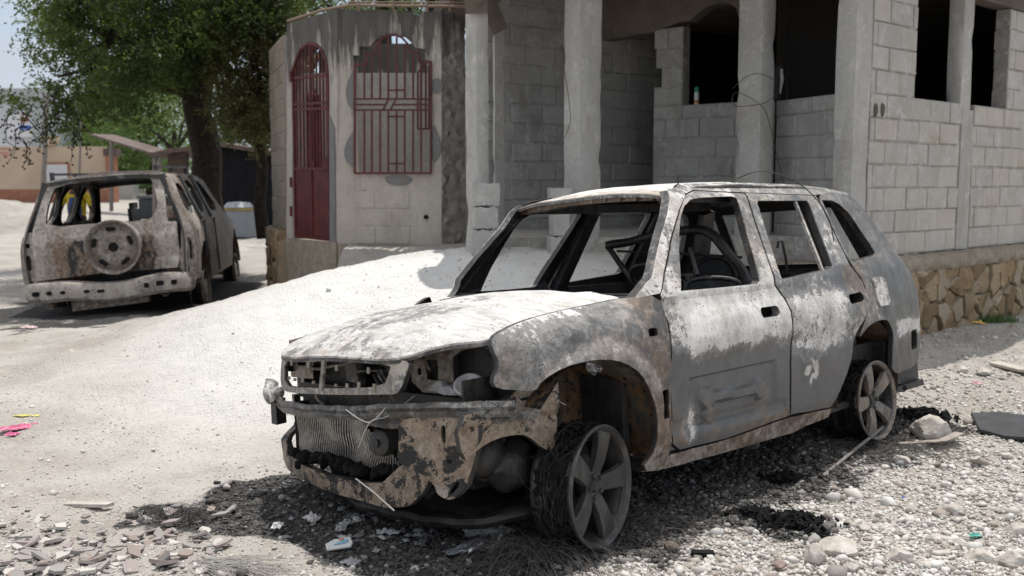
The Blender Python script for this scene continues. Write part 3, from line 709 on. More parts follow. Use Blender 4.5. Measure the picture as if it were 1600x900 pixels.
# exposed blocks under the window: raised block faces where plaster has gone
zb0 = gs(600, 382)[1]
mbw = block_wall('exposed_blocks', GA + gu * gs(550, 0)[0] + gn * .006, GA + gu * gs(664, 0)[0] + gn * .006, zb0, zb0 + .80, [], [M_PLASTER, M_MORTAR], None, .05, ph=.17, rag=lambda r_, e: (.0, .10, .03, .08)[r_ % 4])
gchild(mbw)
mb = MB(); s_, z_ = gs(666, 339); q = GA + gu * s_ + gn * .012; mb.tube([(q.x, q.y + .01, z_), (q.x, q.y - .012, z_)], .026, 9); gchild(mb.obj('hole', [M_BLACK]))  # black disc on the wall paints the shade inside a hole
for L in ([(553, 110), (543, 128), (540, 150), (548, 172), (556, 168), (556, 105)], [(676, 122), (690, 124), (694, 137), (686, 146), (675, 146)], [(553, 205), (541, 222), (537, 245), (550, 262), (556, 258), (556, 200)], [(676, 190), (682, 205), (692, 232), (684, 248), (674, 256)], [(600, 274), (644, 274), (643, 286), (622, 291), (605, 286)]):
    pl = chaikin([gs(*p) for p in L], 2)
    gchild(panel('cement_patch', pl, [], lambda s, z: (GA.x + gu.x * s + gn.x * .02, GA.y + gu.y * s + gn.y * .02, z), (-gn.x * .03, -gn.y * .03, 0), M_PATCH, None, .2, grid=False))
for A_, B_, pxs in ((GA, GB, ((513, 262), (524, 262)),),):
    pl = [ds_(516, 180), ds_(524, 200), ds_(526, 380), ds_(517, 384)]
    gchild(panel('cement_patch', pl, [], lambda s, z: (DA.x + du.x * s + dn_.x * .016, DA.y + du.y * s + dn_.y * .016, z), (-dn_.x * .02, -dn_.y * .02, 0), M_PATCH, None, .3, grid=False))
# base course and back walls
mb = MB(); wbox(mb, GA, gu, gn, -.0, (GB - GA).length, -.3, .04, .2, zb0 - .005); wbox(mb, DA, du, dn_, 0, (GA - DA).length, -.3, .04, -.2, ds_(500, 377)[1])
gchild(mb.obj('footing', [M_PMORT], warp=.02, ws=5))
BA, BB = P(480, 14.9), P(735, 14.7); bu, bn = wallframe(BA, BB); bs = lambda px, py: PL(BA, BB, px, py)
gchild(panel('rear_wall', [bs(500, 400), bs(725, 400), bs(725, 68), bs(500, 68)], [], fW(BA, bu, bn), (-bn.x * .15, -bn.y * .15, 0), M_PLASTER, None, .2))
BA2, BB2 = P(500, 13.4), P(722, 13.2); bs2 = lambda px, py: PL(BA2, BB2, px, py); b2u, b2n = wallframe(BA2, BB2)
gchild(panel('rear_wall', [bs2(470, 420), bs2(740, 420), bs2(740, 114), bs2(470, 114)], [], fW(BA2, b2u, b2n, .03, 5), (-b2n.x * .15, -b2n.y * .15, 0), M_INNER, None, .25))
# side wall running back on the left, on yellow stone
SA, SB = P(447, 12.15), P(424, 13.6)
hs_ = block_wall('wall', SA, SB, .95, 3.3, [], [M_OLDBLK, M_MORTAR], None, .15, ph=.1); gchild(hs_)
su, sn_ = wallframe(SA, SB); mb = rubble(SA + sn_ * .05, su, sn_, (SB - SA).length, .0, .95, 9, .2); wbox(mb, SA, su, sn_, 0, (SB - SA).length, -.2, .045, -.2, .95)
gchild(mb.obj('stone_plinth', [M_STONE], sm=45))
# window grille and door gate
def bars(mb, fs, A, u, n, lines, off=.03, w_=.019):
    for (x0, y0, x1, y1) in lines:
        a, b = fs(x0, y0), fs(x1, y1); p = A + u * a[0] + n * off; q = A + u * b[0] + n * off
        mb.bar((p.x, p.y, a[1]), (q.x, q.y, b[1]), w_, w_, up=(n.x, n.y, 0))
cv = lambda L: [(400 + a / 2.1417, b / 2.1429, 400 + c / 2.1417, d / 2.1429) for a, b, c, d in L]
fr = [(333, 217, 333, 580), (587, 210, 587, 580), (333, 217, 372, 217), (372, 217, 372, 182), (372, 182, 400, 182), (400, 182, 410, 145), (410, 145, 425, 128), (425, 128, 448, 119), (448, 119, 470, 119), (470, 119, 490, 127), (490, 127, 507, 145), (507, 145, 520, 175), (520, 175, 549, 175), (549, 175, 549, 210), (549, 210, 587, 210), (333, 580, 587, 580)]
grl = tag(empty('window_grille', (-1.4, 11.1, 1.6)), 'dark red iron grille filling the stepped window of the gatehouse', 'window grille')
def grchild(o, e=None): e = e or grl; o.parent = e; o.matrix_parent_inverse = Matrix.Translation(-e.location); return o
mb = MB(); bars(mb, gs, GA, gu, gn, cv(fr), .03, .022); grchild(mb.obj('grille_frame', [M_PAINT]))
mb = MB(); vb = [(x, 182 if 385 < x < 395 else (217 if x < 372 else (125 if 410 < x < 480 else (150 if x < 510 else (175 if x < 549 else 210)))), x, 330) for x in (365, 390, 418, 445, 473, 500, 528, 555)]
vb += [(x, 370, x, 580) for x in (365, 390, 418, 445, 473, 500, 528, 555)]
vb += [(333, 332, 587, 332), (333, 351, 435, 351), (460, 351, 587, 351), (333, 369, 587, 369), (428, 369, 445, 334), (452, 369, 470, 334), (445, 303, 500, 303), (445, 391, 500, 391), (445, 548, 500, 548)]
bars(mb, gs, GA, gu, gn, cv(vb)); grchild(mb.obj('grille_bars', [M_PAINT]))
# half open inner shutter leaf seen at the right side of the window
mb = MB(); bars(mb, gs, GA, gu, gn, cv([(535, 240, 535, 430), (545, 225, 545, 430), (562, 215, 562, 430), (573, 215, 573, 430), (535, 430, 580, 430), (535, 330, 580, 330), (580, 215, 580, 430), (535, 240, 560, 212)]), -.1, .018); grchild(mb.obj('inner_leaf', [M_PAINT]))
gate = tag(empty('iron_gate', (-2.4, 11.8, .9)), 'tall dark red iron gate with sheet metal bottom, left of the grilled window', 'gate')
mb = MB()
lft = [(124, 235), (136, 197), (150, 165), (178, 145), (205, 150), (222, 170), (234, 200), (241, 232)]
fr = [(lft[i][0], lft[i][1], lft[i + 1][0], lft[i + 1][1]) for i in range(7)] + [(124, 235, 134, 790), (241, 232, 247, 803), (134, 790, 247, 803), (128, 262, 243, 250), (130, 350, 244, 343), (131, 368, 244, 362), (133, 565, 247, 565)]
bars(mb, ds_, DA, du, dn_, cv(fr), .0, .03); grchild(mb.obj('gate_frame', [M_PAINT]), gate)
mb = MB(); vb = []
for i in range(10):
    x = 134 + i * 11.2; f_ = abs(i - 4.5) / 4.5; yt = 148 + 80 * f_ ** 2; vb.append((x, yt, x + 5, 565))
vb += [(182, 150, 188, 565), (168, 300, 200, 380), (200, 300, 168, 380), (175, 480, 195, 560)]
bars(mb, ds_, DA, du, dn_, cv(vb), .0, .016); grchild(mb.obj('gate_bars', [M_PAINT]), gate)
a, b, c_, d = ds_(*sc_([(134, 566)])[0]), ds_(*sc_([(188, 566)])[0]), ds_(*sc_([(247, 566)])[0]), ds_(*sc_([(247, 801)])[0])
mb = MB(); wbox(mb, DA, du, dn_, a[0], b[0] - .008, -.02, .004, ds_(*sc_([(134, 790)])[0])[1], a[1]); wbox(mb, DA, du, dn_, b[0] + .008, c_[0], -.02, .004, d[1], c_[1]); wbox(mb, DA, du, dn_, b[0] - .012, b[0] + .012, -.024, .02, d[1], c_[1])
grchild(mb.obj('sheet_panel', [M_PAINT]), gate)
mb = MB(); q_ = ds_(516, 255); p_ = DA + du * (q_[0] - .05) + dn_ * .02; mb.box((p_.x - .05, p_.y - .02, q_[1] - .07), (p_.x + .04, p_.y + .02, q_[1] + .06)); grchild(mb.obj('lock', [M_PAINT]), gate)
for hy in (330, 120, 285):
    mb = MB(); q_ = ds_(458, hy); p_ = DA + du * q_[0] + dn_ * .03; mb.tube([(p_.x, p_.y, q_[1] - .06), (p_.x, p_.y, q_[1] + .06)], .016, 8); grchild(mb.obj('hinge', [M_PAINT]), gate)
mb = MB(); a = ds_(466, 300); # backing sheet behind part of the bars
p0, p1 = ds_(474, 150), ds_(498, 262); wbox(mb, DA, du, dn_, p0[0], p1[0], -.05, -.04, p1[1], p0[1]); grchild(mb.obj('backing_sheet', [M_PAINT]), gate)
# pipe and wires along the gatehouse top
mb = MB(); mb.tube([at(450, 33, 12.0), at(500, 17, 11.5), at(545, 8, 11.1), at(640, 9, 11.0), at(727, 10, 11.0)], .018, 6); mb.tube([at(545, 3, 11.1), at(727, 4, 11.0)], .008, 5)
for x in (560, 615, 668, 703): mb.tube([at(x, 1, 11.0), at(x, 18, 11.0)], .014, 6)
tag(mb.obj('railing_pipe', [plain('rusty_pipe', (.22, .15, .11))]), 'rusty pipe railing along the top edge of the gatehouse wall', 'railing')

# ------------------------------------------------------------------ background left
M_CREAM = plain('cream_render', (.46, .36, .27), .9, 0, .14, .6, .2)
M_TILE = plain('terracotta', (.30, .135, .08), .85, 0, .25, 6)
M_POLE = plain('weathered_pole', (.20, .175, .16), .9)
M_WHITEW = plain('white_panel', (.58, .60, .64), .6, 0, .1, 1)
M_TIN = plain('rusty_tin', (.11, .075, .06), .7, .2, .5, 5)
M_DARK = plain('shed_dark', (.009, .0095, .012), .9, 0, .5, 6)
def gbox(name, px0, px1, y0, y1, Y, dep, mat, parent=None, mb=None):
    a, b = P(px0, Y), P(px1, Y); z1, z0 = Zat(y0, Y), Zat(y1, Y)
    m_ = mb or MB(); m_.box((a.x, Y, z0), (b.x, Y + dep, z1))
    return m_.obj(name, [mat], parent) if not mb else None
YW = 44
bw = tag(empty('boundary_wall', (P(60, YW).x, YW, .8)), 'long cream boundary wall with terracotta base, a framed notice and a brick end pier', 'wall')
def keep(o, e): o.parent = e; o.matrix_parent_inverse = Matrix.Translation(-e.location); return o
keep(gbox('wall', -260, 166, 229, 303, YW, .25, M_CREAM), bw); keep(gbox('plinth', -260, 166, 296, 330, YW - .04, .3, M_TILE), bw)
keep(gbox('pier', 166, 178, 234, 320, YW - .12, .5, M_TILE), bw); keep(gbox('pier_cap', 163, 183, 232, 243, YW - .16, .6, plain('pier_cap', (.09, .06, .055))), bw)
a = gbox('notice_frame', 70, 109, 254, 290, YW - .06, .05, M_TILE); keep(a, bw); b = gbox('notice_sheet', 73, 106, 257, 290, YW - .075, .012, plain('notice_sheet', (.50, .51, .53), .7, 0, .12, 9)); b.parent = a
mb = MB()                                          # faded painted sign on the wall: rows of red strokes
rnd = random.Random(5)
for (y, x0, x1, h_) in ((232, -20, 18, 1.6), (238, 2, 16, 1.4), (241.5, 6, 17, 1.8), (244.5, 8, 15, 1.6)):
    x = x0
    while x < x1:
        w_ = rnd.uniform(1.2, 3); p, q = P(x, YW - .004), P(x + w_, YW - .004); mb.box((p.x, YW - .006, Zat(y + h_, YW)), (q.x, YW + .01, Zat(y, YW))); x += w_ + .7
keep(mb.obj('painted_sign', [plain('red_paint', (.42, .07, .05))]), bw)
def pole(px, Y, y0, y1, r, label, lean=0):
    a, b = at(px, y1, Y), at(px + lean, y0, Y); mb = MB(); k = 8
    mb.tube([Vector(a).lerp(Vector(b), i / k) + Vector((.01 * math.sin(i * 2), 0, 0)) for i in range(k + 1)], [r * (1 - .25 * i / k) for i in range(k + 1)], 9)
    return tag(mb.obj('utility_pole', [M_POLE], sm=50), label, 'pole')
pole(66, 30, 150, 330, .075, 'thick leaning grey wooden pole before the cream wall', 8); pole(124, 30, 130, 330, .035, 'thin dark post standing before the cream wall', 2)
mb = MB(); q = at(81, 224, 43.8); mb.lathe([(0, 0), (.28, .03), (.42, .22), (.40, .42), (.30, .46), (0, .46)], (P(81, YW + .1).x, YW + .1, Zat(229, YW)), (0, 0, 1), 18)
tag(mb.obj('wall_urn', [M_CREAM], sm=50), 'squat cream urn on top of the cream wall', 'urn')
wb = tag(empty('white_building', (P(20, 52).x, 52, 1)), 'pale building with flat roof edge rising behind the cream wall', 'building')
keep(gbox('wall', -200, 50, 150, 300, 52, 6, M_WHITEW), wb); keep(gbox('roof', -200, 54, 138, 150, 51.6, 7, plain('roof_edge', (.42, .42, .44))), wb)
mb = MB(); mb.box((P(14, 51.8).x, 51.75, Zat(214, 51.8)), (P(52, 51.8).x, 52, Zat(178, 51.8))); bb = keep(mb.obj('signboard', [plain('sign_white', (.66, .67, .70))]), wb)
mb = MB(); mb.box((P(34, 51.7).x, 51.72, Zat(202, 51.7)), (P(52, 51.7).x, 51.77, Zat(196, 51.7))); mb.obj('blue_band', [plain('blue_paint', (.04, .12, .42))], bb)
mb = MB()
for x0, x1, y0, y1 in ((36, 38, 184, 190), (39, 41, 183, 190), (42, 44, 185, 190), (45, 48, 183, 190), (38, 47, 178.5, 180)):
    mb.box((P(x0, 51.7).x, 51.72, Zat(y1, 51.7)), (P(x1, 51.7).x, 51.77, Zat(y0, 51.7)))
mb.obj('red_lettering', [plain('red_letter', (.5, .06, .05))], bb)
# open lean-to roof and dark sheds
sh = tag(empty('lean_to_shed', (P(200, 34).x, 34, .7)), 'sloping rusty tin lean-to roof on posts beyond the burnt vehicle', 'shed')
mb = MB(); a, b = Vector(at(160, 211, 36)), Vector(at(256, 240, 33)); mb.bar(a, b, .9, .06); keep(mb.obj('roof', [M_TIN]), sh)
mb = MB(); 
for i in range(12): 
    p = a.lerp(b, i / 11); mb.bar(p + Vector((0, -.5, -.1)), p + Vector((0, .5, -.1)), .06, .08)
keep(mb.obj('rafters', [M_POLE]), sh)
mb = MB(); mb.tube([at(174, 222, 34.6), at(174, 330, 34.6)], .07, 8); mb.tube([at(250, 244, 33), at(250, 330, 33)], .07, 8); keep(mb.obj('post', [M_POLE]), sh)
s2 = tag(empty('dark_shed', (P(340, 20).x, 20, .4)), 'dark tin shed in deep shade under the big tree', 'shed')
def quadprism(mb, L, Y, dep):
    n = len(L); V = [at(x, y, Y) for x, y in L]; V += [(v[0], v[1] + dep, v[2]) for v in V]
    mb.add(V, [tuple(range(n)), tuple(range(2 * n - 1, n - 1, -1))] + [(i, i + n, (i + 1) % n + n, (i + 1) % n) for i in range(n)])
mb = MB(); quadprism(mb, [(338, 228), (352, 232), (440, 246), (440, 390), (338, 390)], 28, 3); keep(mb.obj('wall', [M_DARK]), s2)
mb = MB(); quadprism(mb, [(262, 244), (290, 238), (290, 350), (262, 350)], 29, .3); keep(mb.obj('panel', [M_TIN]), s2)
mb = MB(); quadprism(mb, [(232, 240), (266, 231), (300, 229), (300, 235), (268, 238), (234, 246)], 28.4, 3); quadprism(mb, [(330, 222), (345, 222), (445, 240), (445, 246), (345, 229), (330, 229)], 27.7, 4); keep(mb.obj('roof', [M_TIN]), s2)
mb = MB(); quadprism(mb, [(238, 243), (243, 243), (243, 350), (238, 350)], 28.5, .1); keep(mb.obj('post', [M_POLE]), s2)
# chest freezer, cabinet colour darkened in place of the tree's shade
fz = tag(empty('chest_freezer', (0, 0, 0)), 'dull white chest freezer with a yellow strip in the shade of the shed', 'freezer')
c = gpt(366, 374); fz.location = c; fz.rotation_euler = (0, 0, R(-8))
mb = MB(); mb.box((-.36, 0, .04), (.36, .62, .66)); o = mb.obj('cabinet', [plain('freezer_shaded_white', (.20, .22, .25), .4, 0, .08, 5)], fz); bv = o.modifiers.new('b', 'BEVEL'); bv.width = .02; bv.segments = 2
mb = MB(); mb.box((-.368, -.01, .662), (.368, .63, .715)); mb.obj('yellow_strip', [plain('freezer_yellow', (.30, .22, .06), .5, 0, .1)], fz)
mb = MB(); mb.lathe([(.0, .0), (.36, .0), (.36, .02), (.26, .13), (.0, .15)], (0, .31, .718), (0, 0, 1), 24); o = mb.obj('lid', [plain('freezer_lid', (.17, .18, .20), .4, 0, .08)], fz, 40)
# far litter of slabs, bin and plinth seen through the burnt vehicle's windows
c = gpt(194, 312); mb = MB(); mb.box((c.x - .5, c.y, c.z - .1), (c.x + .42, c.y + .8, c.z + .75)); mb.box((c.x - .56, c.y - .05, c.z + .752), (c.x + .48, c.y + .85, c.z + .82)); o = mb.obj('concrete_plinth', [M_COLUMN]); tag(o, 'square cement plinth on the pale ground beyond the burnt vehicle', 'plinth')
c = gpt(222, 303); mb = MB(); mb.box((c.x - 1.5, c.y, c.z - .1), (c.x + 3.4, c.y + 1., c.z + .22)); tag(mb.obj('white_slab', [M_COLUMN], warp=.05, ws=1), 'long low white slab behind the dark bin', 'slab')
c = gpt(238, 342); mb = MB(); mb.box((c.x - .42, c.y, c.z), (c.x + .52, c.y + .6, c.z + .62)); o = mb.obj('dark_bin', [plain('bin_dark', (.05, .06, .065), .6)]); bv = o.modifiers.new('b', 'BEVEL'); bv.width = .04; bv.segments = 2
mbb = MB(); mbb.box((c.x - .45, c.y - .03, c.z + .625), (c.x + .55, c.y + .63, c.z + .70)); mbb.obj('bin_lid', [plain('bin_lid', (.07, .08, .09), .6)], o)
tag(o, 'dark oblong bin on the pale ground seen through the rear window', 'bin')
def heap(name, cx, cy, rx_, ry_, h_, mat, label, cat, seed=0):
    V = []; Fc = []; n, m = 40, 16
    for j in range(m + 1):
        for i in range(n):
            a = 2 * math.pi * i / n; r = 1 - j / m
            rr = r * (1 + .2 * noise.noise(Vector((math.cos(a), math.sin(a), seed))))
            x, y = cx + rx_ * rr * math.cos(a), cy + ry_ * rr * math.sin(a)
            V.append((x, y, GZ(x, y) - .06 + h_ * (1 - r ** 1.6) + .1 * h_ * noise.noise(Vector((x * 3, y * 3, seed)))))
    for j in range(m):
        for i in range(n): Fc.append((j * n + i, j * n + (i + 1) % n, (j + 1) * n + (i + 1) % n, (j + 1) * n + i))
    return tag(mkobj(name, V, Fc, mat, None, None, 70), label, cat)
c = gpt(-20, 366); heap('gravel_heap', c.x - .5, c.y + 1.5, 2.0, 1.6, .85, M_GROUND, 'white gravel heap at the left edge behind the burnt vehicle', 'gravel heap')
c = gpt(225, 296); heap('ash_heap', c.x + 1, c.y + 2, 1.9, 1.4, .8, M_DARK, 'dark heap on the ground far beyond the burnt vehicle', 'heap', 3)

# ------------------------------------------------------------------ trees
def leafmat(name, c0, c1, c2=None, tr=.35):
    t = NT(name); g = t.n('ShaderNodeNewGeometry'); r = g.outputs['Random Per Island']
    col = t.mix(r, c0, c1); col = t.mix(t.ramp(t.noise(t.co(), 1.1, 3), .52, .62, 0, .7), col, c2 or c1)
    t.fin(col, .55)
    tl = t.n('ShaderNodeBsdfTranslucent'); t.l(t.mix(.5, col, (.22, .34, .04), 'MIX'), tl.inputs[0]); ms = t.n('ShaderNodeMixShader'); ms.inputs[0].default_value = tr
    t.l(t.b.outputs[0], ms.inputs[1]); t.l(tl.outputs[0], ms.inputs[2]); t.l(ms.outputs[0], t.out.inputs[0]); return t.m
M_LEAF = leafmat('tree_leaf', (.012, .022, .007), (.036, .056, .015), (.14, .18, .035), .38)  # third tone paints sunlit patches into the leaves
M_DRY = leafmat('dry_leaf', (.05, .042, .018), (.15, .12, .05), (.11, .11, .035), .32)
M_FARLEAF = leafmat('far_leaf', (.06, .12, .03), (.12, .20, .06), (.16, .22, .07), .35)
def leaves(name, clumps, mat, parent, size, seed=0, droop=.2, asp=.45):
    """clumps: (centre, radii, count); each leaf a small folded blade, gathered in sprays"""
    rs = np.random.RandomState(seed); Cs = []; As = []
    for (c, rad, n) in clumps:
        ns_ = max(1, n // 9); d = rs.normal(size=(ns_, 3)); d /= np.linalg.norm(d, axis=1)[:, None]; r = rs.rand(ns_) ** .42
        sp_ = np.array(c) + d * r[:, None] * np.array(rad)
        ax = rs.normal(size=(ns_, 3)); ax[:, 2] = ax[:, 2] * .5 - droop; ax /= np.linalg.norm(ax, axis=1)[:, None]
        k = 9; L = size * 3.2
        for i in range(k):
            tt = (i / k) * L * rs.uniform(.8, 1.2, size=(ns_, 1)); Cs.append(sp_ + ax * tt + rs.normal(size=(ns_, 3)) * size * .35); As.append(ax)
    C = np.concatenate(Cs); A = np.concatenate(As); n = len(C)
    u = A + rs.normal(size=(n, 3)) * .7; u /= np.linalg.norm(u, axis=1)[:, None]; v = np.cross(u, rs.normal(size=(n, 3))); v /= np.linalg.norm(v, axis=1)[:, None]
    s = size * rs.uniform(.6, 1.25, size=(n, 1))
    V = np.stack([C - u * s * .5, C + v * s * asp * .5, C + u * s * .5, C - v * s * asp * .5], 1).reshape(-1, 3)
    me = bpy.data.meshes.new(name); me.vertices.add(4 * n); me.vertices.foreach_set('co', V.astype(np.float32).ravel())
    me.loops.add(4 * n); me.loops.foreach_set('vertex_index', np.arange(4 * n, dtype=np.int32)); me.polygons.add(n)
    me.polygons.foreach_set('loop_start', np.arange(0, 4 * n, 4, dtype=np.int32)); me.polygons.foreach_set('loop_total', np.full(n, 4, dtype=np.int32)); me.update(calc_edges=True)
    me.materials.append(mat); o = bpy.data.objects.new(name, me); COL.objects.link(o); o.parent = parent; return o
def limb(mb, a, b, r0, r1, seed, wob=.12, k=9):
    a, b = Vector(a), Vector(b); L = (b - a).length; pts = []; rs = []
    for i in range(k + 1):
        t_ = i / k; p = a.lerp(b, t_); w_ = wob * L * math.sin(math.pi * t_)
        p = p + Vector((noise.noise(Vector((seed, t_ * 3, 0))), noise.noise(Vector((seed, t_ * 3, 5))), noise.noise(Vector((seed, t_ * 3, 9))) * .6)) * w_
        pts.append(p); rs.append((r0 + (r1 - r0) * t_) * (1 + .12 * noise.noise(Vector((seed, i, 2)))))
    mb.tube(pts, rs, 10, cap=True); return pts
def A_(px, py, Y): return Vector(at(px, py, Y))
T1 = gpt(338, 385); TY = 16.0; tb = A_(335, 372, TY); tb.z = GZ(tb.x, tb.y)
tree = tag(empty('shade_tree', tb), 'large shade tree with dark forking trunk and hanging leaves behind the far wreck', 'tree')
mb = MB()
limb(mb, tb - Vector((0, 0, .1)), A_(316, 190, TY), .27, .22, 1, .05)
limb(mb, A_(320, 225, TY), A_(298, 125, TY), .23, .19, 2, .04)
l1 = limb(mb, A_(312, 175, TY), A_(326, 90, TY), .17, .12, 3, .05); limb(mb, A_(300, 140, TY), A_(240, 45, TY - .6), .16, .09, 4); limb(mb, A_(300, 140, TY), A_(262, 20, TY), .12, .06, 5)
limb(mb, A_(330, 110, TY), A_(318, -40, TY), .12, .08, 6); limb(mb, A_(333, 110, TY), A_(390, 30, TY - .4), .10, .05, 7); limb(mb, A_(285, 75, TY), A_(315, -20, TY), .11, .09, 8)
limb(mb, A_(240, 70, TY - .6), A_(120, 40, TY - 1.4), .10, .03, 9, .2); limb(mb, A_(300, 150, TY), A_(210, 120, TY - 1), .09, .03, 10, .2); limb(mb, A_(240, 90, TY - .8), A_(90, 120, TY - 1.6), .06, .02, 11, .25)
rnd = random.Random(12)
for i in range(34):
    a = rnd.choice([A_(240, 60, TY - .6), A_(262, 30, TY), A_(320, 20, TY), A_(380, 40, TY - .4), A_(180, 60, TY - 1), A_(300, 130, TY)])
    b = A_(rnd.uniform(60, 450), rnd.uniform(-60, 150), TY + rnd.uniform(-2.2, 1.5)); limb(mb, a, b, rnd.uniform(.03, .06), .008, 20 + i, .25, 7)
keep(mb.obj('trunk', [M_BARK], sm=60), tree)
cl = []
def C_(px, py, Y, r, n, ry=None): c = at(px, py, Y); cl.append((c, (r, r, ry or r * .8), n))
rnd = random.Random(5)
for i in range(230):
    px = rnd.uniform(75, 440); py = rnd.uniform(-110, 95 + 50 * math.sin((px - 40) / 90.) + (35 if px < 200 else 0))
    if 30 < py and px > 330 and rnd.random() < .75: continue
    if px < 110 and (py > 60 or rnd.random() < .4): continue
    C_(px, py, TY + rnd.uniform(-2.6, 1.6), rnd.uniform(.28, .6), int(rnd.uniform(420, 760)))
for (x, y, r, n) in ((88, 62, .42, 520), (108, 35, .45, 600), (140, 95, .5, 700), (120, 150, .42, 620), (100, 172, .35, 380), (80, 150, .28, 220), (60, 85, .3, 220), (150, 150, .45, 600), (175, 135, .45, 500), (205, 160, .35, 320), (95, 195, .25, 160), (70, 205, .22, 90), (130, 185, .22, 150), (70, 130, .25, 160), (45, 60, .3, 130), (40, 20, .35, 160), (235, 175, .3, 220), (250, 140, .4, 380), (30, 160, .16, 200), (12, 155, .14, 150)):
    C_(x, y, TY - 1.3 + .4 * math.sin(x), r, n, r * .95)
cl = [(a_, b_, int(n_ * 1.05)) for a_, b_, n_ in cl]
lv = leaves('crown', cl, M_LEAF, None, .066, 3, .35); keep(lv, tree)
# dangling twigs with small seed pods at the crown's left edge
mb = MB(); rnd = random.Random(8)
for i in range(16):
    a = A_(rnd.uniform(20, 120), rnd.uniform(125, 180), TY - 1.6); b = a + Vector((rnd.uniform(-.35, .2), 0, rnd.uniform(-.9, -.45))); pp = limb(mb, a, b, .010, .004, 80 + i, .4, 8)
    for q in pp[2:]:
        for k in range(2): mb.lathe([(0, -.02), (.018, 0), (0, .022)], q + Vector((rnd.uniform(-.06, .06), rnd.uniform(-.05, .05), rnd.uniform(-.05, .03))), (rnd.uniform(-1, 1), .3, rnd.uniform(-1, 1)), 5)
keep(mb.obj('twigs', [M_BARK]), tree)
# dry creeper-like tree right of the trunk, against the gatehouse
dt = tag(empty('dry_leaved_tree', (P(420, 14.6).x, 14.6, .3)), 'brownish dry-leaved tree between the trunk and the gatehouse corner', 'tree')
mb = MB(); base = A_(412, 372, 14.8); limb(mb, base, A_(400, 120, 14.6), .10, .06, 31, .06)
cl = []
for i in range(26): limb(mb, A_(400, rnd.uniform(60, 200), 14.6), A_(rnd.uniform(340, 560), rnd.uniform(-60, 260), 14.3 + rnd.uniform(-.6, .5)), .03, .006, 40 + i, .2, 7)
keep(mb.obj('trunk', [M_BARK], sm=60), dt)
for i in range(260):
    px = rnd.uniform(335, 458); py = rnd.uniform(-80, 235 - abs(px - 410) * .9)
    if px > 430 and py > 60: py -= 60
    C_(px, py, 14.5 + rnd.uniform(-.5, .7), rnd.uniform(.22, .42), int(rnd.uniform(130, 260)))
for i in range(10): C_(rnd.uniform(455, 540), rnd.uniform(-60, 5), 13.6, .3, 150)
keep(leaves('crown', cl, M_DRY, None, .06, 6, .2), dt)
def fartree(px, py, Y, w_, h_, n, mat, label, group, size=.22, seed=0):
    c = A_(px, py, Y); g_ = GZ(c.x, c.y); e = tag(empty('broadleaf_tree', (c.x, c.y, g_)), label, 'tree', group)
    mb = MB(); limb(mb, (0, 0, -.2), (0, 0, c.z - g_), .22, .1, seed); 
    rnd = random.Random(seed)
    for i in range(5): limb(mb, (0, 0, (c.z - g_) * .6), (rnd.uniform(-w_, w_) * .6, rnd.uniform(-w_, w_) * .5, c.z - g_ + rnd.uniform(-.3, .5) * h_), .09, .03, seed + i, .2, 6)
    mb.obj('trunk', [M_BARK], e, 60)
    cl2 = []
    for i in range(16):
        a = rnd.uniform(0, 6.28); rr = rnd.uniform(0, .75); cl2.append(((w_ * rr * math.cos(a), w_ * rr * math.sin(a) * .8, c.z - g_ + h_ * rnd.uniform(-.75, .7) * (1 - rr * .5)), (w_ * .38, w_ * .38, h_ * .3), n // 16))
    leaves('crown', cl2, mat, e, size, seed); return e
grp = 'trees beyond the cream wall'
for i, (px, py, Y, w_, h_, lab) in enumerate(((70, 205, 66, 4.5, 3.0, 'round green tree behind the cream wall, nearest the left edge'), (115, 185, 60, 4.0, 3.2, 'green tree behind the cream wall beside the thin dark post'), (150, 200, 64, 4.5, 3.2, 'bright green tree rising over the brick end pier of the cream wall'), (195, 222, 58, 4.2, 3.2, 'light green tree just behind the rusty lean-to roof'), (232, 195, 54, 4.2, 4.0, 'tall green tree behind the lean-to, left of the big trunk'), (272, 195, 50, 4.0, 4.0, 'green tree directly behind the big dark trunk'), (215, 262, 60, 3.6, 1.6, 'low bright green bush under the lean-to roof'))):
    fartree(px, py, Y, w_, h_, 9000, M_FARLEAF, lab, grp, .2, 100 + i)
for i, (px, py, Y, w_, h_, lab) in enumerate(((350, 160, 36, 3.0, 3.0, 'dark green tree over the tin shed, right of the big trunk'), (405, 165, 35, 2.8, 2.8, 'dark green tree behind the dry-leaved tree'), (600, -28, 24, 2.6, 1.1, 'bright green treetop above the gatehouse wall'), (672, -26, 24, 2.4, 1.1, 'bright green treetop beside the first porch column'), (470, -30, 26, 2.4, 1.4, 'green treetop above the left corner of the gatehouse'))):
    fartree(px, py, Y, w_, h_, 5200, M_FARLEAF if i > 1 else M_LEAF, lab, 'trees behind the gatehouse and shed', .12, 140 + i)

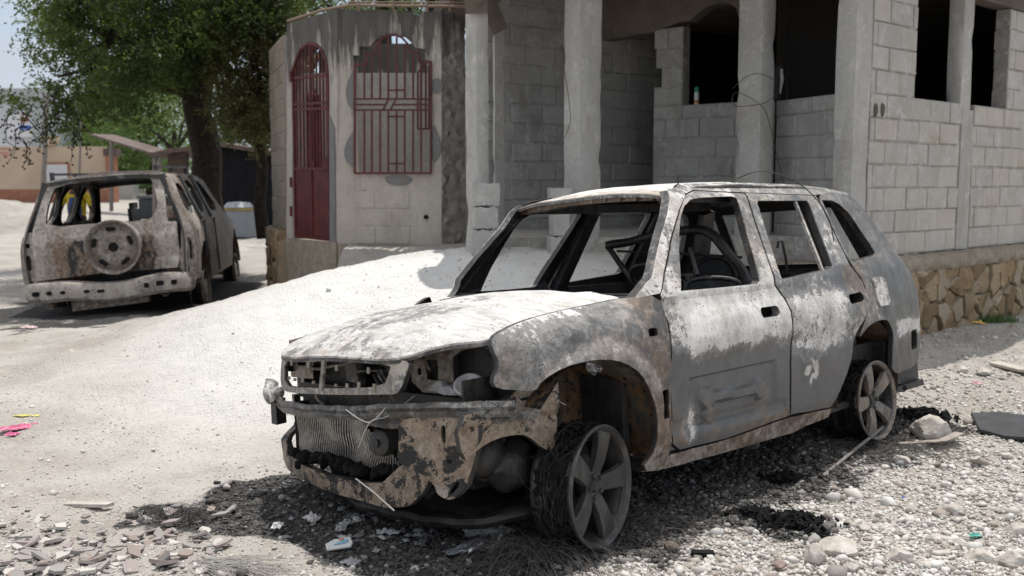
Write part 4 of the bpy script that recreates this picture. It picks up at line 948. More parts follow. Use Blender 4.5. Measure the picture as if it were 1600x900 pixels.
# ------------------------------------------------------------------ person beyond the far vehicle
def skin_body(name, joints, edges, radii, mat, parent, sub=2):
    me = bpy.data.meshes.new(name); me.from_pydata(joints, edges, []); o = bpy.data.objects.new(name, me); COL.objects.link(o); o.parent = parent
    o.modifiers.new('skin', 'SKIN'); sd_ = me.skin_vertices[0].data
    for i, r in enumerate(radii): sd_[i].radius = r if isinstance(r, tuple) else (r, r)
    sd_[0].use_root = True; m = o.modifiers.new('sub', 'SUBSURF'); m.levels = sub; m.render_levels = sub; me.materials.append(mat); return o
pp = P(118, 16.6); per = tag(empty('person', (pp.x, 16.6, GZ(pp.x, 16.6)), R(8)), 'person in yellow shirt with blue front standing beyond the far wreck', 'person')
per.scale = (.95, .95, (1.63 - GZ(pp.x, 16.6)) / 1.80)
M_SKIN = plain('dark_skin', (.075, .04, .028), .55, 0, .1)
J = [(0, 0, .95), (0, .01, 1.12), (0, .0, 1.32), (0, -.01, 1.47), (0, -.02, 1.55), (0, -.03, 1.66), (.19, 0, 1.43), (.27, -.04, 1.15), (.25, -.16, .93), (-.19, 0, 1.43), (-.27, -.04, 1.15), (-.25, -.16, .93), (.10, 0, .88), (.11, -.02, .50), (.12, .03, .09), (.13, -.10, .04), (-.10, 0, .88), (-.11, -.03, .50), (-.12, .02, .09), (-.13, -.11, .04)]
skin_body('body', J, [(0, 1), (1, 2), (2, 3), (3, 4), (4, 5), (3, 6), (6, 7), (7, 8), (3, 9), (9, 10), (10, 11), (0, 12), (12, 13), (13, 14), (14, 15), (0, 16), (16, 17), (17, 18), (18, 19)], [(.15, .10), (.14, .10), (.17, .11), (.08, .07), .055, (.085, .10), .06, .042, .032, .06, .042, .032, .09, .06, .042, .035, .09, .06, .042, .035], M_SKIN, per)
skin_body('shirt', [(0, 0, .98), (0, .01, 1.15), (0, 0, 1.34), (0, 0, 1.45), (.20, 0, 1.43), (.27, -.03, 1.22), (-.20, 0, 1.43), (-.27, -.03, 1.22)], [(0, 1), (1, 2), (2, 3), (3, 4), (4, 5), (3, 6), (6, 7)], [(.175, .12), (.165, .12), (.19, .13), (.11, .09), .078, .07, .078, .07], plain('yellow_cloth', (.55, .42, .03), .9), per)
mb = MB(); mb.tube([(0, -.10, 1.0), (0, -.125, 1.2), (0, -.11, 1.40)], [.10, .115, .08], 14); mb.obj('bib', [plain('blue_cloth', (.035, .06, .20), .9)], per, 60)
skin_body('trousers', [(0, 0, .96), (.10, 0, .86), (.11, -.02, .50), (.12, .03, .12), (-.10, 0, .86), (-.11, -.03, .50), (-.12, .02, .12)], [(0, 1), (1, 2), (2, 3), (0, 4), (4, 5), (5, 6)], [(.17, .12), .115, .085, .07, .115, .085, .07], plain('dark_cloth_blue', (.02, .022, .04), .9), per)
mb = MB(); mb.lathe([(0, .12), (.06, .105), (.095, .05), (.10, 0), (.09, -.03)], (0, -.02, 1.68), (0, 0, 1), 16); mb.obj('hair', [M_BLACK], per, 60)

# ------------------------------------------------------------------ burnt-out car in front
car = empty('burnt_out_car', CT); car.rotation_euler = CM.to_euler()
tag(car, 'burnt-out five-door car shell in ash white and grey, nearest the camera', 'car wreck')
def ip(v, xs, ys):
    return float(np.interp(v, xs, ys))
def S(x, z):
    w_ = ip(z, [.15, .25, .40, .60, .75, .85, .95, 1.05, 1.08, 1.5, 1.6], [.77, .80, .835, .845, .85, .845, .825, .80, .79, .56, .45])
    k = ip(x, [-2.16, -2.08, -2.0, -1.9, -1.7, -1.4, -1, 1.2, 1.4, 1.6, 1.75, 1.85, 1.95], [.70, .80, .86, .90, .945, .975, 1, 1, .985, .94, .86, .76, .6])
    if x > .72 and z > .9: w_ -= min(1, (x - .72) / .2) * ((z - .9) / .15) ** 2 * .10
    return w_ * k
def dent(x, z, a=.005): return a * noise.noise(Vector((x * 2.3, z * 3.1, 4))) + a * .45 * noise.noise(Vector((x * 8, z * 8, 1)))
def fside(x, z): return (x, S(x, z) + dent(x, z), z)
def fdoor(x, z):
    y = S(x, z) + dent(x, z, .006)
    if z < 1.03:
        y += .016 * smooth(.735, .80, z) * (1 - smooth(.90, 1.0, z)) - .004
        if x > .55: y -= .014 * smooth(.56, .70, x) * smooth(.5, .9, z)
        if .3 < z < .75 and x > -.22:               # pressed stiffener left in the bared door skin
            d1 = math.hypot(x - .46, z - .565); d2 = math.hypot(x - .02, z - .545); d3 = math.hypot(x - .44, z - .485)
            ch = abs(z - (.545 + .02 * (x / .46))) if .02 < x < .46 else 9
            e = max(smooth(.056, .042, d1), smooth(.056, .042, d2), smooth(.046, .034, d3), smooth(.030, .018, ch))
            fr_ = max(abs((x - .24) / .37), abs((z - .56) / .115)); e2 = smooth(1.0, .92, fr_)
            y += .022 * e - .014 * e2
            y -= .008 * smooth(.04, .02, abs(z - .44 - .04 * x))
    return (x, y, z)
def flare(x, z, cx, cz, r0, w_=.10, h_=.022):
    d = math.hypot(x - cx, z - cz) - r0
    return h_ * smooth(w_, w_ * .35, d) if d > -.2 else h_
def ffender(x, z):
    return (x, S(x, z) + dent(x, z, .007) + flare(x, z, 1.19, .45, .36) * smooth(1.7, 1.5, x), z)
def fquart(x, z):
    return (x, S(x, z) + dent(x, z, .006) + flare(x, z, -1.12, .42, .33, .09, .018) * (1 - smooth(.8, .9, z)), z)
N_ = lambda p, s, k=0: noise.noise(Vector((p.x * s, p.y * s + k, p.z * s)))
def at_frame(p): return (.05 + .1 * N_(p, 4), .06 + .18 * N_(p, 5, 3), -.02 + .08 * N_(p, 6, 7))
def at_fdoor(p):
    if p.z > 1.07: return at_frame(p)
    w_ = -.30 + .58 * smooth(.68, .84, p.z + .06 * N_(p, 5)) - .10 * smooth(.92, 1.02, p.z) * smooth(.3, -.1, p.x)
    if p.x > .6: w_ -= .22
    w_ += .45 * smooth(.12, .05, math.hypot((p.x - .60) * 1.2, (p.z - .47) * .8))
    return (w_, .02 - .22 * smooth(.4, .8, p.z) + .22 * smooth(.45, .38, p.z) * smooth(.3, -.1, p.x) + .14 * smooth(.60, .72, p.x), -.16)
def at_rdoor(p):
    if p.z > 1.09: return at_frame(p)
    w_ = -.28 + .43 * smooth(.57, .74, p.z + .06 * N_(p, 4)) - .18 * smooth(.93, 1.0, p.z)
    w_ += .7 * smooth(.09, .05, math.hypot(p.x + .46, (p.z - .57) * 1.1)) * (1 if N_(p, 22) > -.18 else 0)
    w_ -= .22 * smooth(-.80, -.95, p.x) * smooth(.75, .9, p.z)
    return (w_, -.16 + .34 * smooth(-.78, -.98, p.x) + .2 * smooth(.42, .36, p.z), -.14 + .10 * smooth(-.8, -1., p.x))
def at_fend(p):
    w_ = -.10 + .22 * smooth(.97, 1.03, p.z) * smooth(1.0, 1.3, p.x) - .12 * smooth(.95, .8, p.x)
    d = math.hypot(p.x - 1.19, p.z - .45); w_ += .12 * smooth(.47, .42, d) * smooth(.6, .75, p.z)
    return (w_ + .06, .09 + .10 * smooth(.50, .42, d) + .08 * smooth(1.0, .8, p.x) - .16 * smooth(.88, .98, p.z) * smooth(.9, 1.1, p.x), -.07)
def at_quart(p):
    if p.z > 1.12: return (-.10 + .1 * N_(p, 4), .02, .0)
    w_ = -.18 + .38 * smooth(.08, .03, abs(p.z - .69 - .03 * N_(p, 5))) * smooth(-1.4, -1.6, p.x) - .25 * smooth(.60, .5, p.z) + .16 * smooth(-1.35, -1.2, p.x) * smooth(.75, .85, p.z)
    return (w_, -.16 + .3 * smooth(-1.4, -1.15, p.x) + .05 * smooth(.6, .5, p.z), -.12)
def at_hood(p):
    k = smooth(.62, .2, math.hypot((p.x - 1.42) * 1.2, (p.y + .15) * .85)); e = smooth(1.70, 1.82, p.x)
    e2 = smooth(1.55, 1.78, p.x)
    return (.26 - .14 * k - .14 * e, -.22 + .16 * e2 + .16 * e, -.22 + .20 * k + .05 * e2)
def at_roof(p):
    e = smooth(.40, .50, abs(p.y)); f_ = smooth(.12, .27, p.x)
    return (.26 - .16 * e, -.12 + .24 * e + .3 * f_, -.2 + .05 * e)
def P_(name, out_, holes, fn, mats, at_, step=.03, fl=None, ofl=None, off=(0, -.006, 0), parent=None, sm=32):
    return panel(name, out_, holes, fn, off, mats, parent or car, step, at_, fl, ofl, sm)
BM = [M_BODY, M_SOOT]; DM = [M_DOOR, M_SOOT]
FDo = [(.71, 1.05), (.70, .94), (.73, .70), (.72, .40), (.66, .362), (.31, .352), (-.25, .372), (-.245, .63), (-.265, .90), (-.25, .97), (-.195, 1.04), (-.27, 1.25), (-.365, 1.515), (.05, 1.53), (.17, 1.505), (.28, 1.425), (.45, 1.285), (.62, 1.135)]
FDw = chaikin([(.57, 1.06), (.47, 1.20), (.375, 1.32), (.25, 1.435), (.15, 1.485), (0, 1.495), (-.15, 1.50), (-.262, 1.495), (-.255, 1.42), (-.16, 1.2), (-.085, 1.055), (.2, 1.055)], 1)
FDw = [(.565, 1.058), (.47, 1.20), (.375, 1.32), (.30, 1.40), (.23, 1.452), (.15, 1.484), (.05, 1.494), (-.23, 1.50), (-.262, 1.49), (-.262, 1.46), (-.08, 1.062), (-.06, 1.052), (.2, 1.052)]
door_f = P_('front_door', FDo, [FDw, rrect(-.09, .912, .165, .052, .022)], fdoor, DM, at_fdoor, .0135, .045, .03)
RDo = [(-.213, 1.04), (-.268, .97), (-.283, .90), (-.263, .63), (-.268, .378), (-.45, .362), (-.68, .352), (-.76, .43), (-.84, .53), (-.885, .60), (-.915, .69), (-1.03, .81), (-1.11, .90), (-1.12, 1.0), (-1.03, 1.09), (-1.055, 1.30), (-1.085, 1.50), (-.385, 1.518), (-.285, 1.25)]
RDw = [(-.45, 1.475), (-.94, 1.472), (-.95, 1.45), (-.845, 1.10), (-.82, 1.088), (-.29, 1.058), (-.275, 1.075), (-.43, 1.46)]
door_r = P_('rear_door', RDo, [RDw, rrect(-.97, .915, .17, .055, .024, rot=-.05)], fdoor, DM, at_rdoor, .026, .045, .03)
FEo = [(.83, 1.052), (.93, 1.046), (1.13, 1.036), (1.31, 1.026), (1.47, 1.01), (1.60, .985), (1.665, .958), (1.68, .92), (1.66, .86), (1.695, .80), (1.68, .768), (1.60, .755), (1.535, .742), (1.50, .78), (1.40, .822), (1.30, .832), (1.18, .828), (1.06, .800), (.96, .742), (.895, .65), (.86, .55), (.865, .42), (.955, .322), (.80, .30), (.735, .335), (.74, .70), (.715, .94), (.725, 1.05)]
fender = P_('fender', chaikin(FEo, 1), [rrect(.825, .90, .066, .036, .012), rrect(.787, .585, .066, .125, .010)], ffender, BM, at_fend, .024, .02, .028)
QUo = [(-1.10, 1.50), (-1.07, 1.30), (-1.045, 1.095), (-1.135, 1.0), (-1.125, .90), (-1.045, .81), (-.935, .695), (-1.0, .735), (-1.08, .762), (-1.2, .775), (-1.33, .765), (-1.385, .72), (-1.395, .66), (-1.375, .57), (-1.38, .44), (-1.6, .43), (-1.85, .44), (-1.98, .49), (-2.05, .58), (-2.08, .72), (-2.07, .82), (-2.02, .90), (-1.93, .98), (-1.83, 1.06), (-1.75, 1.16), (-1.69, 1.28), (-1.62, 1.40), (-1.55, 1.49), (-1.50, 1.525), (-1.3, 1.525)]
QUw = [(-1.125, 1.475), (-1.25, 1.472), (-1.32, 1.45), (-1.375, 1.40), (-1.435, 1.20), (-1.44, 1.15), (-1.42, 1.135), (-1.09, 1.11), (-1.075, 1.13)]
quart = P_('quarter_panel', chaikin(QUo, 1), [QUw, rrect(-1.80, .60, .14, .12, .02)], fquart, BM, at_quart, .028, .045, .03)
fuel = panel('fuel_flap', rrect(-1.31, .93, .155, .165, .03), [], lambda x, z: (x, S(x, z) + .014, z), (0, -.012, 0), M_BODY, quart, .03, lambda p: (.12, 0, -.1), None, None, 30)
rock = P_('sill', [(.93, .315), (.72, .352), (.31, .342), (-.25, .362), (-.68, .342), (-.66, .30), (-.3, .272), (.3, .282), (.8, .295)], [], lambda x, z: (x, S(x, z) - .004 + .012 * noise.noise(Vector((x * 5, z * 9, 0))), z), [M_RUST, M_SOOT], lambda p: (.06 + .15 * N_(p, 4), .05, -.1), .025, None, .05)
APo = [(.83, 1.045), (.77, 1.085), (.58, 1.255), (.38, 1.415), (.315, 1.482), (.27, 1.53), (.05, 1.553), (.05, 1.537), (.165, 1.513), (.285, 1.435), (.46, 1.295), (.63, 1.145), (.715, 1.06)]
apil = P_('windscreen_pillar', APo, [], fside, BM, lambda p: (.12 + .1 * N_(p, 5), .10 + .35 * N_(p, 4, 2), -.10), .02, None, .055)
railo = [(.06, 1.535), (-.38, 1.522), (-1.09, 1.505), (-1.30, 1.522), (-1.52, 1.505), (-1.53, 1.52), (-1.3, 1.552), (-1.0, 1.572), (-.4, 1.58), (.06, 1.57), (.27, 1.533)]
rail = P_('roof_rail', railo, [], fside, BM, lambda p: (.02 + .1 * N_(p, 3), .04, -.08), .03)
for o in (door_f, door_r, quart, rock, apil, rail):
    m_ = mirror(o)
    if o in (door_f, apil):                            # the far windscreen pillar leans back
        for v in m_.data.vertices:
            t_ = min(1, max(0, (1.50 - v.co.z) / .45)) * smooth(.93, 1.03, v.co.z) * (smooth(.1, .35, v.co.x) if o is door_f else 1); v.co.x -= .16 * t_; v.co.y += .03 * t_
ff = mirror(fender)                                    # the far wing sagged in the fire
for v in ff.data.vertices: v.co.z -= .075 * smooth(.70, .98, v.co.z) * smooth(.75, 1.1, v.co.x)
def zroof(x, y):
    return ip(x, [-1.6, -1.5, -1.2, -.8, -.4, 0, .15, .3, .35], [1.51, 1.543, 1.585, 1.60, 1.605, 1.592, 1.575, 1.548, 1.535]) - .036 * (abs(y) / .5) ** 3 + .006 * noise.noise(Vector((x * 3, y * 3, 2))) + .003 * noise.noise(Vector((x * 9, y * 9, 2)))
panel('roof', [(.29, -.505), (.33, -.25), (.345, 0), (.33, .25), (.29, .505), (.0, .51), (-1.0, .51), (-1.52, .505), (-1.57, 0), (-1.52, -.505), (-1.0, -.51), (0, -.51)], [], lambda x, y: (x, y, zroof(x, y)), (0, 0, -.006), BM, car, .045, at_roof, None, .02, 30)
def zhood(x, y):
    b = ip(x, [.75, .82, 1.1, 1.4, 1.58, 1.70, 1.78, 1.84, 1.88], [1.082, 1.088, 1.074, 1.050, 1.022, .984, .945, .905, .875])
    z = b - .042 * (abs(y) / .73) ** 2 - .012 * smooth(.60, .72, abs(y))
    z += .010 * smooth(.08, .0, abs(abs(y) - .30 - .18 * (1.8 - x))) * smooth(1.8, 1.6, x)      # pressed ridges
    z -= .045 * smooth(-.05, -.65, y)
    return z + .009 * noise.noise(Vector((x * 2.2, y * 2.2, 6))) + .004 * noise.noise(Vector((x * 7, y * 7, 6)))
Fx = lambda y: 1.872 - .12 * y * y - .25 * y ** 4
hout = [(.80, .695), (.93, .688), (1.13, .698), (1.31, .706), (1.47, .708), (1.60, .705), (1.665, .69), (1.715, .64), (1.75, .56), (1.79, .49), (1.825, .43)] + [(Fx(y), y) for y in (.36, .2, .05, -.1, -.25, -.4, -.52)] + [(1.80, -.58), (1.76, -.63), (1.70, -.68), (1.60, -.715), (1.40, -.727), (1.13, -.722), (.80, -.715), (.83, -.3), (.84, 0), (.83, .3)]
hood = panel('hood', chaikin(hout, 1), [], lambda x, y: (x, y, zhood(x, y)), (0, 0, -.008), [M_HOOD, M_SOOT], car, .03, at_hood, None, .022, 30)
for s_ in (1,):
    mb = MB(); mb.tube([(x, s_ * (S(x, z) - .04), z - .055) for x, z in ((.80, 1.05), (.93, 1.046), (1.13, 1.036), (1.31, 1.026), (1.47, 1.01), (1.60, .985), (1.66, .955))], .022, 6); mb.obj('hood_gap_shade', [M_BLACK], car)  # black bar added under the seam so the hood gap reads dark
# grille frame: the hood's turned-down nose with the grille opening
def fnose(y, z): return (Fx(y) + .006 - .10 * max(0, z - .74), y, z)
gt = [(y, zhood(Fx(y), y) - .002) for y in (-.56, -.4, -.25, -.1, .05, .2, .35)]
gh_ = [(y, zhood(Fx(y), y) - .022) for y in (-.52, -.35, -.1, .12, .335)] + [(.325, .83), (.295, .772), (0, .748), (-.3, .732), (-.505, .722)]
grf = panel('grille_frame', chaikin(gt + [(.43, .875), (.415, .83), (.385, .765), (.36, .745), (.30, .742), (0, .722), (-.45, .697), (-.56, .70), (-.585, .76)], 1), [chaikin(gh_, 1)], fnose, (-.006, 0, 0), BM, car, .02, lambda p: (.06 + .10 * smooth(.80, .86, p.z), .16 + .1 * N_(p, 6), -.06), .02, .03)
mb = MB(); mb.bar(fnose(-.115, .86), fnose(-.135, .735), .022, .012, up=(1, 0, 0))
rnd = random.Random(4)
for y in (-.45, -.38, -.30, -.2, -.02, .06, .14, .24): mb.bar(Vector(fnose(y, .735 + .02)), Vector(fnose(y, .765 + rnd.uniform(.0, .02))), .018, .006, up=(1, 0, 0))
for y in (-.42, -.25, -.02, .2): mb.bar(Vector(fnose(y, .845)), Vector(fnose(y, .82)), .016, .006, up=(1, 0, 0))
mb.obj('grille_tab', [M_BAR2], grf, attr=lambda p: (.0, .1, 0))['kind'] = 'stuff'
# cowl, header, bulkhead, floor, inner structure
mb = MB()
for i in range(12):
    y0, y1 = -.54 + .09 * i, -.45 + .09 * i; f_ = lambda y: (.335 - .10 * (y / .54) ** 2, y, 1.528 - .02 * (y / .54) ** 2)
    a, b = f_(y0), f_(y1); mb.box((a[0] - .075, y0, a[2] - .028), (a[0], y1, a[2] + .002))
mb.obj('windscreen_header', [M_RUST], car, attr=lambda p: (-.1, .1, .04))
mb = MB(); mb.box((.66, -.58, .98), (.84, .72, 1.045)); mb.box((.62, -.60, .93), (.66, .70, 1.05)); mb.obj('cowl', [M_SOOT], car, warp=.02)
mb = MB(); mb.box((.86, -.70, .33), (.90, .70, 1.0)); mb.box((-1.95, -.76, .30), (.88, .76, .335)); mb.box((-2.0, -.7, .32), (-1.3, .7, .5)); mb.box((-1.45, -.78, .3), (-1.40, .78, .62)); mb.obj('floor_pan', [M_SOOT], car, warp=.015)
mb = MB()
for s in (-1, 1):
    mb.bar((-.235, s * .735, .36), (-.235, s * .735, 1.02), .10, .06, up=(1, 0, 0)); mb.bar((-.235, s * .735, 1.02), (-.365, s * .515, 1.50), .05, .085, up=(1, 0, 0))
    mb.bar((-.95, s * .735, 1.06), (-1.04, s * .515, 1.49), .04, .13, up=(1, 0, 0))
for s in (-1, 1):
    mb.bar((-1.60, s * .66, 1.02), (-1.48, s * .48, 1.47), .05, .13, up=(1, 0, 0)); mb.bar((.22, s * .455, 1.50), (-1.45, s * .455, 1.50), .06, .05); mb.bar((-.42, s * .46, 1.57), (-.42, s * .0, 1.58), .06, .02); mb.bar((-1.05, s * .46, 1.56), (-1.05, 0, 1.575), .06, .02)
mb.obj('inner_pillars', [M_SOOT], car, warp=.006, ws=9, attr=lambda p: (-.05, .18 * (1 if N_(p, 3) > 0 else .2), .03))
mb = MB(); f1, f2 = fside(-.835, 1.475), fside(-.725, 1.065)
mb.bar((f1[0], f1[1] - .012, f1[2]), (f2[0], f2[1] - .012, f2[2]), .016, .018, up=(1, 0, 0)); mb.obj('window_bar', [M_BODY], door_r, attr=lambda p: (.1, .1, 0))
for s in (-1, 1):                                     # sooty inner skins of the doors
    mb = MB(); mb.box((-.20, s * .72 - .01, .42), (.66, s * .72 + .01, 1.0)); mb.box((-1.0, s * .72 - .01, .5), (-.30, s * .72 + .01, 1.02)); mb.obj('door_lining', [M_SOOT], car, warp=.03, ws=5)
tg = lambda y, z: (-2.06 + ip(z, [.5, .9, 1.02, 1.52], [.02, 0, .06, .50]), y, z)
panel('tailgate', [(-.66, .45), (.66, .45), (.66, .95), (.60, 1.1), (.50, 1.52), (-.50, 1.52), (-.60, 1.1), (-.66, .95)], [[(-.52, 1.08), (.52, 1.08), (.44, 1.44), (-.44, 1.44)]], tg, (.02, 0, 0), BM, car, .08, lambda p: (0, .1, 0), .03)
# front end: crossbars, brackets, radiator, lower beam
def curve(pts, k=8):
    q = [Vector(p) for p in pts]; s = []
    for i in range(len(q) - 1):
        p0, p1, p2, p3 = q[max(i - 1, 0)], q[i], q[i + 1], q[min(i + 2, len(q) - 1)]
        for j in range(k):
            t_ = j / k; s.append(.5 * ((2 * p1) + (p2 - p0) * t_ + (2 * p0 - 5 * p1 + 4 * p2 - p3) * t_ ** 2 + (3 * p1 - p0 - 3 * p2 + p3) * t_ ** 3))
    return s + [q[-1]]
def ribbon(mb, pts, sec, up=(0, 0, 1)):              # sweep a closed section (a: outwards, b: up) along a curve
    rings = []
    for i, p in enumerate(pts):
        t_ = (pts[min(i + 1, len(pts) - 1)] - pts[max(i - 1, 0)]).normalized(); o_ = t_.cross(Vector(up)).normalized()
        rings.append([p + o_ * a + Vector(up) * b for a, b in sec])
    n = len(sec); V = [v for r in rings for v in r]
    Fc = [(i * n + k, i * n + (k + 1) % n, (i + 1) * n + (k + 1) % n, (i + 1) * n + k) for i in range(len(pts) - 1) for k in range(n)] + [tuple(range(n)), tuple((len(pts) - 1) * n + k for k in range(n))[::-1]]
    mb.add(V, Fc)
AT_T = lambda p: (.0 + .12 * N_(p, 7), .0, -.05 + .1 * N_(p, 9, 4))
xb = curve([(1.70, -.80, .625), (1.77, -.62, .612), (1.83, -.3, .622), (1.85, 0, .645), (1.85, .3, .672), (1.80, .55, .69), (1.72, .70, .695), (1.63, .80, .695)], 10)
mb = MB(); ribbon(mb, xb, [(0, -.028), (.012, -.028), (.022, -.01), (.012, .0), (.022, .012), (.010, .03), (0, .03)]); 
mb.obj('front_crossbar', [M_BAR], car, 40, attr=lambda p: (-.04 + .1 * N_(p, 6), .10 * smooth(.1, -.4, p.y), .0), warp=.010, ws=7)
mb = MB(); xb2 = curve([(1.76, .0, .59), (1.80, .25, .612), (1.79, .45, .63), (1.74, .60, .648), (1.66, .74, .655), (1.5, .79, .65)], 8); ribbon(mb, xb2, [(-.03, -.012), (.0, -.02), (.012, 0), (0, .012), (-.03, .008)])
mb.obj('bumper_mount', [M_BAR], car, 40, attr=AT_T, warp=.006, ws=7)
M2 = [M_TAN, M_SOOT]
fb = lambda y, z: (1.815 - .16 * y * y + .012 * noise.noise(Vector((y * 6, z * 6, 1))) - .10 * smooth(.42, .5, z), y, z)
panel('lower_beam', [(-.83, .63), (-.79, .63), (-.755, .50), (-.74, .45), (-.66, .372), (-.45, .345), (-.2, .34), (.05, .345), (.17, .36), (.25, .42), (.31, .48), (.36, .475), (.40, .43), (.44, .40), (.40, .34), (.33, .285), (.2, .262), (0, .265), (-.3, .27), (-.55, .28), (-.68, .30), (-.74, .34), (-.80, .46)], [], fb, (-.008, 0, 0), M2, car, .022, lambda p: (.0 + .15 * N_(p, 6), .03, .0), None, .035)
fp = lambda y, z: (1.875 - .45 * (y - .40) + .012 * noise.noise(Vector((y * 9, z * 9, 7))) + .02 * smooth(.40, .37, z), y, z)
brk = panel('bumper_bracket', chaikin([(.395, .645), (.46, .662), (.58, .668), (.69, .678), (.705, .60), (.675, .50), (.65, .42), (.635, .375), (.61, .352), (.57, .358), (.535, .385), (.49, .43), (.43, .465), (.39, .49), (.40, .57)], 1), [rrect(.573, .60, .020, .068, .0098), rrect(.585, .495, .018, .018, .0085), rrect(.605, .395, .020, .048, .0098, rot=-.35), rrect(.64, .64, .02, .012, .005), rrect(.66, .585, .014, .03, .006)], fp, (-.006, 0, 0), M2, car, .018, lambda p: (.0, .06, -.02 + .16 * N_(p, 9)), .012, .03)
panel('inner_wing', chaikin([(1.815, .672), (1.72, .69), (1.62, .715), (1.50, .775), (1.42, .80), (1.335, .80), (1.33, .62), (1.355, .47), (1.42, .49), (1.50, .56), (1.58, .575), (1.66, .575), (1.74, .54), (1.80, .50)], 1), [], lambda x, z: (x, .728 - .045 * smooth(1.6, 1.8, x) + .012 * smooth(.60, .64, z) - .010 * smooth(.02, .0, abs(z - .62)) + .012 * noise.noise(Vector((x * 8, z * 8, 3))), z), (0, -.006, 0), M2, car, .02, AT_T, None, .03)
mb = MB()                                             # radiator: crinkled burnt-out fins
rnd = random.Random(9); nF = 50
for i in range(nF):
    y = -.64 + .76 * i / nF; zt = .60 + .02 * noise.noise(Vector((y * 6, 0, 0))) - .85 * max(0, y + .12); zb = .385 - .02 * smooth(-.2, .1, y); pts = []
    for k in range(12):
        z = zt + (zb - zt) * k / 11; pts.append(Vector((1.69 + .022 * noise.noise(Vector((y * 7, z * 9, 2))) + .03 * (z - .5), y + .016 * noise.noise(Vector((y * 3, z * 12, 5))) + .035 * math.sin(z * 17 + y * 4) * .35, z)))
    mb.tube(pts, .0042, 4)
mb.obj('radiator_fins', [M_FIN], car)
mb = MB(); mb.box((1.645, -.66, .36), (1.665, -.10, .60)); mb.box((1.64, -.10, .36), (1.66, .14, .42)); mb.box((1.62, -.69, .36), (1.68, -.65, .62)); mb.obj('radiator_core', [plain('radiator_core', (.02, .018, .016), .8, .2, .5, 40, .6)], car, warp=.015)
mb = MB(); rnd = random.Random(19)                    # charred foam in the beam
for i in range(60):
    y = rnd.uniform(-.66, .2); c = Vector((1.735 + rnd.uniform(-.02, .03), y, .365 + rnd.uniform(-.01, .03) + .03 * noise.noise(Vector((y * 5, 0, 0))))); mb.lathe([(0, -.02), (.022, -.012), (.03, 0), (.02, .014), (0, .02)], c, (rnd.uniform(-1, 1), rnd.uniform(-1, 1), 1), 7)
mb.obj('charred_foam', [M_CHAR], car, warp=.02, ws=20)
mb = MB(); mb.lathe([(0, .03), (.03, .03), (.055, .02), (.058, 0), (.058, -.07), (.04, -.09), (0, -.09)], (1.72, .06, .50), (1, .25, .1), 20); mb.lathe([(.0, .045), (.018, .045), (.018, .02)], (1.72, .06, .50), (1, .25, .1), 10); mb.obj('fan_motor', [M_RIM], car, 40)
mb = MB(); mb.box((1.52, .28, .60), (1.55, .72, .96)); mb.box((1.50, -.75, .62), (1.53, -.30, .92)); mb.box((1.50, -.30, .86), (1.54, .30, .90)); mb.box((1.585, -.72, .58), (1.61, .62, .70)); mb.box((1.40, -.78, .62), (1.60, -.74, .90)); mb.box((1.0, -.76, .40), (1.55, -.73, .92)); mb.box((1.42, -.40, .62), (1.46, .40, .84)); mb.box((1.53, .60, .62), (1.72, .615, .80)); mb.obj('radiator_support', [M_SOOT], car, warp=.01)
panel('lamp_bucket', chaikin([(.18, .715), (.18, .885), (.23, .905), (.42, .925), (.60, .935), (.61, .915), (.44, .89), (.425, .80), (.44, .73), (.46, .715)], 1), [rrect(.305, .81, .075, .085, .006), rrect(.225, .80, .022, .03, .008)], lambda y, z: (1.63 - .07 * (y - .2) + .012 * noise.noise(Vector((y * 12, z * 12, 3))) - .01 * smooth(.03, .0, abs(y - .385)), y, z), (-.006, 0, 0), [M_BAR2, M_SOOT], car, .016, lambda p: (-.02, .12 + .1 * N_(p, 8), .0), .03, .03)
mb = MB(); mb.box((1.40, .42, .68), (1.42, .74, .96)); mb.box((1.42, .30, .70), (1.60, .74, .712)); mb.obj('lamp_cavity_shade', [M_BLACK], car)  # black sheets added behind the lamp opening to stand in for its shade
mb = MB(); mb.lathe([(0, -.02), (.03, -.018), (.055, 0), (.060, .02), (.052, .022), (.03, .004), (0, 0)], (1.64, .555, .755), (.45, .35, .8), 20); mb.obj('washer_bowl', [M_PALE], car, 50, warp=.006)
for k_, (c_, w_, h_) in enumerate((((1.63, .36, .735), .08, .04), ((1.66, .44, .735), .07, .03))):
    mb = MB(); lump_ = [(-1, -1), (1, -1), (1, 1), (-1, 1)]
    mb.prism(chaikin([(c_[1] - w_, c_[2] - h_ * .4), (c_[1] + w_, c_[2] - h_ * .5), (c_[1] + w_ * .7, c_[2] + h_ * .3), (c_[1], c_[2] + h_), (c_[1] - w_ * .8, c_[2] + h_ * .4)], 2), lambda a_, b_, c_=c_: (c_[0] + .02 * noise.noise(Vector((a_ * 30, b_ * 30, k_))), a_, b_), (-.03, 0, 0)); mb.obj('foil_scrap', [M_PALE], car, warp=.012, ws=30)
rnd = random.Random(55)                               # burnt clutter behind the nose: pipes, plates, clips
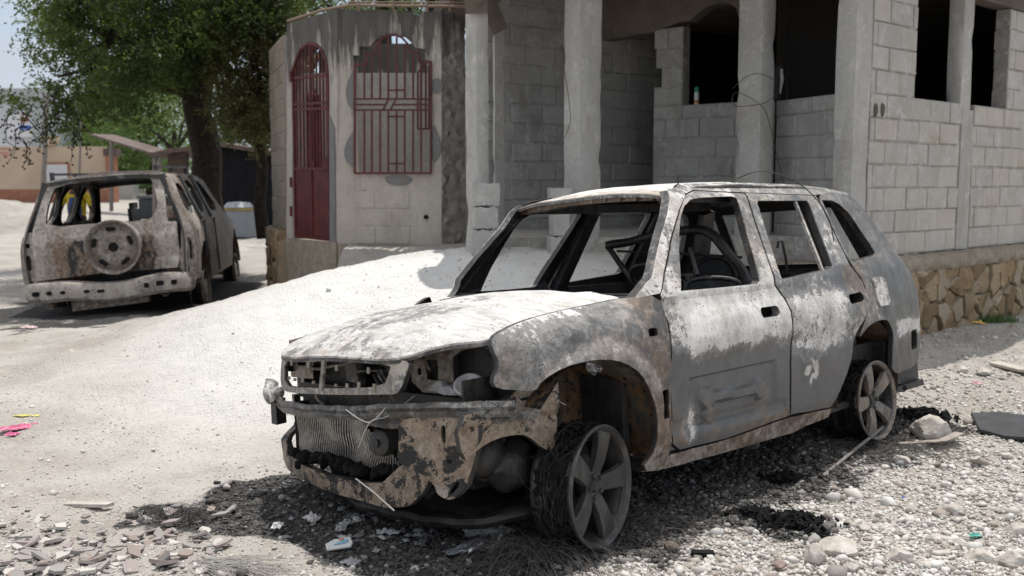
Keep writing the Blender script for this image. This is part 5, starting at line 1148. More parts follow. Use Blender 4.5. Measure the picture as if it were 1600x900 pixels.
for k_ in range(26):
    y = rnd.uniform(-.6, .5); z = rnd.uniform(.60, .90); x = rnd.uniform(1.50, 1.72); mb = MB()
    if k_ % 2: mb.tube(curve([(x, y, z), (x + rnd.uniform(-.05, .05), y + rnd.uniform(-.14, .14), z + rnd.uniform(-.08, .06)), (x + rnd.uniform(-.08, .04), y + rnd.uniform(-.25, .25), z + rnd.uniform(-.12, .05))], 5), rnd.uniform(.005, .014), 7); nm = 'pipe'
    else: a_, b_ = rnd.uniform(.03, .09), rnd.uniform(.03, .07); rot = Euler((rnd.uniform(-.5, .5), rnd.uniform(-.6, .6), rnd.uniform(-.6, .6))).to_matrix().to_4x4(); rot.translation = (x, y, z); mb.box((-.004, -a_, -b_), (.004, a_, b_), mat=rot); nm = 'bracket_plate'
    mb.obj(nm, [rnd.choice((M_BAR2, M_TAN, M_SOOT, M_BAR))], car, 40, warp=.008, ws=14)
panel('lamp_bucket', [(-.80, .72), (-.80, .90), (-.62, .93), (-.60, .72)], [rrect(-.70, .82, .08, .08, .01)], lambda y, z: (1.62, y, z), (-.006, 0, 0), M2, car, .03, AT_T, .03)
mb = MB(); mb.box((1.66, -.85, .50), (1.715, -.80, .625)); mb.obj('corner_bracket', [M_SOOT], car, warp=.006)
mb = MB(); mb.tube(curve([(1.70, -.84, .71), (1.73, -.82, .66), (1.72, -.79, .62)]), [.03] * 17, 8); mb.lathe([(0, -.03), (.03, -.02), (.036, 0), (.02, .03), (0, .035)], (1.72, -.76, .66), (1, 0, 0), 10); mb.obj('wing_remnant', [M_BODY], car, warp=.02, ws=14)
# engine lumps
def lump(mb, c, r, sc=(1, 1, 1), seed=0, a=.25):
    n, m = 18, 10; c = Vector(c); V = []
    for j in range(m + 1):
        for i in range(n):
            th = math.pi * j / m; ph = 2 * math.pi * i / n; d = Vector((math.sin(th) * math.cos(ph), math.sin(th) * math.sin(ph), math.cos(th)))
            rr = r * (1 + a * noise.noise(d * 1.8 + Vector((seed, 0, 0))) + a * .4 * noise.noise(d * 6 + Vector((seed, 3, 0)))); V.append(c + Vector((d.x * sc[0], d.y * sc[1], d.z * sc[2])) * rr)
    mb.add(V, [(j * n + i, j * n + (i + 1) % n, (j + 1) * n + (i + 1) % n, (j + 1) * n + i) for j in range(m) for i in range(n)])
mb = MB(); mb.box((.98, -.42, .28), (1.45, .34, .66)); mb.box((1.02, -.36, .66), (1.38, .22, .84)); mb.box((1.10, -.30, .84), (1.34, .18, .90))
lump(mb, (1.46, .36, .44), .13, seed=3); lump(mb, (1.40, .50, .40), .11, seed=4); lump(mb, (1.48, -.1, .42), .12, seed=5); lump(mb, (1.5, .18, .38), .09, seed=8)
for i in range(7): mb.tube(curve([(1.5 + .03 * i, -.3 + .1 * i, .3), (1.55, -.2 + .12 * i, .5), (1.45, -.1 + .1 * i, .7)]), .014, 7)
mb.obj('engine', [M_SOOT], car, 50, attr=lambda p: (-.1, -.05, -.05), warp=.012, ws=9)
mb = MB(); mb.lathe([(0, .08), (.06, .075), (.085, .05), (.095, 0), (.095, -.04), (.11, -.045), (.11, -.06), (.08, -.1)], (1.52, .47, .46), (.75, .5, .1), 24); mb.lathe([(0, .05), (.03, .045), (.04, 0)], (1.60, .52, .50), (.8, .4, .3), 14); mb.obj('gearbox', [M_RIM], car, 40, warp=.004)
mb = MB(); mb.tube(curve([(1.72, -.35, .27), (1.72, -.05, .225), (1.68, .25, .20), (1.60, .50, .205), (1.35, .66, .23)]), .028, 8, flat=1.6); mb.box((1.05, -.4, .20), (1.6, .45, .235)); mb.obj('undertray', [M_SOOT], car, 40, warp=.012, attr=lambda p: (-.1, -.1, .1))
mb = MB(); mb.bar((1.25, .45, .32), (1.2, .70, .30), .05, .03); mb.bar((1.05, .35, .30), (1.2, .70, .28), .05, .03); mb.tube([(1.2, .50, .33), (1.2, .52, .80)], [.045, .035], 12); mb.tube([(1.2, .3, .32), (1.2, .72, .32)], .018, 8); mb.obj('suspension', [M_RUST], car, 40, attr=lambda p: (-.2, .1, .03)); mb = MB()
mb.bar((-1.25, -.7, .28), (-1.25, .7, .28), .06, .06); mb.obj('rear_axle', [M_RUST], car, 40, attr=lambda p: (-.2, .1, .03))
# rusty wheel houses
def liner(cx, cz, r, y0, y1, a0, a1, mats):
    V = []; Fc = []; n, m = 26, 8
    for j in range(m + 1):
        y = y0 + (y1 - y0) * j / m
        for i in range(n + 1):
            a = R(a0 + (a1 - a0) * i / n); rr = r * (1 + .06 * noise.noise(Vector((math.cos(a) * 3, y * 5, math.sin(a) * 3)))); V.append((cx + rr * math.cos(a), y, cz + rr * math.sin(a)))
    for j in range(m):
        for i in range(n): Fc.append((j * (n + 1) + i, j * (n + 1) + i + 1, (j + 1) * (n + 1) + i + 1, (j + 1) * (n + 1) + i))
    o = mkobj('wheel_house', V, Fc, mats, car, None, 60, [(-.22, .16 + .3 * noise.noise(Vector(v) * 6), .08 + .22 * noise.noise(Vector(v) * 5 + Vector((9, 0, 0)))) for v in V]); return o
for s in (1, -1):
    liner(1.20, .42, .41, s * .44, s * .825, 38, 190, M_ARCH); liner(-1.15, .42, .37, s * .46, s * .80, -15, 195, M_RUST)
    panel('wheel_house_wall', [(.80, .28), (1.12, .28), (1.18, .5), (1.42, .56), (1.50, .80), (1.2, .86), (.82, .80)], [rrect(1.02, .73, .05, .04, .012)], lambda x, z, s=s: (x, s * .455 + .02 * noise.noise(Vector((x * 6, z * 6, 2))), z), (0, -s * .006, 0), M_ARCH, car, .06, lambda p: (-.2, .22 + .2 * N_(p, 6), .06 + .12 * N_(p, 5, 9)))
    mb = MB(); mb.box((-1.55, s * .46 - .01, .28), (-.78, s * .46 + .01, .85)); mb.obj('wheel_house_wall', [M_SOOT], car, warp=.02)
mb = MB(); lump(mb, (.98, .62, .76), .035, seed=2); mb.obj('crumpled_foil', [M_ALU], car, warp=.02, ws=30)
# wheels
def make_wheel(r0, tyre, rimmat, spoke_off, seed, lumpy=1.):
    k = r0 / .25; e = empty('wheel'); e.parent = car
    mb = MB(); prof = [(.236, -.19), (.226, -.186), (.214, -.15), (.206, -.10), (.214, -.035), (.238, -.012), (.250, -.004), (.2505, .006), (.243, .011), (.236, .004), (.226, -.006), (.214, -.03), (.197, -.09), (.205, -.15), (.226, -.188)]
    mb.lathe([(a * k, b * k) for a, b in prof], (0, 0, 0), (0, 1, 0), 56, closed=True)
    mb.M = [1 if k_ // 56 in (0, 1, 2, 3, 10, 11, 12, 13, 14) else 0 for k_ in range(len(mb.F))]  # barrel faces darkened so the gaps between spokes read black
    rim = mb.obj('rim', [rimmat, M_SOOT], e, 40)
    for i in range(5):
        a = R(spoke_off + 72 * i); c, s = math.cos(a), math.sin(a); mb = MB()
        secs = []
        for (rr, hw, hf, hb) in ((.045, .031, -.030, -.050), (.075, .034, -.022, -.048), (.11, .037, -.012, -.042), (.15, .041, -.008, -.038), (.19, .046, -.006, -.036), (.222, .054, -.008, -.036)):
            for (w_, h_) in ((-hw, hb), (-hw * .97, hf - .004), (-hw * .88, hf), (0, hf), (hw * .88, hf), (hw * .97, hf - .004), (hw, hb)):
                secs.append(Vector(((c * rr - s * w_) * k, h_ * k, (s * rr + c * w_) * k)))
        n = 7; Fc = [(j * n + q, j * n + (q + 1) % n, (j + 1) * n + (q + 1) % n, (j + 1) * n + q) for j in range(5) for q in range(n)] + [tuple(range(n)), tuple(35 + q for q in range(n))[::-1]]
        mb.add(secs, Fc); mb.obj('spoke', [rimmat], rim, 24)
    mb = MB(); mb.lathe([(.026, -.10), (.026, -.032), (.034, -.028), (.060, -.026), (.066, -.032), (.068, -.06), (.05, -.09)], (0, 0, 0), (0, 1, 0), 32)
    hub = mb.obj('hub', [M_SOOT], rim, 40)
    for i in range(5):
        a = R(spoke_off + 36 + 72 * i); mb = MB(); mb.lathe([(0, .012), (.009, .012), (.0105, .008), (.0105, -.01)], (.046 * math.cos(a), -.028, .046 * math.sin(a)), (0, 1, 0), 6); mb.obj('wheel_nut', [M_RIM], hub)
    mb = MB(); mb.lathe([(0, -.07), (.024, -.07), (.024, -.03), (.02, -.026), (0, -.026)], (0, 0, 0), (0, 1, 0), 16); mb.lathe([(.05, -.125), (.05, -.098), (.125, -.095), (.13, -.1), (.13, -.118), (.05, -.125)], (0, 0, 0), (0, 1, 0), 32); mb.lathe([(0, -.15), (.205, -.15)], (0, 0, 0), (0, 1, 0), 24)  # widest disc is dark backing added to blacken the spoke gaps
    mb.obj('brake_disc_and_backing', [M_SOOT], e, 40)
    if tyre:
        V = []; Fc = []; n, m = 72, 12
        for j in range(m + 1):
            h_ = -.205 + .185 * j / m
            for i in range(n):
                a = 2 * math.pi * i / n; ca, sa = math.cos(a), math.sin(a)
                rr = .216 + .014 * math.sin(math.pi * j / m) * (1 + .8 * noise.noise(Vector((ca * 3, sa * 3, h_ * 8 + seed)))) + .022 * noise.noise(Vector((ca * 16, sa * 16, h_ * 13))) * math.sin(math.pi * j / m)
                if sa > .3: rr += .012 * noise.noise(Vector((ca * 22, sa * 22, h_ * 50)))
                V.append((rr * ca * k, h_ * k, rr * sa * k))
        for j in range(m):
            for i in range(n):
                if noise.noise(Vector((math.cos(i * .0873) * 7, math.sin(i * .0873) * 7, j * .5 + seed))) > .20 - .12 * (j > 7): continue
                Fc.append((j * n + i, j * n + (i + 1) % n, (j + 1) * n + (i + 1) % n, (j + 1) * n + i))
        ty = mkobj('tyre', V, Fc, M_CHAR, e, None, None)
        mb = MB(); rnd = random.Random(seed)
        for i in range(110):
            a0 = rnd.uniform(0, 6.28); ln = rnd.uniform(.25, 1.3); h0 = rnd.uniform(-.17, -.06); rb = rnd.uniform(.226, .246); pts = []; dr = rnd.uniform(-.13, .13); lf = rnd.uniform(0, .045) if rnd.random() < .45 else 0
            for q in range(11):
                t_ = q / 10; a = a0 + ln * t_; rr = (rb + lf * math.sin(t_ * 3.1) ** 2) * k; pts.append((rr * math.cos(a), h0 * k + dr * t_ * k + .008 * noise.noise(Vector((i, t_ * 4, 0))), rr * math.sin(a)))
            mb.tube(pts, .0009, 4, cap=False)
        mb.obj('tyre_wires', [M_WIRE], ty)
        mb = MB()
        for i in range(240):
            a = rnd.gauss(math.pi / 2, .75) if i % 4 else rnd.uniform(0, 6.28); rr = rnd.uniform(.228, .252) * k; h0 = rnd.uniform(-.20, -.02) * k; s_ = rnd.uniform(.004, .013); rot = Euler((rnd.uniform(0, 6), rnd.uniform(0, 6), rnd.uniform(0, 6))).to_matrix().to_4x4(); rot.translation = (rr * math.cos(a), h0, rr * math.sin(a)); mb.box((-s_, -s_ * .7, -s_ * .45), (s_, s_ * .7, s_ * .45), mat=rot)
        mb.obj('charred_rubber', [M_CHAR], ty, warp=.005, ws=60)['kind'] = 'stuff'
    return e
wf = make_wheel(.25, True, M_RIM, 180, 3); wf.location = (1.205, .83, .31); wf.rotation_euler = (0, 0, R(12))
wr_ = make_wheel(.228, True, M_RIM2, 216, 5); wr_.location = (-1.205, .82, .31); wr_.rotation_euler = (R(2), 0, 0)
for src, loc in ((wf, (1.205, -.83, .31)), (wr_, (-1.205, -.82, .31))):
    c = copytree(src, car); c.location = loc; c.rotation_euler = (0, 0, R(180) + (R(12) if loc[0] > 0 else 0))
# interior remains, placed from where they show through the window openings
def cl_(px, py, Y): return CI @ A_(px, py, Y)
mb = MB(); mb.tube(curve([cl_(948, 385, 5.75), cl_(985, 376, 5.7), cl_(1040, 364, 5.6), cl_(1085, 360, 5.5), cl_(1110, 366, 5.45), cl_(1135, 390, 5.4), cl_(1160, 425, 5.35), cl_(1180, 462, 5.3)]), .026, 10, flat=1.3)
mb.tube(curve([cl_(948, 385, 5.75), cl_(960, 400, 5.75), cl_(980, 425, 5.7), cl_(1003, 455, 5.6)]), .018, 8, flat=1.8); mb.tube([cl_(965, 392, 5.7), cl_(1075, 398, 5.5)], .007, 6); mb.tube([cl_(1055, 396, 5.5), cl_(1160, 402, 5.4)], .008, 6)
mb.obj('bent_frame', [M_SOOT], car, 50, attr=lambda p: (-.1, .1, 0), warp=.008)
def seat(name_, px0, px1, pyt, Y):
    a, b = cl_(px0, 452, Y), cl_(px1, 452, Y); m_ = MB(); top_ = cl_((px0 + px1) / 2, pyt, Y); dz = top_.z - (a.z + b.z) / 2; pts = []
    for i in range(15):
        th = math.pi * i / 14; pts.append(a.lerp(b, .5 - .5 * math.cos(th)) + Vector((0, 0, dz * math.sin(th) ** .55)))
    m_.tube([pts[0] - Vector((0, 0, .5))] + pts + [pts[-1] - Vector((0, 0, .5))], .013, 8)
    n = len(pts); V = pts + [p - Vector((.02, 0, .5 + dz * math.sin(math.pi * i / 14))) for i, p in enumerate(pts)]; m_.add(V, [(i, i + 1, n + i + 1, n + i) for i in range(n - 1)])
    return m_.obj(name_, [M_SOOT], car, 60, attr=lambda p: (-.25, -.2, .12))
seat('seat_frame', 1072, 1158, 434, 5.0); seat('seat_frame', 1085, 1150, 402, 5.9)
mb = MB(); c = cl_(1128, 405, 5.5); mb.lathe([(.16 + .012 * math.cos(a), .012 * math.sin(a)) for a in [i * 6.283 / 8 for i in range(8)]], cl_(1012, 452, 5.35) + Vector((-.12, -.02, .03)), (-.6, 0, .7), 30, closed=True); mb.obj('steering_wheel', [M_SOOT], car, 50); mb = MB(); mb.tube([cl_(1215, 388, 5.6), cl_(1216, 378, 5.6), cl_(1222, 377, 5.6), cl_(1228, 405, 5.6), cl_(1230, 425, 5.6)], .008, 6)
mb.obj('headrest_hook', [M_SOOT], car, 50); mb = MB(); mb.tube([cl_(1078, 388, 5.2), cl_(1090, 430, 5.1)], .012, 6); mb.obj('gear_lever', [M_SOOT], car, 50)
mb = MB(); mb.box((-1.25, -.68, .34), (-1.12, .68, .98)); mb.box((-1.45, -.7, .34), (-.8, .7, .62)); mb.tube([(-1.4, -.7, 1.03), (-1.4, .7, 1.05)], .02, 7); mb.tube([(-1.5, -.65, 1.02), (-1.2, -.6, 1.06), (-.9, -.62, 1.04)], .016, 7)
for i in range(5): lump(mb, (-1.3, -.5 + .25 * i, .98), .06, seed=i)
mb.obj('rear_seat_frame', [M_SOOT], car, 50, warp=.02)
mb = MB(); mb.tube(curve([cl_(1152, 279, 5.0), cl_(1172, 271, 4.95), cl_(1192, 268, 4.95), cl_(1222, 274, 5.0), cl_(1250, 288, 5.05), cl_(1276, 312, 5.05), cl_(1296, 345, 5.1), cl_(1303, 378, 5.15)]), .0028, 5); mb.obj('wire', [M_WIRE], car, 60)
mb = MB(); pw = curve([cl_(711, 542, 4.35), cl_(704, 562, 4.15), cl_(716, 585, 4.05), cl_(745, 602, 4.0), cl_(790, 622, 3.95), cl_(835, 634, 3.95), cl_(872, 632, 3.97)]); mb.tube(pw, .0032, 6)
mb.tube(curve([cl_(835, 634, 3.95), cl_(855, 620, 3.97), cl_(884, 633, 3.97)]), .002, 5); mb.tube(curve([cl_(540, 640, 3.95), cl_(575, 660, 3.85), cl_(600, 640, 3.85), cl_(612, 620, 3.95)]), .0024, 5); mb.tube(curve([cl_(560, 700, 3.85), cl_(578, 660, 3.82), cl_(606, 650, 3.85), cl_(648, 618, 3.9)]), .002, 5)
mb.tube([cl_(556, 748, 3.8), cl_(585, 770, 3.72), cl_(616, 798, 3.66)], .0028, 5); mb.obj('loose_cable', [M_PWIRE], car, 60)
mb = MB(); c = cl_(1060, 292, 5.02); mb.lathe([(0, .012), (.012, .012), (.022, .004), (.026, -.01), (0, -.012)], c, (0, .3, 1), 14); mb.tube([c, c + Vector((0, .0, .05))], .004, 6); mb.obj('aerial_base', [M_SOOT], car, 50)
mb = MB(); c = Vector((-1.70, .62, .40)); mb.tube([cl_(1385, 606, 5.9), cl_(1411, 606, 6.0)], [.026, .026], 14); mb.tube([cl_(1300, 640, 5.9), cl_(1390, 606, 5.95)], .016, 8); mb.obj('exhaust_stub', [M_CHAR], car, 50)
# ------------------------------------------------------------------ second burnt vehicle
v2 = empty('burnt_out_offroader', C2T); C2M = Matrix.Rotation(C2YAW, 4, 'Z') @ Matrix.Rotation(R(-4.6), 4, 'X'); v2.rotation_euler = C2M.to_euler(); v2.scale = (1.05, 1.05, 1.05)
tag(v2, 'burnt-out grey and rust off-road estate seen from behind, bare spare wheel on its tailgate', 'car wreck')
C2I = (Matrix.Translation(C2T) @ C2M @ Matrix.Scale(1.05, 4)).inverted()
def tx(z): return ip(z, [.3, .9, 1.0, 1.62], [-.02, .0, .03, .30])
def tail(px, py):
    o = C2I @ Vector((0, 0, CAMZ)); d = C2I.to_3x3() @ ray(px, py); x = 0
    for _ in range(8):
        t_ = (x - o.x) / d.x; p = o + d * t_; x = tx(p.z)
    return (p.y, p.z)
ft = lambda y, z: (tx(z) + .05 * (abs(y) / .85) ** 4 + .008 * noise.noise(Vector((y * 3, z * 3, 0))), y, z)
a2 = lambda p: (.05 + .20 * N_(p, 3), .14 + .30 * N_(p, 3.5, 5), -.06 + .22 * N_(p, 4, 9))
B2 = [M_SECOND, M_SOOT]
def T2(L): return [tail(*p) for p in L]
# body rear frame round the opening
panel('tailgate', T2([(49, 364), (50, 395), (56, 440), (150, 428), (276, 418), (281, 400), (275, 346), (262, 346), (253, 272), (245, 266), (160, 268), (82, 282), (74, 286), (56, 340)]), [chaikin(T2([(70, 356), (72, 330), (80, 305), (88, 290), (160, 281), (228, 277), (236, 279), (243, 300), (246, 320), (240, 338), (225, 345), (150, 349)]), 1)], ft, (.012, 0, 0), B2, v2, .05, lambda p: (.12 * smooth(.45, .62, abs(p.y)) - .16 * smooth(.66, .42, abs(p.y)) * (p.z < .98), .04 + .26 * smooth(.68, .4, abs(p.y)) * (p.z < 1), -.06 + .20 * smooth(.66, .35, abs(p.y + .05)) * (p.z < .98)), .06, .03)
lampat = lambda p: (.04, .14, .0)
panel('lamp_column', chaikin(T2([(29, 385), (34, 368), (50, 362), (50, 395), (56, 440), (62, 466), (40, 460), (31, 430)]), 1), [rrect(*tail(41, 385), .05, .05, .015), rrect(*tail(43, 412), .055, .16, .025), rrect(*tail(47, 443), .05, .04, .015)], ft, (.015, 0, 0), B2, v2, .04, lampat, .05, .05)
panel('lamp_column', chaikin(T2([(283, 345), (297, 350), (306, 380), (307, 425), (300, 436), (280, 425), (282, 400)]), 1), [rrect(*tail(293, 388), .085, .24, .035), rrect(*tail(292, 420), .05, .04, .015)], ft, (.015, 0, 0), B2, v2, .04, lampat, .05, .05)
w2 = lambda z: ip(z, [.3, .5, .8, .98, 1.05, 1.58, 1.64], [.84, .87, .89, .88, .86, .66, .58])
fs2 = lambda x, z: (x, -(w2(z) * ip(x, [0, .12, .4, 3.2, 3.8, 4.2], [.95, .985, 1, 1, .95, .82]) + .008 * noise.noise(Vector((x * 3, z * 3, 1)))), z)
side2 = [(.02, .42), (.0, .75), (.04, .98), (.30, 1.60), (1.0, 1.64), (2.2, 1.63), (2.55, 1.55), (2.95, 1.10), (3.1, 1.02), (4.05, .92), (4.12, .55), (3.85, .50), (3.82, .70), (3.62, .84), (3.35, .84), (3.15, .70), (3.10, .36), (1.35, .34), (1.30, .62), (1.12, .80), (.85, .82), (.62, .66), (.58, .42)]
h1 = [[(.42, 1.14), (.52, 1.50), (.92, 1.52), (.98, 1.16)], [(1.10, 1.15), (1.04, 1.53), (1.62, 1.55), (1.70, 1.15)], [(1.84, 1.15), (1.78, 1.55), (2.25, 1.53), (2.66, 1.14)]]
s_r = panel('body_side', side2, [chaikin(h, 1) for h in h1] + [rrect(.13, .72, .10, .30, .04), rrect(.16, .50, .07, .07, .02)], fs2, (0, .012, 0), B2, v2, .055, a2, .05, .03)
mirror(s_r)
mb = MB()                                              # door gaps drawn as dark bars, their shade put into the colour
for x in (1.02, 1.74):
    mb = MB(); mb.bar((x, -.893, .40), (x + .03, -.885, 1.06), .025, .01, up=(1, 0, 0)); mb.obj('door_gap', [M_SOOT], s_r)
panel('roof', [(.28, -.60), (.26, 0), (.28, .60), (2.3, .60), (2.38, 0), (2.3, -.60)], [], lambda x, y: (x, y, 1.665 - .03 * (abs(y) / .6) ** 3 - .06 * smooth(1.8, 2.4, x) - .02 * smooth(.5, .2, x)), (0, 0, -.012), B2, v2, .12, a2, None, .05)
panel('hood', [(3.1, -.75), (3.1, .75), (4.1, .70), (4.15, 0), (4.1, -.70)], [], lambda x, y: (x, y, 1.08 - .10 * (x - 3.1)), (0, 0, -.012), B2, v2, .15, a2)
mb = MB()
for s in (-1, 1):
    mb.bar((.35, s * .55, 1.70), (2.1, s * .55, 1.72), .03, .025); 
    for x in (.36, 1.2, 2.1): mb.bar((x, s * .55, 1.63), (x, s * .55, 1.72), .04, .04, up=(1, 0, 0))
mb.obj('roof_bars', [M_SOOT], v2)
mb = MB()
for s in (-1, 1):
    for (x0, x1) in ((1.0, 1.03), (1.72, 1.76)): mb.bar((x0, s * .86, 1.08), (x1 + .0, s * .65, 1.60), .05, .10, up=(1, 0, 0))
    mb.bar((2.95, s * .82, 1.06), (2.35, s * .62, 1.58), .06, .06)
    mb.bar((.20, s * .80, 1.05), (.34, s * .62, 1.60), .05, .12, up=(1, 0, 0))
mb.bar((1.9, .1, .5), (1.9, .1, 1.25), .05, .42, up=(1, 0, 0)); mb.bar((1.9, .1, 1.25), (1.9, .1, 1.33), .05, .25, up=(1, 0, 0)); mb.bar((1.85, -.38, .5), (1.85, -.38, 1.06), .05, .40, up=(1, 0, 0))
mb.box((.9, -.72, .40), (1.0, .72, 1.02)); mb.box((.1, -.78, .38), (3.1, .78, .44)); mb.box((3.0, -.78, .4), (3.05, .78, 1.03)); mb.box((3.2, -.5, .4), (3.9, .5, .9))
mb.obj('interior_frame', [M_SOOT], v2, warp=.012)
fbm_ = lambda p: (.16 + .12 * N_(p, 4), .06, -.10)
bp = curve([(.20, .88, .47), (.04, .85, .465), (-.08, .72, .46), (-.11, .4, .45), (-.09, .08, .41), (-.09, -.22, .41), (-.11, -.42, .44), (-.10, -.62, .455), (-.02, -.80, .445), (.14, -.84, .44)], 6)
mb = MB(); ribbon(mb, bp, [(-.12, -.10), (.0, -.115), (.04, -.08), (.05, .02), (.02, .085), (-.12, .10)]); bmp = mb.obj('rear_bumper', [M_SECOND], v2, 40, attr=fbm_, warp=.012, ws=4)
for (y, z, w_, h_) in ((.72, .445, .07, .05), (.58, .445, .05, .04), (.44, .44, .05, .035), (.20, .43, .06, .03), (.06, .42, .08, .03), (-.42, .44, .05, .05), (-.56, .45, .08, .05), (-.70, .445, .06, .05)):
    m_ = MB(); xx = {.72: -.145, .58: -.158, .44: -.166, .20: -.158, .06: -.146, -.42: -.168, -.56: -.164, -.70: -.135}[y]; m_.prism(rrect(y, z, w_, h_, .015, 3), lambda a, b: (xx, a, b), (.05, 0, 0)); m_.obj('bumper_hole', [M_BLACK], bmp)  # black plates paint the shade of the bumper's holes
mb = MB(); mb.bar((.0, -.4, .30), (.0, .4, .27), .10, .10); mb.tube([(.1, .62, .30), (-.05, .62, .29)], .035, 12); mb.tube(curve([(-.02, -.62, .34), (-.06, -.58, .30), (-.02, -.52, .34)]), .012, 7); mb.bar((.0, -.8, .36), (.0, -.62, .34), .03, .02); mb.obj('chassis_end', [M_RUST], v2)
# spare wheel on tailgate
sy, sz = tail(181, 385); sw = empty('spare_wheel', (-.115, sy, sz)); sw.parent = v2
mb = MB(); kx = (-1, 0, 0)
mb.lathe([(.285, -.13), (.275, -.13), (.268, -.09), (.268, -.02), (.285, .015), (.292, .02), (.292, .03), (.28, .032), (.268, .02), (.25, -.02), (.245, -.05), (.21, -.035), (.17, -.005), (.12, .0), (.10, -.01), (.05, -.01), (.05, -.04), (.1, -.05), (.2, -.07), (.26, -.1)], (0, 0, 0), kx, 48, closed=True)
rm_ = mb.obj('rim', [M_SECOND], sw, 40, attr=lambda p: (.02, .12, -.04))
for i in range(5):
    a = R(90 + 72 * i); m_ = MB(); m_.prism(rrect(0, .195, .10, .045, .02, 3), lambda u, v, a=a: (-.024, u * math.cos(a - math.pi / 2) - v * math.sin(a - math.pi / 2), u * math.sin(a - math.pi / 2) + v * math.cos(a - math.pi / 2)), (.02, 0, 0)); m_.obj('vent_hole', [M_BLACK], rm_)
mb = MB(); mb.lathe([(0, .012), (.046, .012), (.05, 0)], (.0, 0, 0), kx, 20); mb.obj('centre_hole', [M_BLACK], rm_)  # black pieces paint the shade in the rim's vent and centre holes
for i in range(5):
    a = R(54 + 72 * i); m_ = MB(); m_.lathe([(0, .014), (.013, .014), (.013, 0)], (-.005, .082 * math.cos(a), .082 * math.sin(a)), kx, 8); m_.obj('stud_hole', [M_RUST], rm_)
def simple_wheel(loc, y_out):
    e = empty('wheel', loc); e.parent = v2; ax = (0, y_out, 0)
    mb = MB(); mb.lathe([(.24, -.16), (.225, -.15), (.215, -.05), (.235, 0), (.24, .01), (.225, 0), (.20, -.05), (.12, -.03), (.10, .0), (.03, .0), (.03, -.03), (.1, -.05), (.19, -.08), (.2, -.14)], (0, 0, 0), ax, 36, closed=True); mb.obj('rim', [M_RIM2], e, 40)
    mb = MB(); mb.lathe([(.20, -.17), (.225, -.16), (.232, -.09), (.228, -.03), (.21, -.01)], (0, 0, 0), ax, 36); mb.obj('tyre', [M_CHAR], e, 50, warp=.012, ws=16); return e
for x in (.98, 3.5):
    for s in (-1, 1): simple_wheel((x, s * .84, .25), s)
for s in (-1, 1):
    for x, r in ((.98, .37), (3.5, .37)):
        mb = MB(); n = 20; V = []
        for j in range(2):
            for i in range(n + 1): a = R(-10 + 200 * i / n); V.append((x + r * math.cos(a), s * (.5 + .36 * j), .42 + r * math.sin(a)))
        mb.add(V, [(i, i + 1, n + 2 + i, n + 1 + i) for i in range(n)]); mb.box((x - .4, s * .5 - .01, .3), (x + .4, s * .5 + .01, .85)); mb.obj('wheel_house', [M_RUST], v2, attr=lambda p: (-.2, .1, .05))
mb = MB(); y_, z_ = tail(266, 330); mb.box((.02, y_ - .03, z_ - .06), (.09, y_ + .02, z_ + .06)); mb.tube([(-.0, y_, z_ - .05), (-.02, y_, z_ + .05)], .012, 7); mb.obj('hinge', [M_RUST], v2)

# ------------------------------------------------------------------ loose ground: gravel, shards, rocks, debris
def ico():
    t_ = (1 + 5 ** .5) / 2; V = np.array([(-1, t_, 0), (1, t_, 0), (-1, -t_, 0), (1, -t_, 0), (0, -1, t_), (0, 1, t_), (0, -1, -t_), (0, 1, -t_), (t_, 0, -1), (t_, 0, 1), (-t_, 0, -1), (-t_, 0, 1)], float); V /= np.linalg.norm(V[0])
    Fc = np.array([(0, 11, 5), (0, 5, 1), (0, 1, 7), (0, 7, 10), (0, 10, 11), (1, 5, 9), (5, 11, 4), (11, 10, 2), (10, 7, 6), (7, 1, 8), (3, 9, 4), (3, 4, 2), (3, 2, 6), (3, 6, 8), (3, 8, 9), (4, 9, 5), (2, 4, 11), (6, 2, 10), (8, 6, 7), (9, 8, 1)]); return V, Fc
IV, IF = ico()
def zsurf(x, y):
    return ground(x, y) + sstep(16, 8, y) * ((vf(x, y, 9, 11, 3) - .5) * .045 + (vf(x, y, 2.2, 5, 3) - .5) * .05)
def stones(name, x, y, r, col, mat, seed, flat=.7, sink=.3, lab=None):
    rs = np.random.RandomState(seed); n = len(x); z = zsurf(x, y)
    dirs = IV[None] * (1 + rs.uniform(-.36, .34, size=(n, 12, 1))); sc = rs.uniform(.65, 1.2, size=(n, 1, 3)); sc[:, :, 2] *= flat
    v = dirs * sc * r[:, None, None]; a = rs.uniform(0, 6.28, n); ca, sa = np.cos(a)[:, None], np.sin(a)[:, None]
    tl = rs.uniform(-.5, .5, (n, 1)); vz = v[:, :, 2] + v[:, :, 0] * tl
    X_ = v[:, :, 0] * ca - v[:, :, 1] * sa + x[:, None]; Y_ = v[:, :, 0] * sa + v[:, :, 1] * ca + y[:, None]; Z_ = vz + (z + r * (flat * .9 - sink))[:, None]
    V = np.stack([X_, Y_, Z_], -1).reshape(-1, 3); Fc = (IF[None] + (np.arange(n) * 12)[:, None, None]).reshape(-1, 3)
    me = bpy.data.meshes.new(name); me.vertices.add(len(V)); me.vertices.foreach_set('co', V.astype(np.float32).ravel()); me.loops.add(len(Fc) * 3); me.loops.foreach_set('vertex_index', Fc.astype(np.int32).ravel())
    me.polygons.add(len(Fc)); me.polygons.foreach_set('loop_start', np.arange(0, len(Fc) * 3, 3, dtype=np.int32)); me.polygons.foreach_set('loop_total', np.full(len(Fc), 3, dtype=np.int32)); me.update(calc_edges=True)
    at_ = me.color_attributes.new('m', 'FLOAT_COLOR', 'POINT'); arr = np.ones((len(V), 4), dtype=np.float32); arr[:, :3] = np.repeat(col, 12, 0); at_.data.foreach_set('color', arr.ravel()); me.materials.append(mat)
    o = bpy.data.objects.new(name, me); COL.objects.link(o); return o
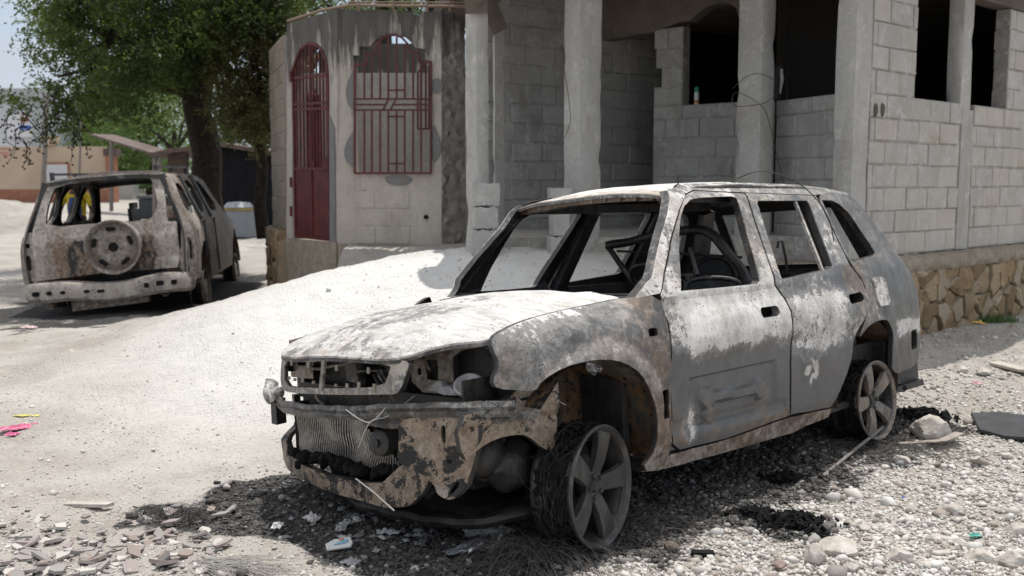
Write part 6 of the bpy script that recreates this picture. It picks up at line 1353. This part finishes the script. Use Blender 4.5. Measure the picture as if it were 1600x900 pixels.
t = NT('gravel_stone'); at_ = t.n('ShaderNodeAttribute', attribute_name='m'); nn1 = t.noise(t.co(), 60, 5, .65)
M_GRAVEL = t.fin(t.mix(t.ramp(nn1, .35, .7, 0, .35), at_.outputs['Color'], (.30, .27, .24)), .93, t.bump(nn1, .5, .004))
rs = np.random.RandomState(21); n = 150000
yy = 1 / (1 / 9.5 + rs.rand(n) * (1 / 2.45 - 1 / 9.5)); yy = np.where(rs.rand(n) < .25, rs.uniform(2.5, 10, n), yy); xx = rs.uniform(-.64, .64, n) * yy + rs.uniform(-.3, .3, n)
fine = vf(xx, yy, .55, 31, 3); leftdust = sstep(.1, -1.0, xx + .15 * (yy - 4)) ; md = np.clip(blob(xx, yy, -.6, 8.3, 3.8, 3.1) * 2, 0, 1)
keep_ = rs.rand(n) < (1 - .72 * leftdust * sstep(2.9, 4.2, yy)) * (1 - .3 * leftdust * sstep(.35, .6, fine)) * (1 - .86 * md) * (1 - .55 * sstep(5.5, 9, yy)) * (.25 + .75 * sstep(.25, .5, vf(xx, yy, 1.4, 77, 3) + .22 * (1 - leftdust)))
xx, yy, leftdust = xx[keep_], yy[keep_], leftdust[keep_]; n = len(xx)
r = np.exp(rs.normal(-4.92, .40, n)) * (1 - .38 * leftdust) * (1 + .25 * sstep(3.2, 2.5, yy)); r = np.where(rs.rand(n) < .012 + .016 * (xx > .8) * (yy < 4.6), r * rs.uniform(1.7, 2.9, n), r)
so_ = soot(xx, yy); tone = rs.rand(n)
c0 = np.array([.50, .47, .43]); c1 = np.array([.32, .28, .24]); c2 = np.array([.64, .625, .595]); c3 = np.array([.23, .21, .20])
col = c0[None] * (1 - tone[:, None]) + c2[None] * tone[:, None]; kk = rs.rand(n)[:, None] + .16 * leftdust[:, None] * (rs.rand(n)[:, None] < .8); col = np.where(kk < .22, c1[None] * (.85 + .3 * tone[:, None]), col); col = np.where((kk > .97) & (kk < 1.0), c3[None], col)
bl = np.clip(so_ * 1.5 - .12 + rs.uniform(-.5, .2, n), 0, 1)[:, None] * np.where(rs.rand(n)[:, None] < .12, .6, 1); col = col * (1 - bl) + np.array([.022, .022, .023])[None] * bl
g_ = stones('gravel', xx, yy, r, col, M_GRAVEL, 5, .7, .42); g_['kind'] = 'stuff'
n = 17000                                              # charred crumbs over the burnt patches
xx = rs.uniform(-2.4, 3.4, n * 6); yy = rs.uniform(2.6, 7.2, n * 6); s_ = soot(xx, yy); k_ = rs.rand(n * 6) < s_ ** 2 * .75; xx, yy = xx[k_][:n * 2], yy[k_][:n * 2]; n = len(xx)
r = np.exp(rs.normal(-4.9, .5, n)); cc = rs.rand(n)[:, None]; col = np.where(cc < .88, .016 + .03 * rs.rand(n)[:, None], .22) * np.ones((n, 3))
g_ = stones('char_crumbs', xx, yy, r, col, M_GRAVEL, 6, .55); g_['kind'] = 'stuff'
t = NT('limestone_rock'); c = t.co(); n1 = t.noise(c, 9, 8, .65); n2 = t.noise(c, 50, 5, .6); M_ROCK = t.fin(t.mix(t.ramp(n1, .35, .65), (.33, .29, .25), (.58, .545, .50)), .93, t.bump(t.math('ADD', n1, t.math('MULTIPLY', n2, .4)), .8, .02))
def rock(px, py, w_, h_, label, seed, col=None, yaw=0, group=None, ang=.35):
    w_ *= (.62 if py > 760 else 1); h_ *= (.75 if py > 760 else 1); g0 = gpt(px, py); mb = MB(); n, m = 34, 20; rnd = random.Random(seed); pl = [(Vector((rnd.uniform(-1, 1), rnd.uniform(-1, 1), rnd.uniform(-.4, 1))).normalized(), rnd.uniform(.62, .9)) for _ in range(13)]; V = []
    for j in range(m + 1):
        for i in range(n):
            th = math.pi * j / m; ph = 2 * math.pi * i / n; d = Vector((math.sin(th) * math.cos(ph), math.sin(th) * math.sin(ph), math.cos(th))); rr = 1
            for nn, h in pl:
                q = d.dot(nn)
                if q > 0: rr = min(rr, h / q)
            rr *= 1 + .08 * noise.noise(d * 3 + Vector((seed, 0, 0))) + .045 * noise.noise(d * 9 + Vector((seed, 5, 0))) + .02 * noise.noise(d * 24); V.append(Vector((d.x * w_ / 2, d.y * w_ * .42, d.z * h_ / 2)) * rr)
    mb.add(V, [(j * n + i, j * n + (i + 1) % n, (j + 1) * n + (i + 1) % n, (j + 1) * n + i) for j in range(m) for i in range(n)])
    o = mb.obj('rock', [col or M_ROCK], None, 28); o.location = (g0.x, g0.y, g0.z + h_ * .30); o.rotation_euler = (rnd.uniform(-.15, .15), rnd.uniform(-.15, .15), yaw + rnd.uniform(-.5, .5)); return tag(o, label, 'rock', group)
rock(1452, 688, .27, .21, 'big pale boulder on blackened gravel behind the rear wheel of the nearest wreck', 1)
rock(1411, 724, .10, .055, 'small tan rock below the big boulder and the bent strip', 2)
rock(1275, 878, .16, .12, 'angular tan and white rock beside the black char patch, bottom right', 3)
M_BROWN = plain('brown_rock', (.15, .12, .10), .9, 0, .5, 18, .8, .01)
rock(1048, 858, .105, .06, 'brown lump of rock on the gravel right of the front wheel', 4, M_BROWN)
rock(1218, 886, .11, .035, 'flat reddish stone at the bottom edge, left of the angular rock', 5, plain('red_stone', (.23, .17, .15), .9, 0, .3))
mb = MB(); g0 = gpt(1098, 871); mb.box((-.045, -.018, 0), (.045, .02, .022)); o = mb.obj('charred_wood', [M_CHAR], warp=.004, ws=20); o.location = g0; o.rotation_euler = (0, 0, -.05); tag(o, 'short dark charred wood block lying on the gravel at the bottom', 'wood block')
rock(1500, 583, .12, .09, 'pale rock on the dirt at far right, left of a flat grey slab', 6); rock(1536, 585, .14, .07, 'grey rock pile piece right of the pale rock at far right', 7)
rock(1310, 862, .30, .09, 'flat pale stone slab in the gravel right of the char patch', 8); rock(1405, 878, .17, .09, 'chunky pale stone near the bottom edge, right of the flat slab', 9); rock(1460, 846, .13, .05, 'flattened pale stone in the coarse gravel at right', 10)
rock(1530, 880, .22, .10, 'large pale stone at the bottom right', 11); rock(1590, 840, .17, .13, 'upright pale stone at the right edge', 12); rock(1490, 800, .14, .06, 'pale stone half sunk in the coarse gravel at right', 13); rock(1580, 888, .2, .12, 'pale angular stone in the bottom right corner', 14); rock(1425, 800, .10, .05, 'small pale stone above the chunky stone at right', 15); rock(1350, 828, .11, .04, 'thin flat stone between the char patch and the turquoise scrap', 16)
rock(355, 763, .07, .045, 'round white pebble rock left of the burnt front corner', 17); rock(648, 893, .07, .04, 'white stone at the bottom below the burnt bumper', 18); rock(1165, 700, .16, .10, 'sooty rock in the shadow under the front door', 19, M_BROWN)
for i, (px, py, w_) in enumerate(((1560, 770, .09), (1385, 848, .10), (1440, 888, .12), (1500, 852, .11), (1558, 858, .10), (1330, 892, .12), (1372, 806, .07), (1520, 825, .08), (1545, 815, .06), (1595, 800, .1), (1480, 868, .09), (1410, 835, .08))):
    rock(px, py, w_, w_ * .45, 'one of the fist-sized pale stones scattered over the coarse gravel at bottom right', 30 + i, group='scattered pale stones')
# broken tile shards, bottom left: each a thin flat piece
M_SH = [plain('shard_' + nme, c, .85, 0, .2, 25, .3) for nme, c in (('mauve', (.29, .25, .235)), ('grey', (.27, .255, .24)), ('pale', (.46, .435, .40)), ('brown', (.25, .205, .18)), ('dark', (.13, .12, .115)))]
rnd = random.Random(77); protos = []
for k in range(8):
    n = rnd.choice((4, 5, 5, 6)); pl = []; 
    for i in range(n): a = 6.283 * (i + rnd.uniform(-.25, .25)) / n; pl.append((math.cos(a) * rnd.uniform(.7, 1.1), math.sin(a) * rnd.uniform(.45, .8)))
    me_ = MB(); me_.prism(pl, lambda u, v: (u * .5, v * .5, 0), (0, 0, .16)); protos.append(me_)
pmesh = {}
for i in range(250):
    while True:
        px, py = rnd.uniform(-20, 375), rnd.uniform(775, 905)
        dens = smooth(770, 850, py) * (1 - smooth(300, 385, px) * .9) * (1 - .55 * smooth(830, 780, py - (.12 * px)))
        if rnd.random() < dens: break
    g0 = gpt(px, py); k = rnd.randrange(8); mi = rnd.choices(range(5), (4, 4, 4, 2, .8))[0]
    if (k, mi) not in pmesh: o = protos[k].obj('tile_shard', [M_SH[mi]]); pmesh[(k, mi)] = o.data
    else: o = bpy.data.objects.new('tile_shard', pmesh[(k, mi)]); COL.objects.link(o)
    s_ = rnd.choice((.022, .03, .04, .05, .06, .075, .09)) * rnd.uniform(.8, 1.1) * (.8 + .5 * (py - 770) / 130); o.scale = (s_, s_, s_ * rnd.uniform(.5, .9)); o.location = (g0.x, g0.y, g0.z + rnd.uniform(-.004, .020)); o.rotation_euler = (rnd.uniform(-.4, .4), rnd.uniform(-.35, .35), rnd.uniform(0, 6.28))
    tag(o, 'one of the flat broken tile shards heaped at bottom left', 'tile shard', 'broken tile shards heaped at bottom left')
# debris
def crumple(name, px, py, w_, d_, h_, mat, label, cat, seed, yaw=0, outline=None):
    g0 = gpt(px, py); V = []; Fc = []; n, m = 14, 10
    for j in range(m + 1):
        for i in range(n + 1):
            u, v = i / n - .5, j / m - .5; e = 1 + .18 * noise.noise(Vector((u * 5, v * 5, seed))); V.append((u * w_ * e, v * d_ * e, h_ * (.5 + .9 * noise.noise(Vector((u * 4, v * 4, seed + 4))) + .35 * noise.noise(Vector((u * 11, v * 11, seed)))) * (1 - 1.2 * max(abs(u), abs(v)))))
    for j in range(m):
        for i in range(n): Fc.append((j * (n + 1) + i, j * (n + 1) + i + 1, (j + 1) * (n + 1) + i + 1, (j + 1) * (n + 1) + i))
    o = mkobj(name, V, Fc, mat, None, None, None); so2 = o.modifiers.new('s', 'SOLIDIFY'); so2.thickness = .003; o.location = (g0.x, g0.y, g0.z + .012); o.rotation_euler = (0, 0, yaw); return tag(o, label, cat)
crumple('melted_aluminium', 765, 858, .26, .09, .06, M_ALU, 'shiny crumpled strip of melted aluminium on the ash in front of the wheel', 'scrap metal', 1, .6)
crumple('ash_flake', 752, 838, .14, .10, .05, plain('white_ash', (.50, .49, .48), .9), 'white flake of ash standing behind the melted aluminium strip', 'ash flake', 2, .2); crumple('ash_flake', 785, 838, .09, .07, .04, plain('white_ash2', (.46, .45, .44), .9), 'smaller white ash flake just right of the larger one', 'ash flake', 3, .9)
crumple('ash_flake', 668, 822, .10, .07, .04, plain('grey_ash', (.34, .33, .33), .9), 'grey ash flake in the shade under the burnt bumper', 'ash flake', 5); crumple('ash_flake', 606, 838, .09, .05, .03, plain('grey_ash2', (.40, .40, .41), .9), 'pale grey flake right above the printed packet', 'ash flake', 6); crumple('ash_flake', 720, 868, .13, .05, .03, plain('slate_ash', (.22, .23, .26), .8), 'slate grey strip left of the melted aluminium', 'ash flake', 7, .5)
rnd = random.Random(91); M_FL = [plain('flake_%d' % i, c_, .85, 0, .3, 30) for i, c_ in enumerate(((.48, .47, .46), (.30, .30, .31), (.16, .16, .165)))]
for i in range(46):
    px, py = rnd.gauss(690, 120), rnd.gauss(835, 28)
    if py > 896 or px < 420 or (820 < px < 1000 and py < 850): continue
    w_ = rnd.uniform(.025, .075); crumple('ash_flake', px, py, w_, w_ * rnd.uniform(.4, .9), w_ * .45, M_FL[rnd.choice((0, 1, 1, 2))], 'one of the small curled ash flakes strewn on the burnt ground under the bumper', 'ash flake', 200 + i, rnd.uniform(0, 6))['group'] = 'small ash flakes under the burnt bumper'
g0 = gpt(530, 858); pk = empty('printed_packet', (g0.x, g0.y, g0.z + .012), R(12)); pk.rotation_euler = (R(16), R(-4), R(14)); tag(pk, 'small white packet with faded blue and orange print lying on the ash', 'packet')
mb = MB(); mb.prism([(-.052, -.030), (.045, -.030), (.055, -.008), (.050, .030), (-.020, .034), (-.055, .012)], lambda u, v: (u, v, 0), (0, 0, .012)); o = mb.obj('packet_body', [plain('packet_white', (.66, .66, .63), .5, 0, .1)], pk, warp=.002); bv = o.modifiers.new('b', 'BEVEL'); bv.width = .003
mb = MB(); mb.prism(chaikin([(-.030, -.010), (.012, -.012), (.040, -.004), (.040, .020), (.010, .010), (-.006, .002)], 1), lambda u, v: (u, v, .0145), (0, 0, .001)); mb.obj('blue_print', [plain('print_blue', (.22, .45, .58), .5, 0, .4, 80)], pk)
mb = MB(); mb.prism(rrect(.012, .020, .022, .010, .004), lambda u, v: (u, v, .0145), (0, 0, .0012)); mb.obj('orange_print', [plain('print_orange', (.62, .25, .15), .5, 0, .4, 80)], pk)
def wirebundle(name, px, py, n, spread, label, mat, seed, length=.22, lift=.05, dirn=None, r=.0011):
    g0 = gpt(px, py); rnd = random.Random(seed); mb = MB()
    for i in range(n):
        a = (dirn if dirn is not None else rnd.uniform(0, 6.28)) + rnd.gauss(0, .18 if dirn is not None else 1); p = Vector((rnd.gauss(0, spread[0]), rnd.gauss(0, spread[1]), rnd.uniform(0, .01))); L = length * rnd.uniform(.5, 1.3); pts = []
        h = rnd.uniform(.1, 1) * lift; cv_ = rnd.uniform(-1.6, 1.6) * (.35 if dirn is not None else 1)
        for k in range(9):
            t_ = k / 8; aa = a + cv_ * t_; p = p + Vector((math.cos(aa), math.sin(aa), 0)) * (L / 8); pts.append(p + Vector((0, 0, h * math.sin(math.pi * min(1, t_ * 1.15)) + .004 * noise.noise(Vector((i, k * .7, 0))))))
        mb.tube(pts, r, 4, cap=False)
    o = mb.obj(name, [mat]); o.location = g0 + Vector((0, 0, .004)); return tag(o, label, 'wire tangle')
M_TWIRE = plain('tyre_cord', (.085, .078, .072), .7, .2, .4, 30)
wirebundle('wire_tangle', 838, 872, 330, (.085, .05), 'dense tangle of burnt tyre wire spread at the foot of the front wheel', M_TWIRE, 1, .26, .085)
wirebundle('wire_tangle', 985, 822, 170, (.12, .07), 'thin fan of burnt tyre wire on the soot just right of the front wheel', M_TWIRE, 2, .22, .05); wirebundle('wire_tangle', 1392, 705, 240, (.17, .10), 'black tangle of tyre wire and soot by the rear wheel', M_TWIRE, 3, .3, .05)
wirebundle('wire_tangle', 300, 888, 130, (.03, .016), 'grey sheaf of frayed fibre lying among the tile shards', plain('frayed_fibre', (.33, .31, .29), .8), 4, .26, .02, dirn=-.22, r=.0012)
wirebundle('wire_tangle', 262, 806, 90, (.10, .012), 'dark spiky strip of burnt cord above the tile shards', M_TWIRE, 6, .06, .03); wirebundle('wire_tangle', 300, 812, 80, (.03, .02), 'small tuft of burnt cord at the end of the spiky strip', M_TWIRE, 7, .06, .03)
def charpatch(px, py, w_, d_, h_, label, seed, n=420):
    g0 = gpt(px, py); rnd = random.Random(seed); mb = MB()
    for i in range(n):
        a = rnd.uniform(0, 6.28); q = min(1.25, abs(rnd.gauss(0, .55))); x, y = w_ / 2 * q * math.cos(a), d_ / 2 * q * math.sin(a); s_ = rnd.uniform(.008, .03); rot = Euler((rnd.uniform(-1.2, 1.2), rnd.uniform(-1.2, 1.2), rnd.uniform(0, 6))).to_matrix().to_4x4(); rot.translation = (x, y, rnd.uniform(0, h_) * max(0, 1 - q * q))
        mb.box((-s_, -s_ * .5, -.003), (s_, s_ * .5, .003), mat=rot)
    o = mb.obj('char_pile', [M_CHAR], warp=.006, ws=40); o.location = g0; return tag(o, label, 'char pile')
charpatch(1243, 822, .34, .24, .04, 'flat pile of black charred rubber flakes on the white gravel, right of the front wheel', 1); charpatch(1175, 806, .22, .14, .02, 'thin scatter of charred flakes left of the main black pile', 4, 160)
charpatch(1440, 650, .36, .30, .04, 'black ash pile between the rear wheel and the big boulder', 2, 420); charpatch(1225, 748, .28, .10, .02, 'small char scatter at the end of the long thin bar', 3, 150)
# bars, slabs and scraps around the car's tail
a, b = gpt(1286, 748), A_(1384, 664, 5.72); mb = MB(); mb.tube([a + Vector((0, 0, .012)), a.lerp(b, .5) + Vector((0, 0, .008)), b], .009, 7); mb.obj('metal_bar', [M_POLE]); tag(bpy.data.objects['metal_bar'], 'long thin steel bar leaning from the gravel against the rear wheel', 'metal bar')
g0 = gpt(1450, 700); mb = MB(); pts = [Vector((-.17, 0, .02)), Vector((-.05, -.02, .035)), Vector((.08, .0, .04)), Vector((.20, .05, .07))]; ribbon(mb, curve(pts), [(-.035, -.003), (.035, .006), (.035, .012), (-.035, .004)]); o = mb.obj('bent_strip', [plain('strip_metal', (.30, .26, .23), .7, .2, .3)], None, 50); o.location = g0; tag(o, 'curled brownish metal strip lying in front of the big boulder', 'metal strip')
pl = [gpt(*p) for p in ((1516, 656), (1530, 680), (1568, 690), (1640, 695), (1700, 680), (1640, 664), (1560, 655))]; c = sum(pl, Vector()) / len(pl)
mb = MB(); mb.prism([(p.x - c.x, p.y - c.y) for p in pl], lambda u, v: (u, v, .02 + .012 * u), (0, 0, .022)); o = mb.obj('rubber_mat', [plain('dark_rubber', (.05, .052, .055), .6, 0, .3, 10)]); o.location = c; bv = o.modifiers.new('b', 'BEVEL'); bv.width = .006; bv.segments = 2; tag(o, 'dark grey flat rubber slab lying on gravel at the right edge', 'rubber slab')
pl = [gpt(*p) for p in ((1545, 570), (1560, 567), (1600, 580), (1640, 585), (1640, 592), (1590, 585))]; c = sum(pl, Vector()) / len(pl); mb = MB(); mb.prism([(p.x - c.x, p.y - c.y) for p in pl], lambda u, v: (u, v, .01), (0, 0, .02)); o = mb.obj('board', [plain('pale_board', (.42, .38, .33), .8)]); o.location = c; tag(o, 'pale broken board on the dirt at the right edge', 'board')
def scrap(px, py, w_, d_, col, label, cat, seed, h_=.02, name='plastic_scrap', yaw=0): crumple(name, px, py, w_, d_, h_, plain('scrap_%d' % seed, col, .5, 0, .2), label, cat, seed, yaw)
scrap(30, 672, .20, .10, (.50, .10, .20), 'torn pink net bag on the pale ground at the left edge', 'net bag', 41, .03, 'net_bag', .5); scrap(18, 682, .07, .06, (.52, .10, .22), 'small pink scrap beside the torn net bag', 'plastic scrap', 47, .02)
scrap(42, 653, .16, .035, (.55, .50, .12), 'yellow strip of plastic just above the pink net bag', 'plastic scrap', 42, .015); scrap(44, 514, .16, .08, (.60, .45, .45), 'crumpled pink and white wrapper near the far wreck', 'wrapper', 43, .04, 'wrapper')
scrap(1523, 842, .045, .025, (.12, .42, .36), 'small turquoise plastic scrap on the coarse gravel', 'plastic scrap', 44); scrap(1524, 602, .09, .05, (.50, .25, .28), 'faded pink scrap on the dirt at far right', 'plastic scrap', 45); scrap(1528, 508, .12, .06, (.60, .40, .10), 'yellow and white wrapper at the foot of the stone plinth', 'wrapper', 46, .05, 'wrapper'); scrap(1505, 500, .1, .06, (.10, .14, .35), 'blue scrap of litter at the foot of the stone plinth', 'litter', 48, .05, 'litter')
scrap(1411, 781, .012, .010, (.10, .18, .55), 'tiny blue plastic bit on the white gravel', 'plastic bit', 49, .008)
for i, (px, py, w_) in enumerate(((140, 793, .22), (120, 770, .0))):
    if w_: g0 = gpt(px, py); mb = MB(); mb.prism([(-.11, -.02), (.09, -.025), (.11, .01), (.02, .03), (-.10, .015)], lambda u, v: (u, v, 0), (0, 0, .015)); o = mb.obj('stone_flake', [M_ROCK]); o.location = g0 + Vector((0, 0, .005)); tag(o, 'thin flat pale stone lying alone above the tile shards', 'stone flake')
# grass tuft by the plinth
mb = MB(); rnd = random.Random(3); g0 = gpt(1556, 503)
for i in range(420):
    x, y = rnd.gauss(0, .11), rnd.gauss(0, .05); h_ = rnd.uniform(.03, .10); a = rnd.uniform(0, 6.28); dx_, dy_ = math.cos(a) * .004, math.sin(a) * .004; lx, ly = rnd.uniform(-.03, .03), rnd.uniform(-.03, .03)
    mb.add([(x - dx_, y - dy_, 0), (x + dx_, y + dy_, 0), (x + lx, y + ly, h_)], [(0, 1, 2)])
o = mb.obj('grass', [plain('grass_green', (.07, .14, .03), .7, 0, .4)]); o.location = g0; o['kind'] = 'stuff'
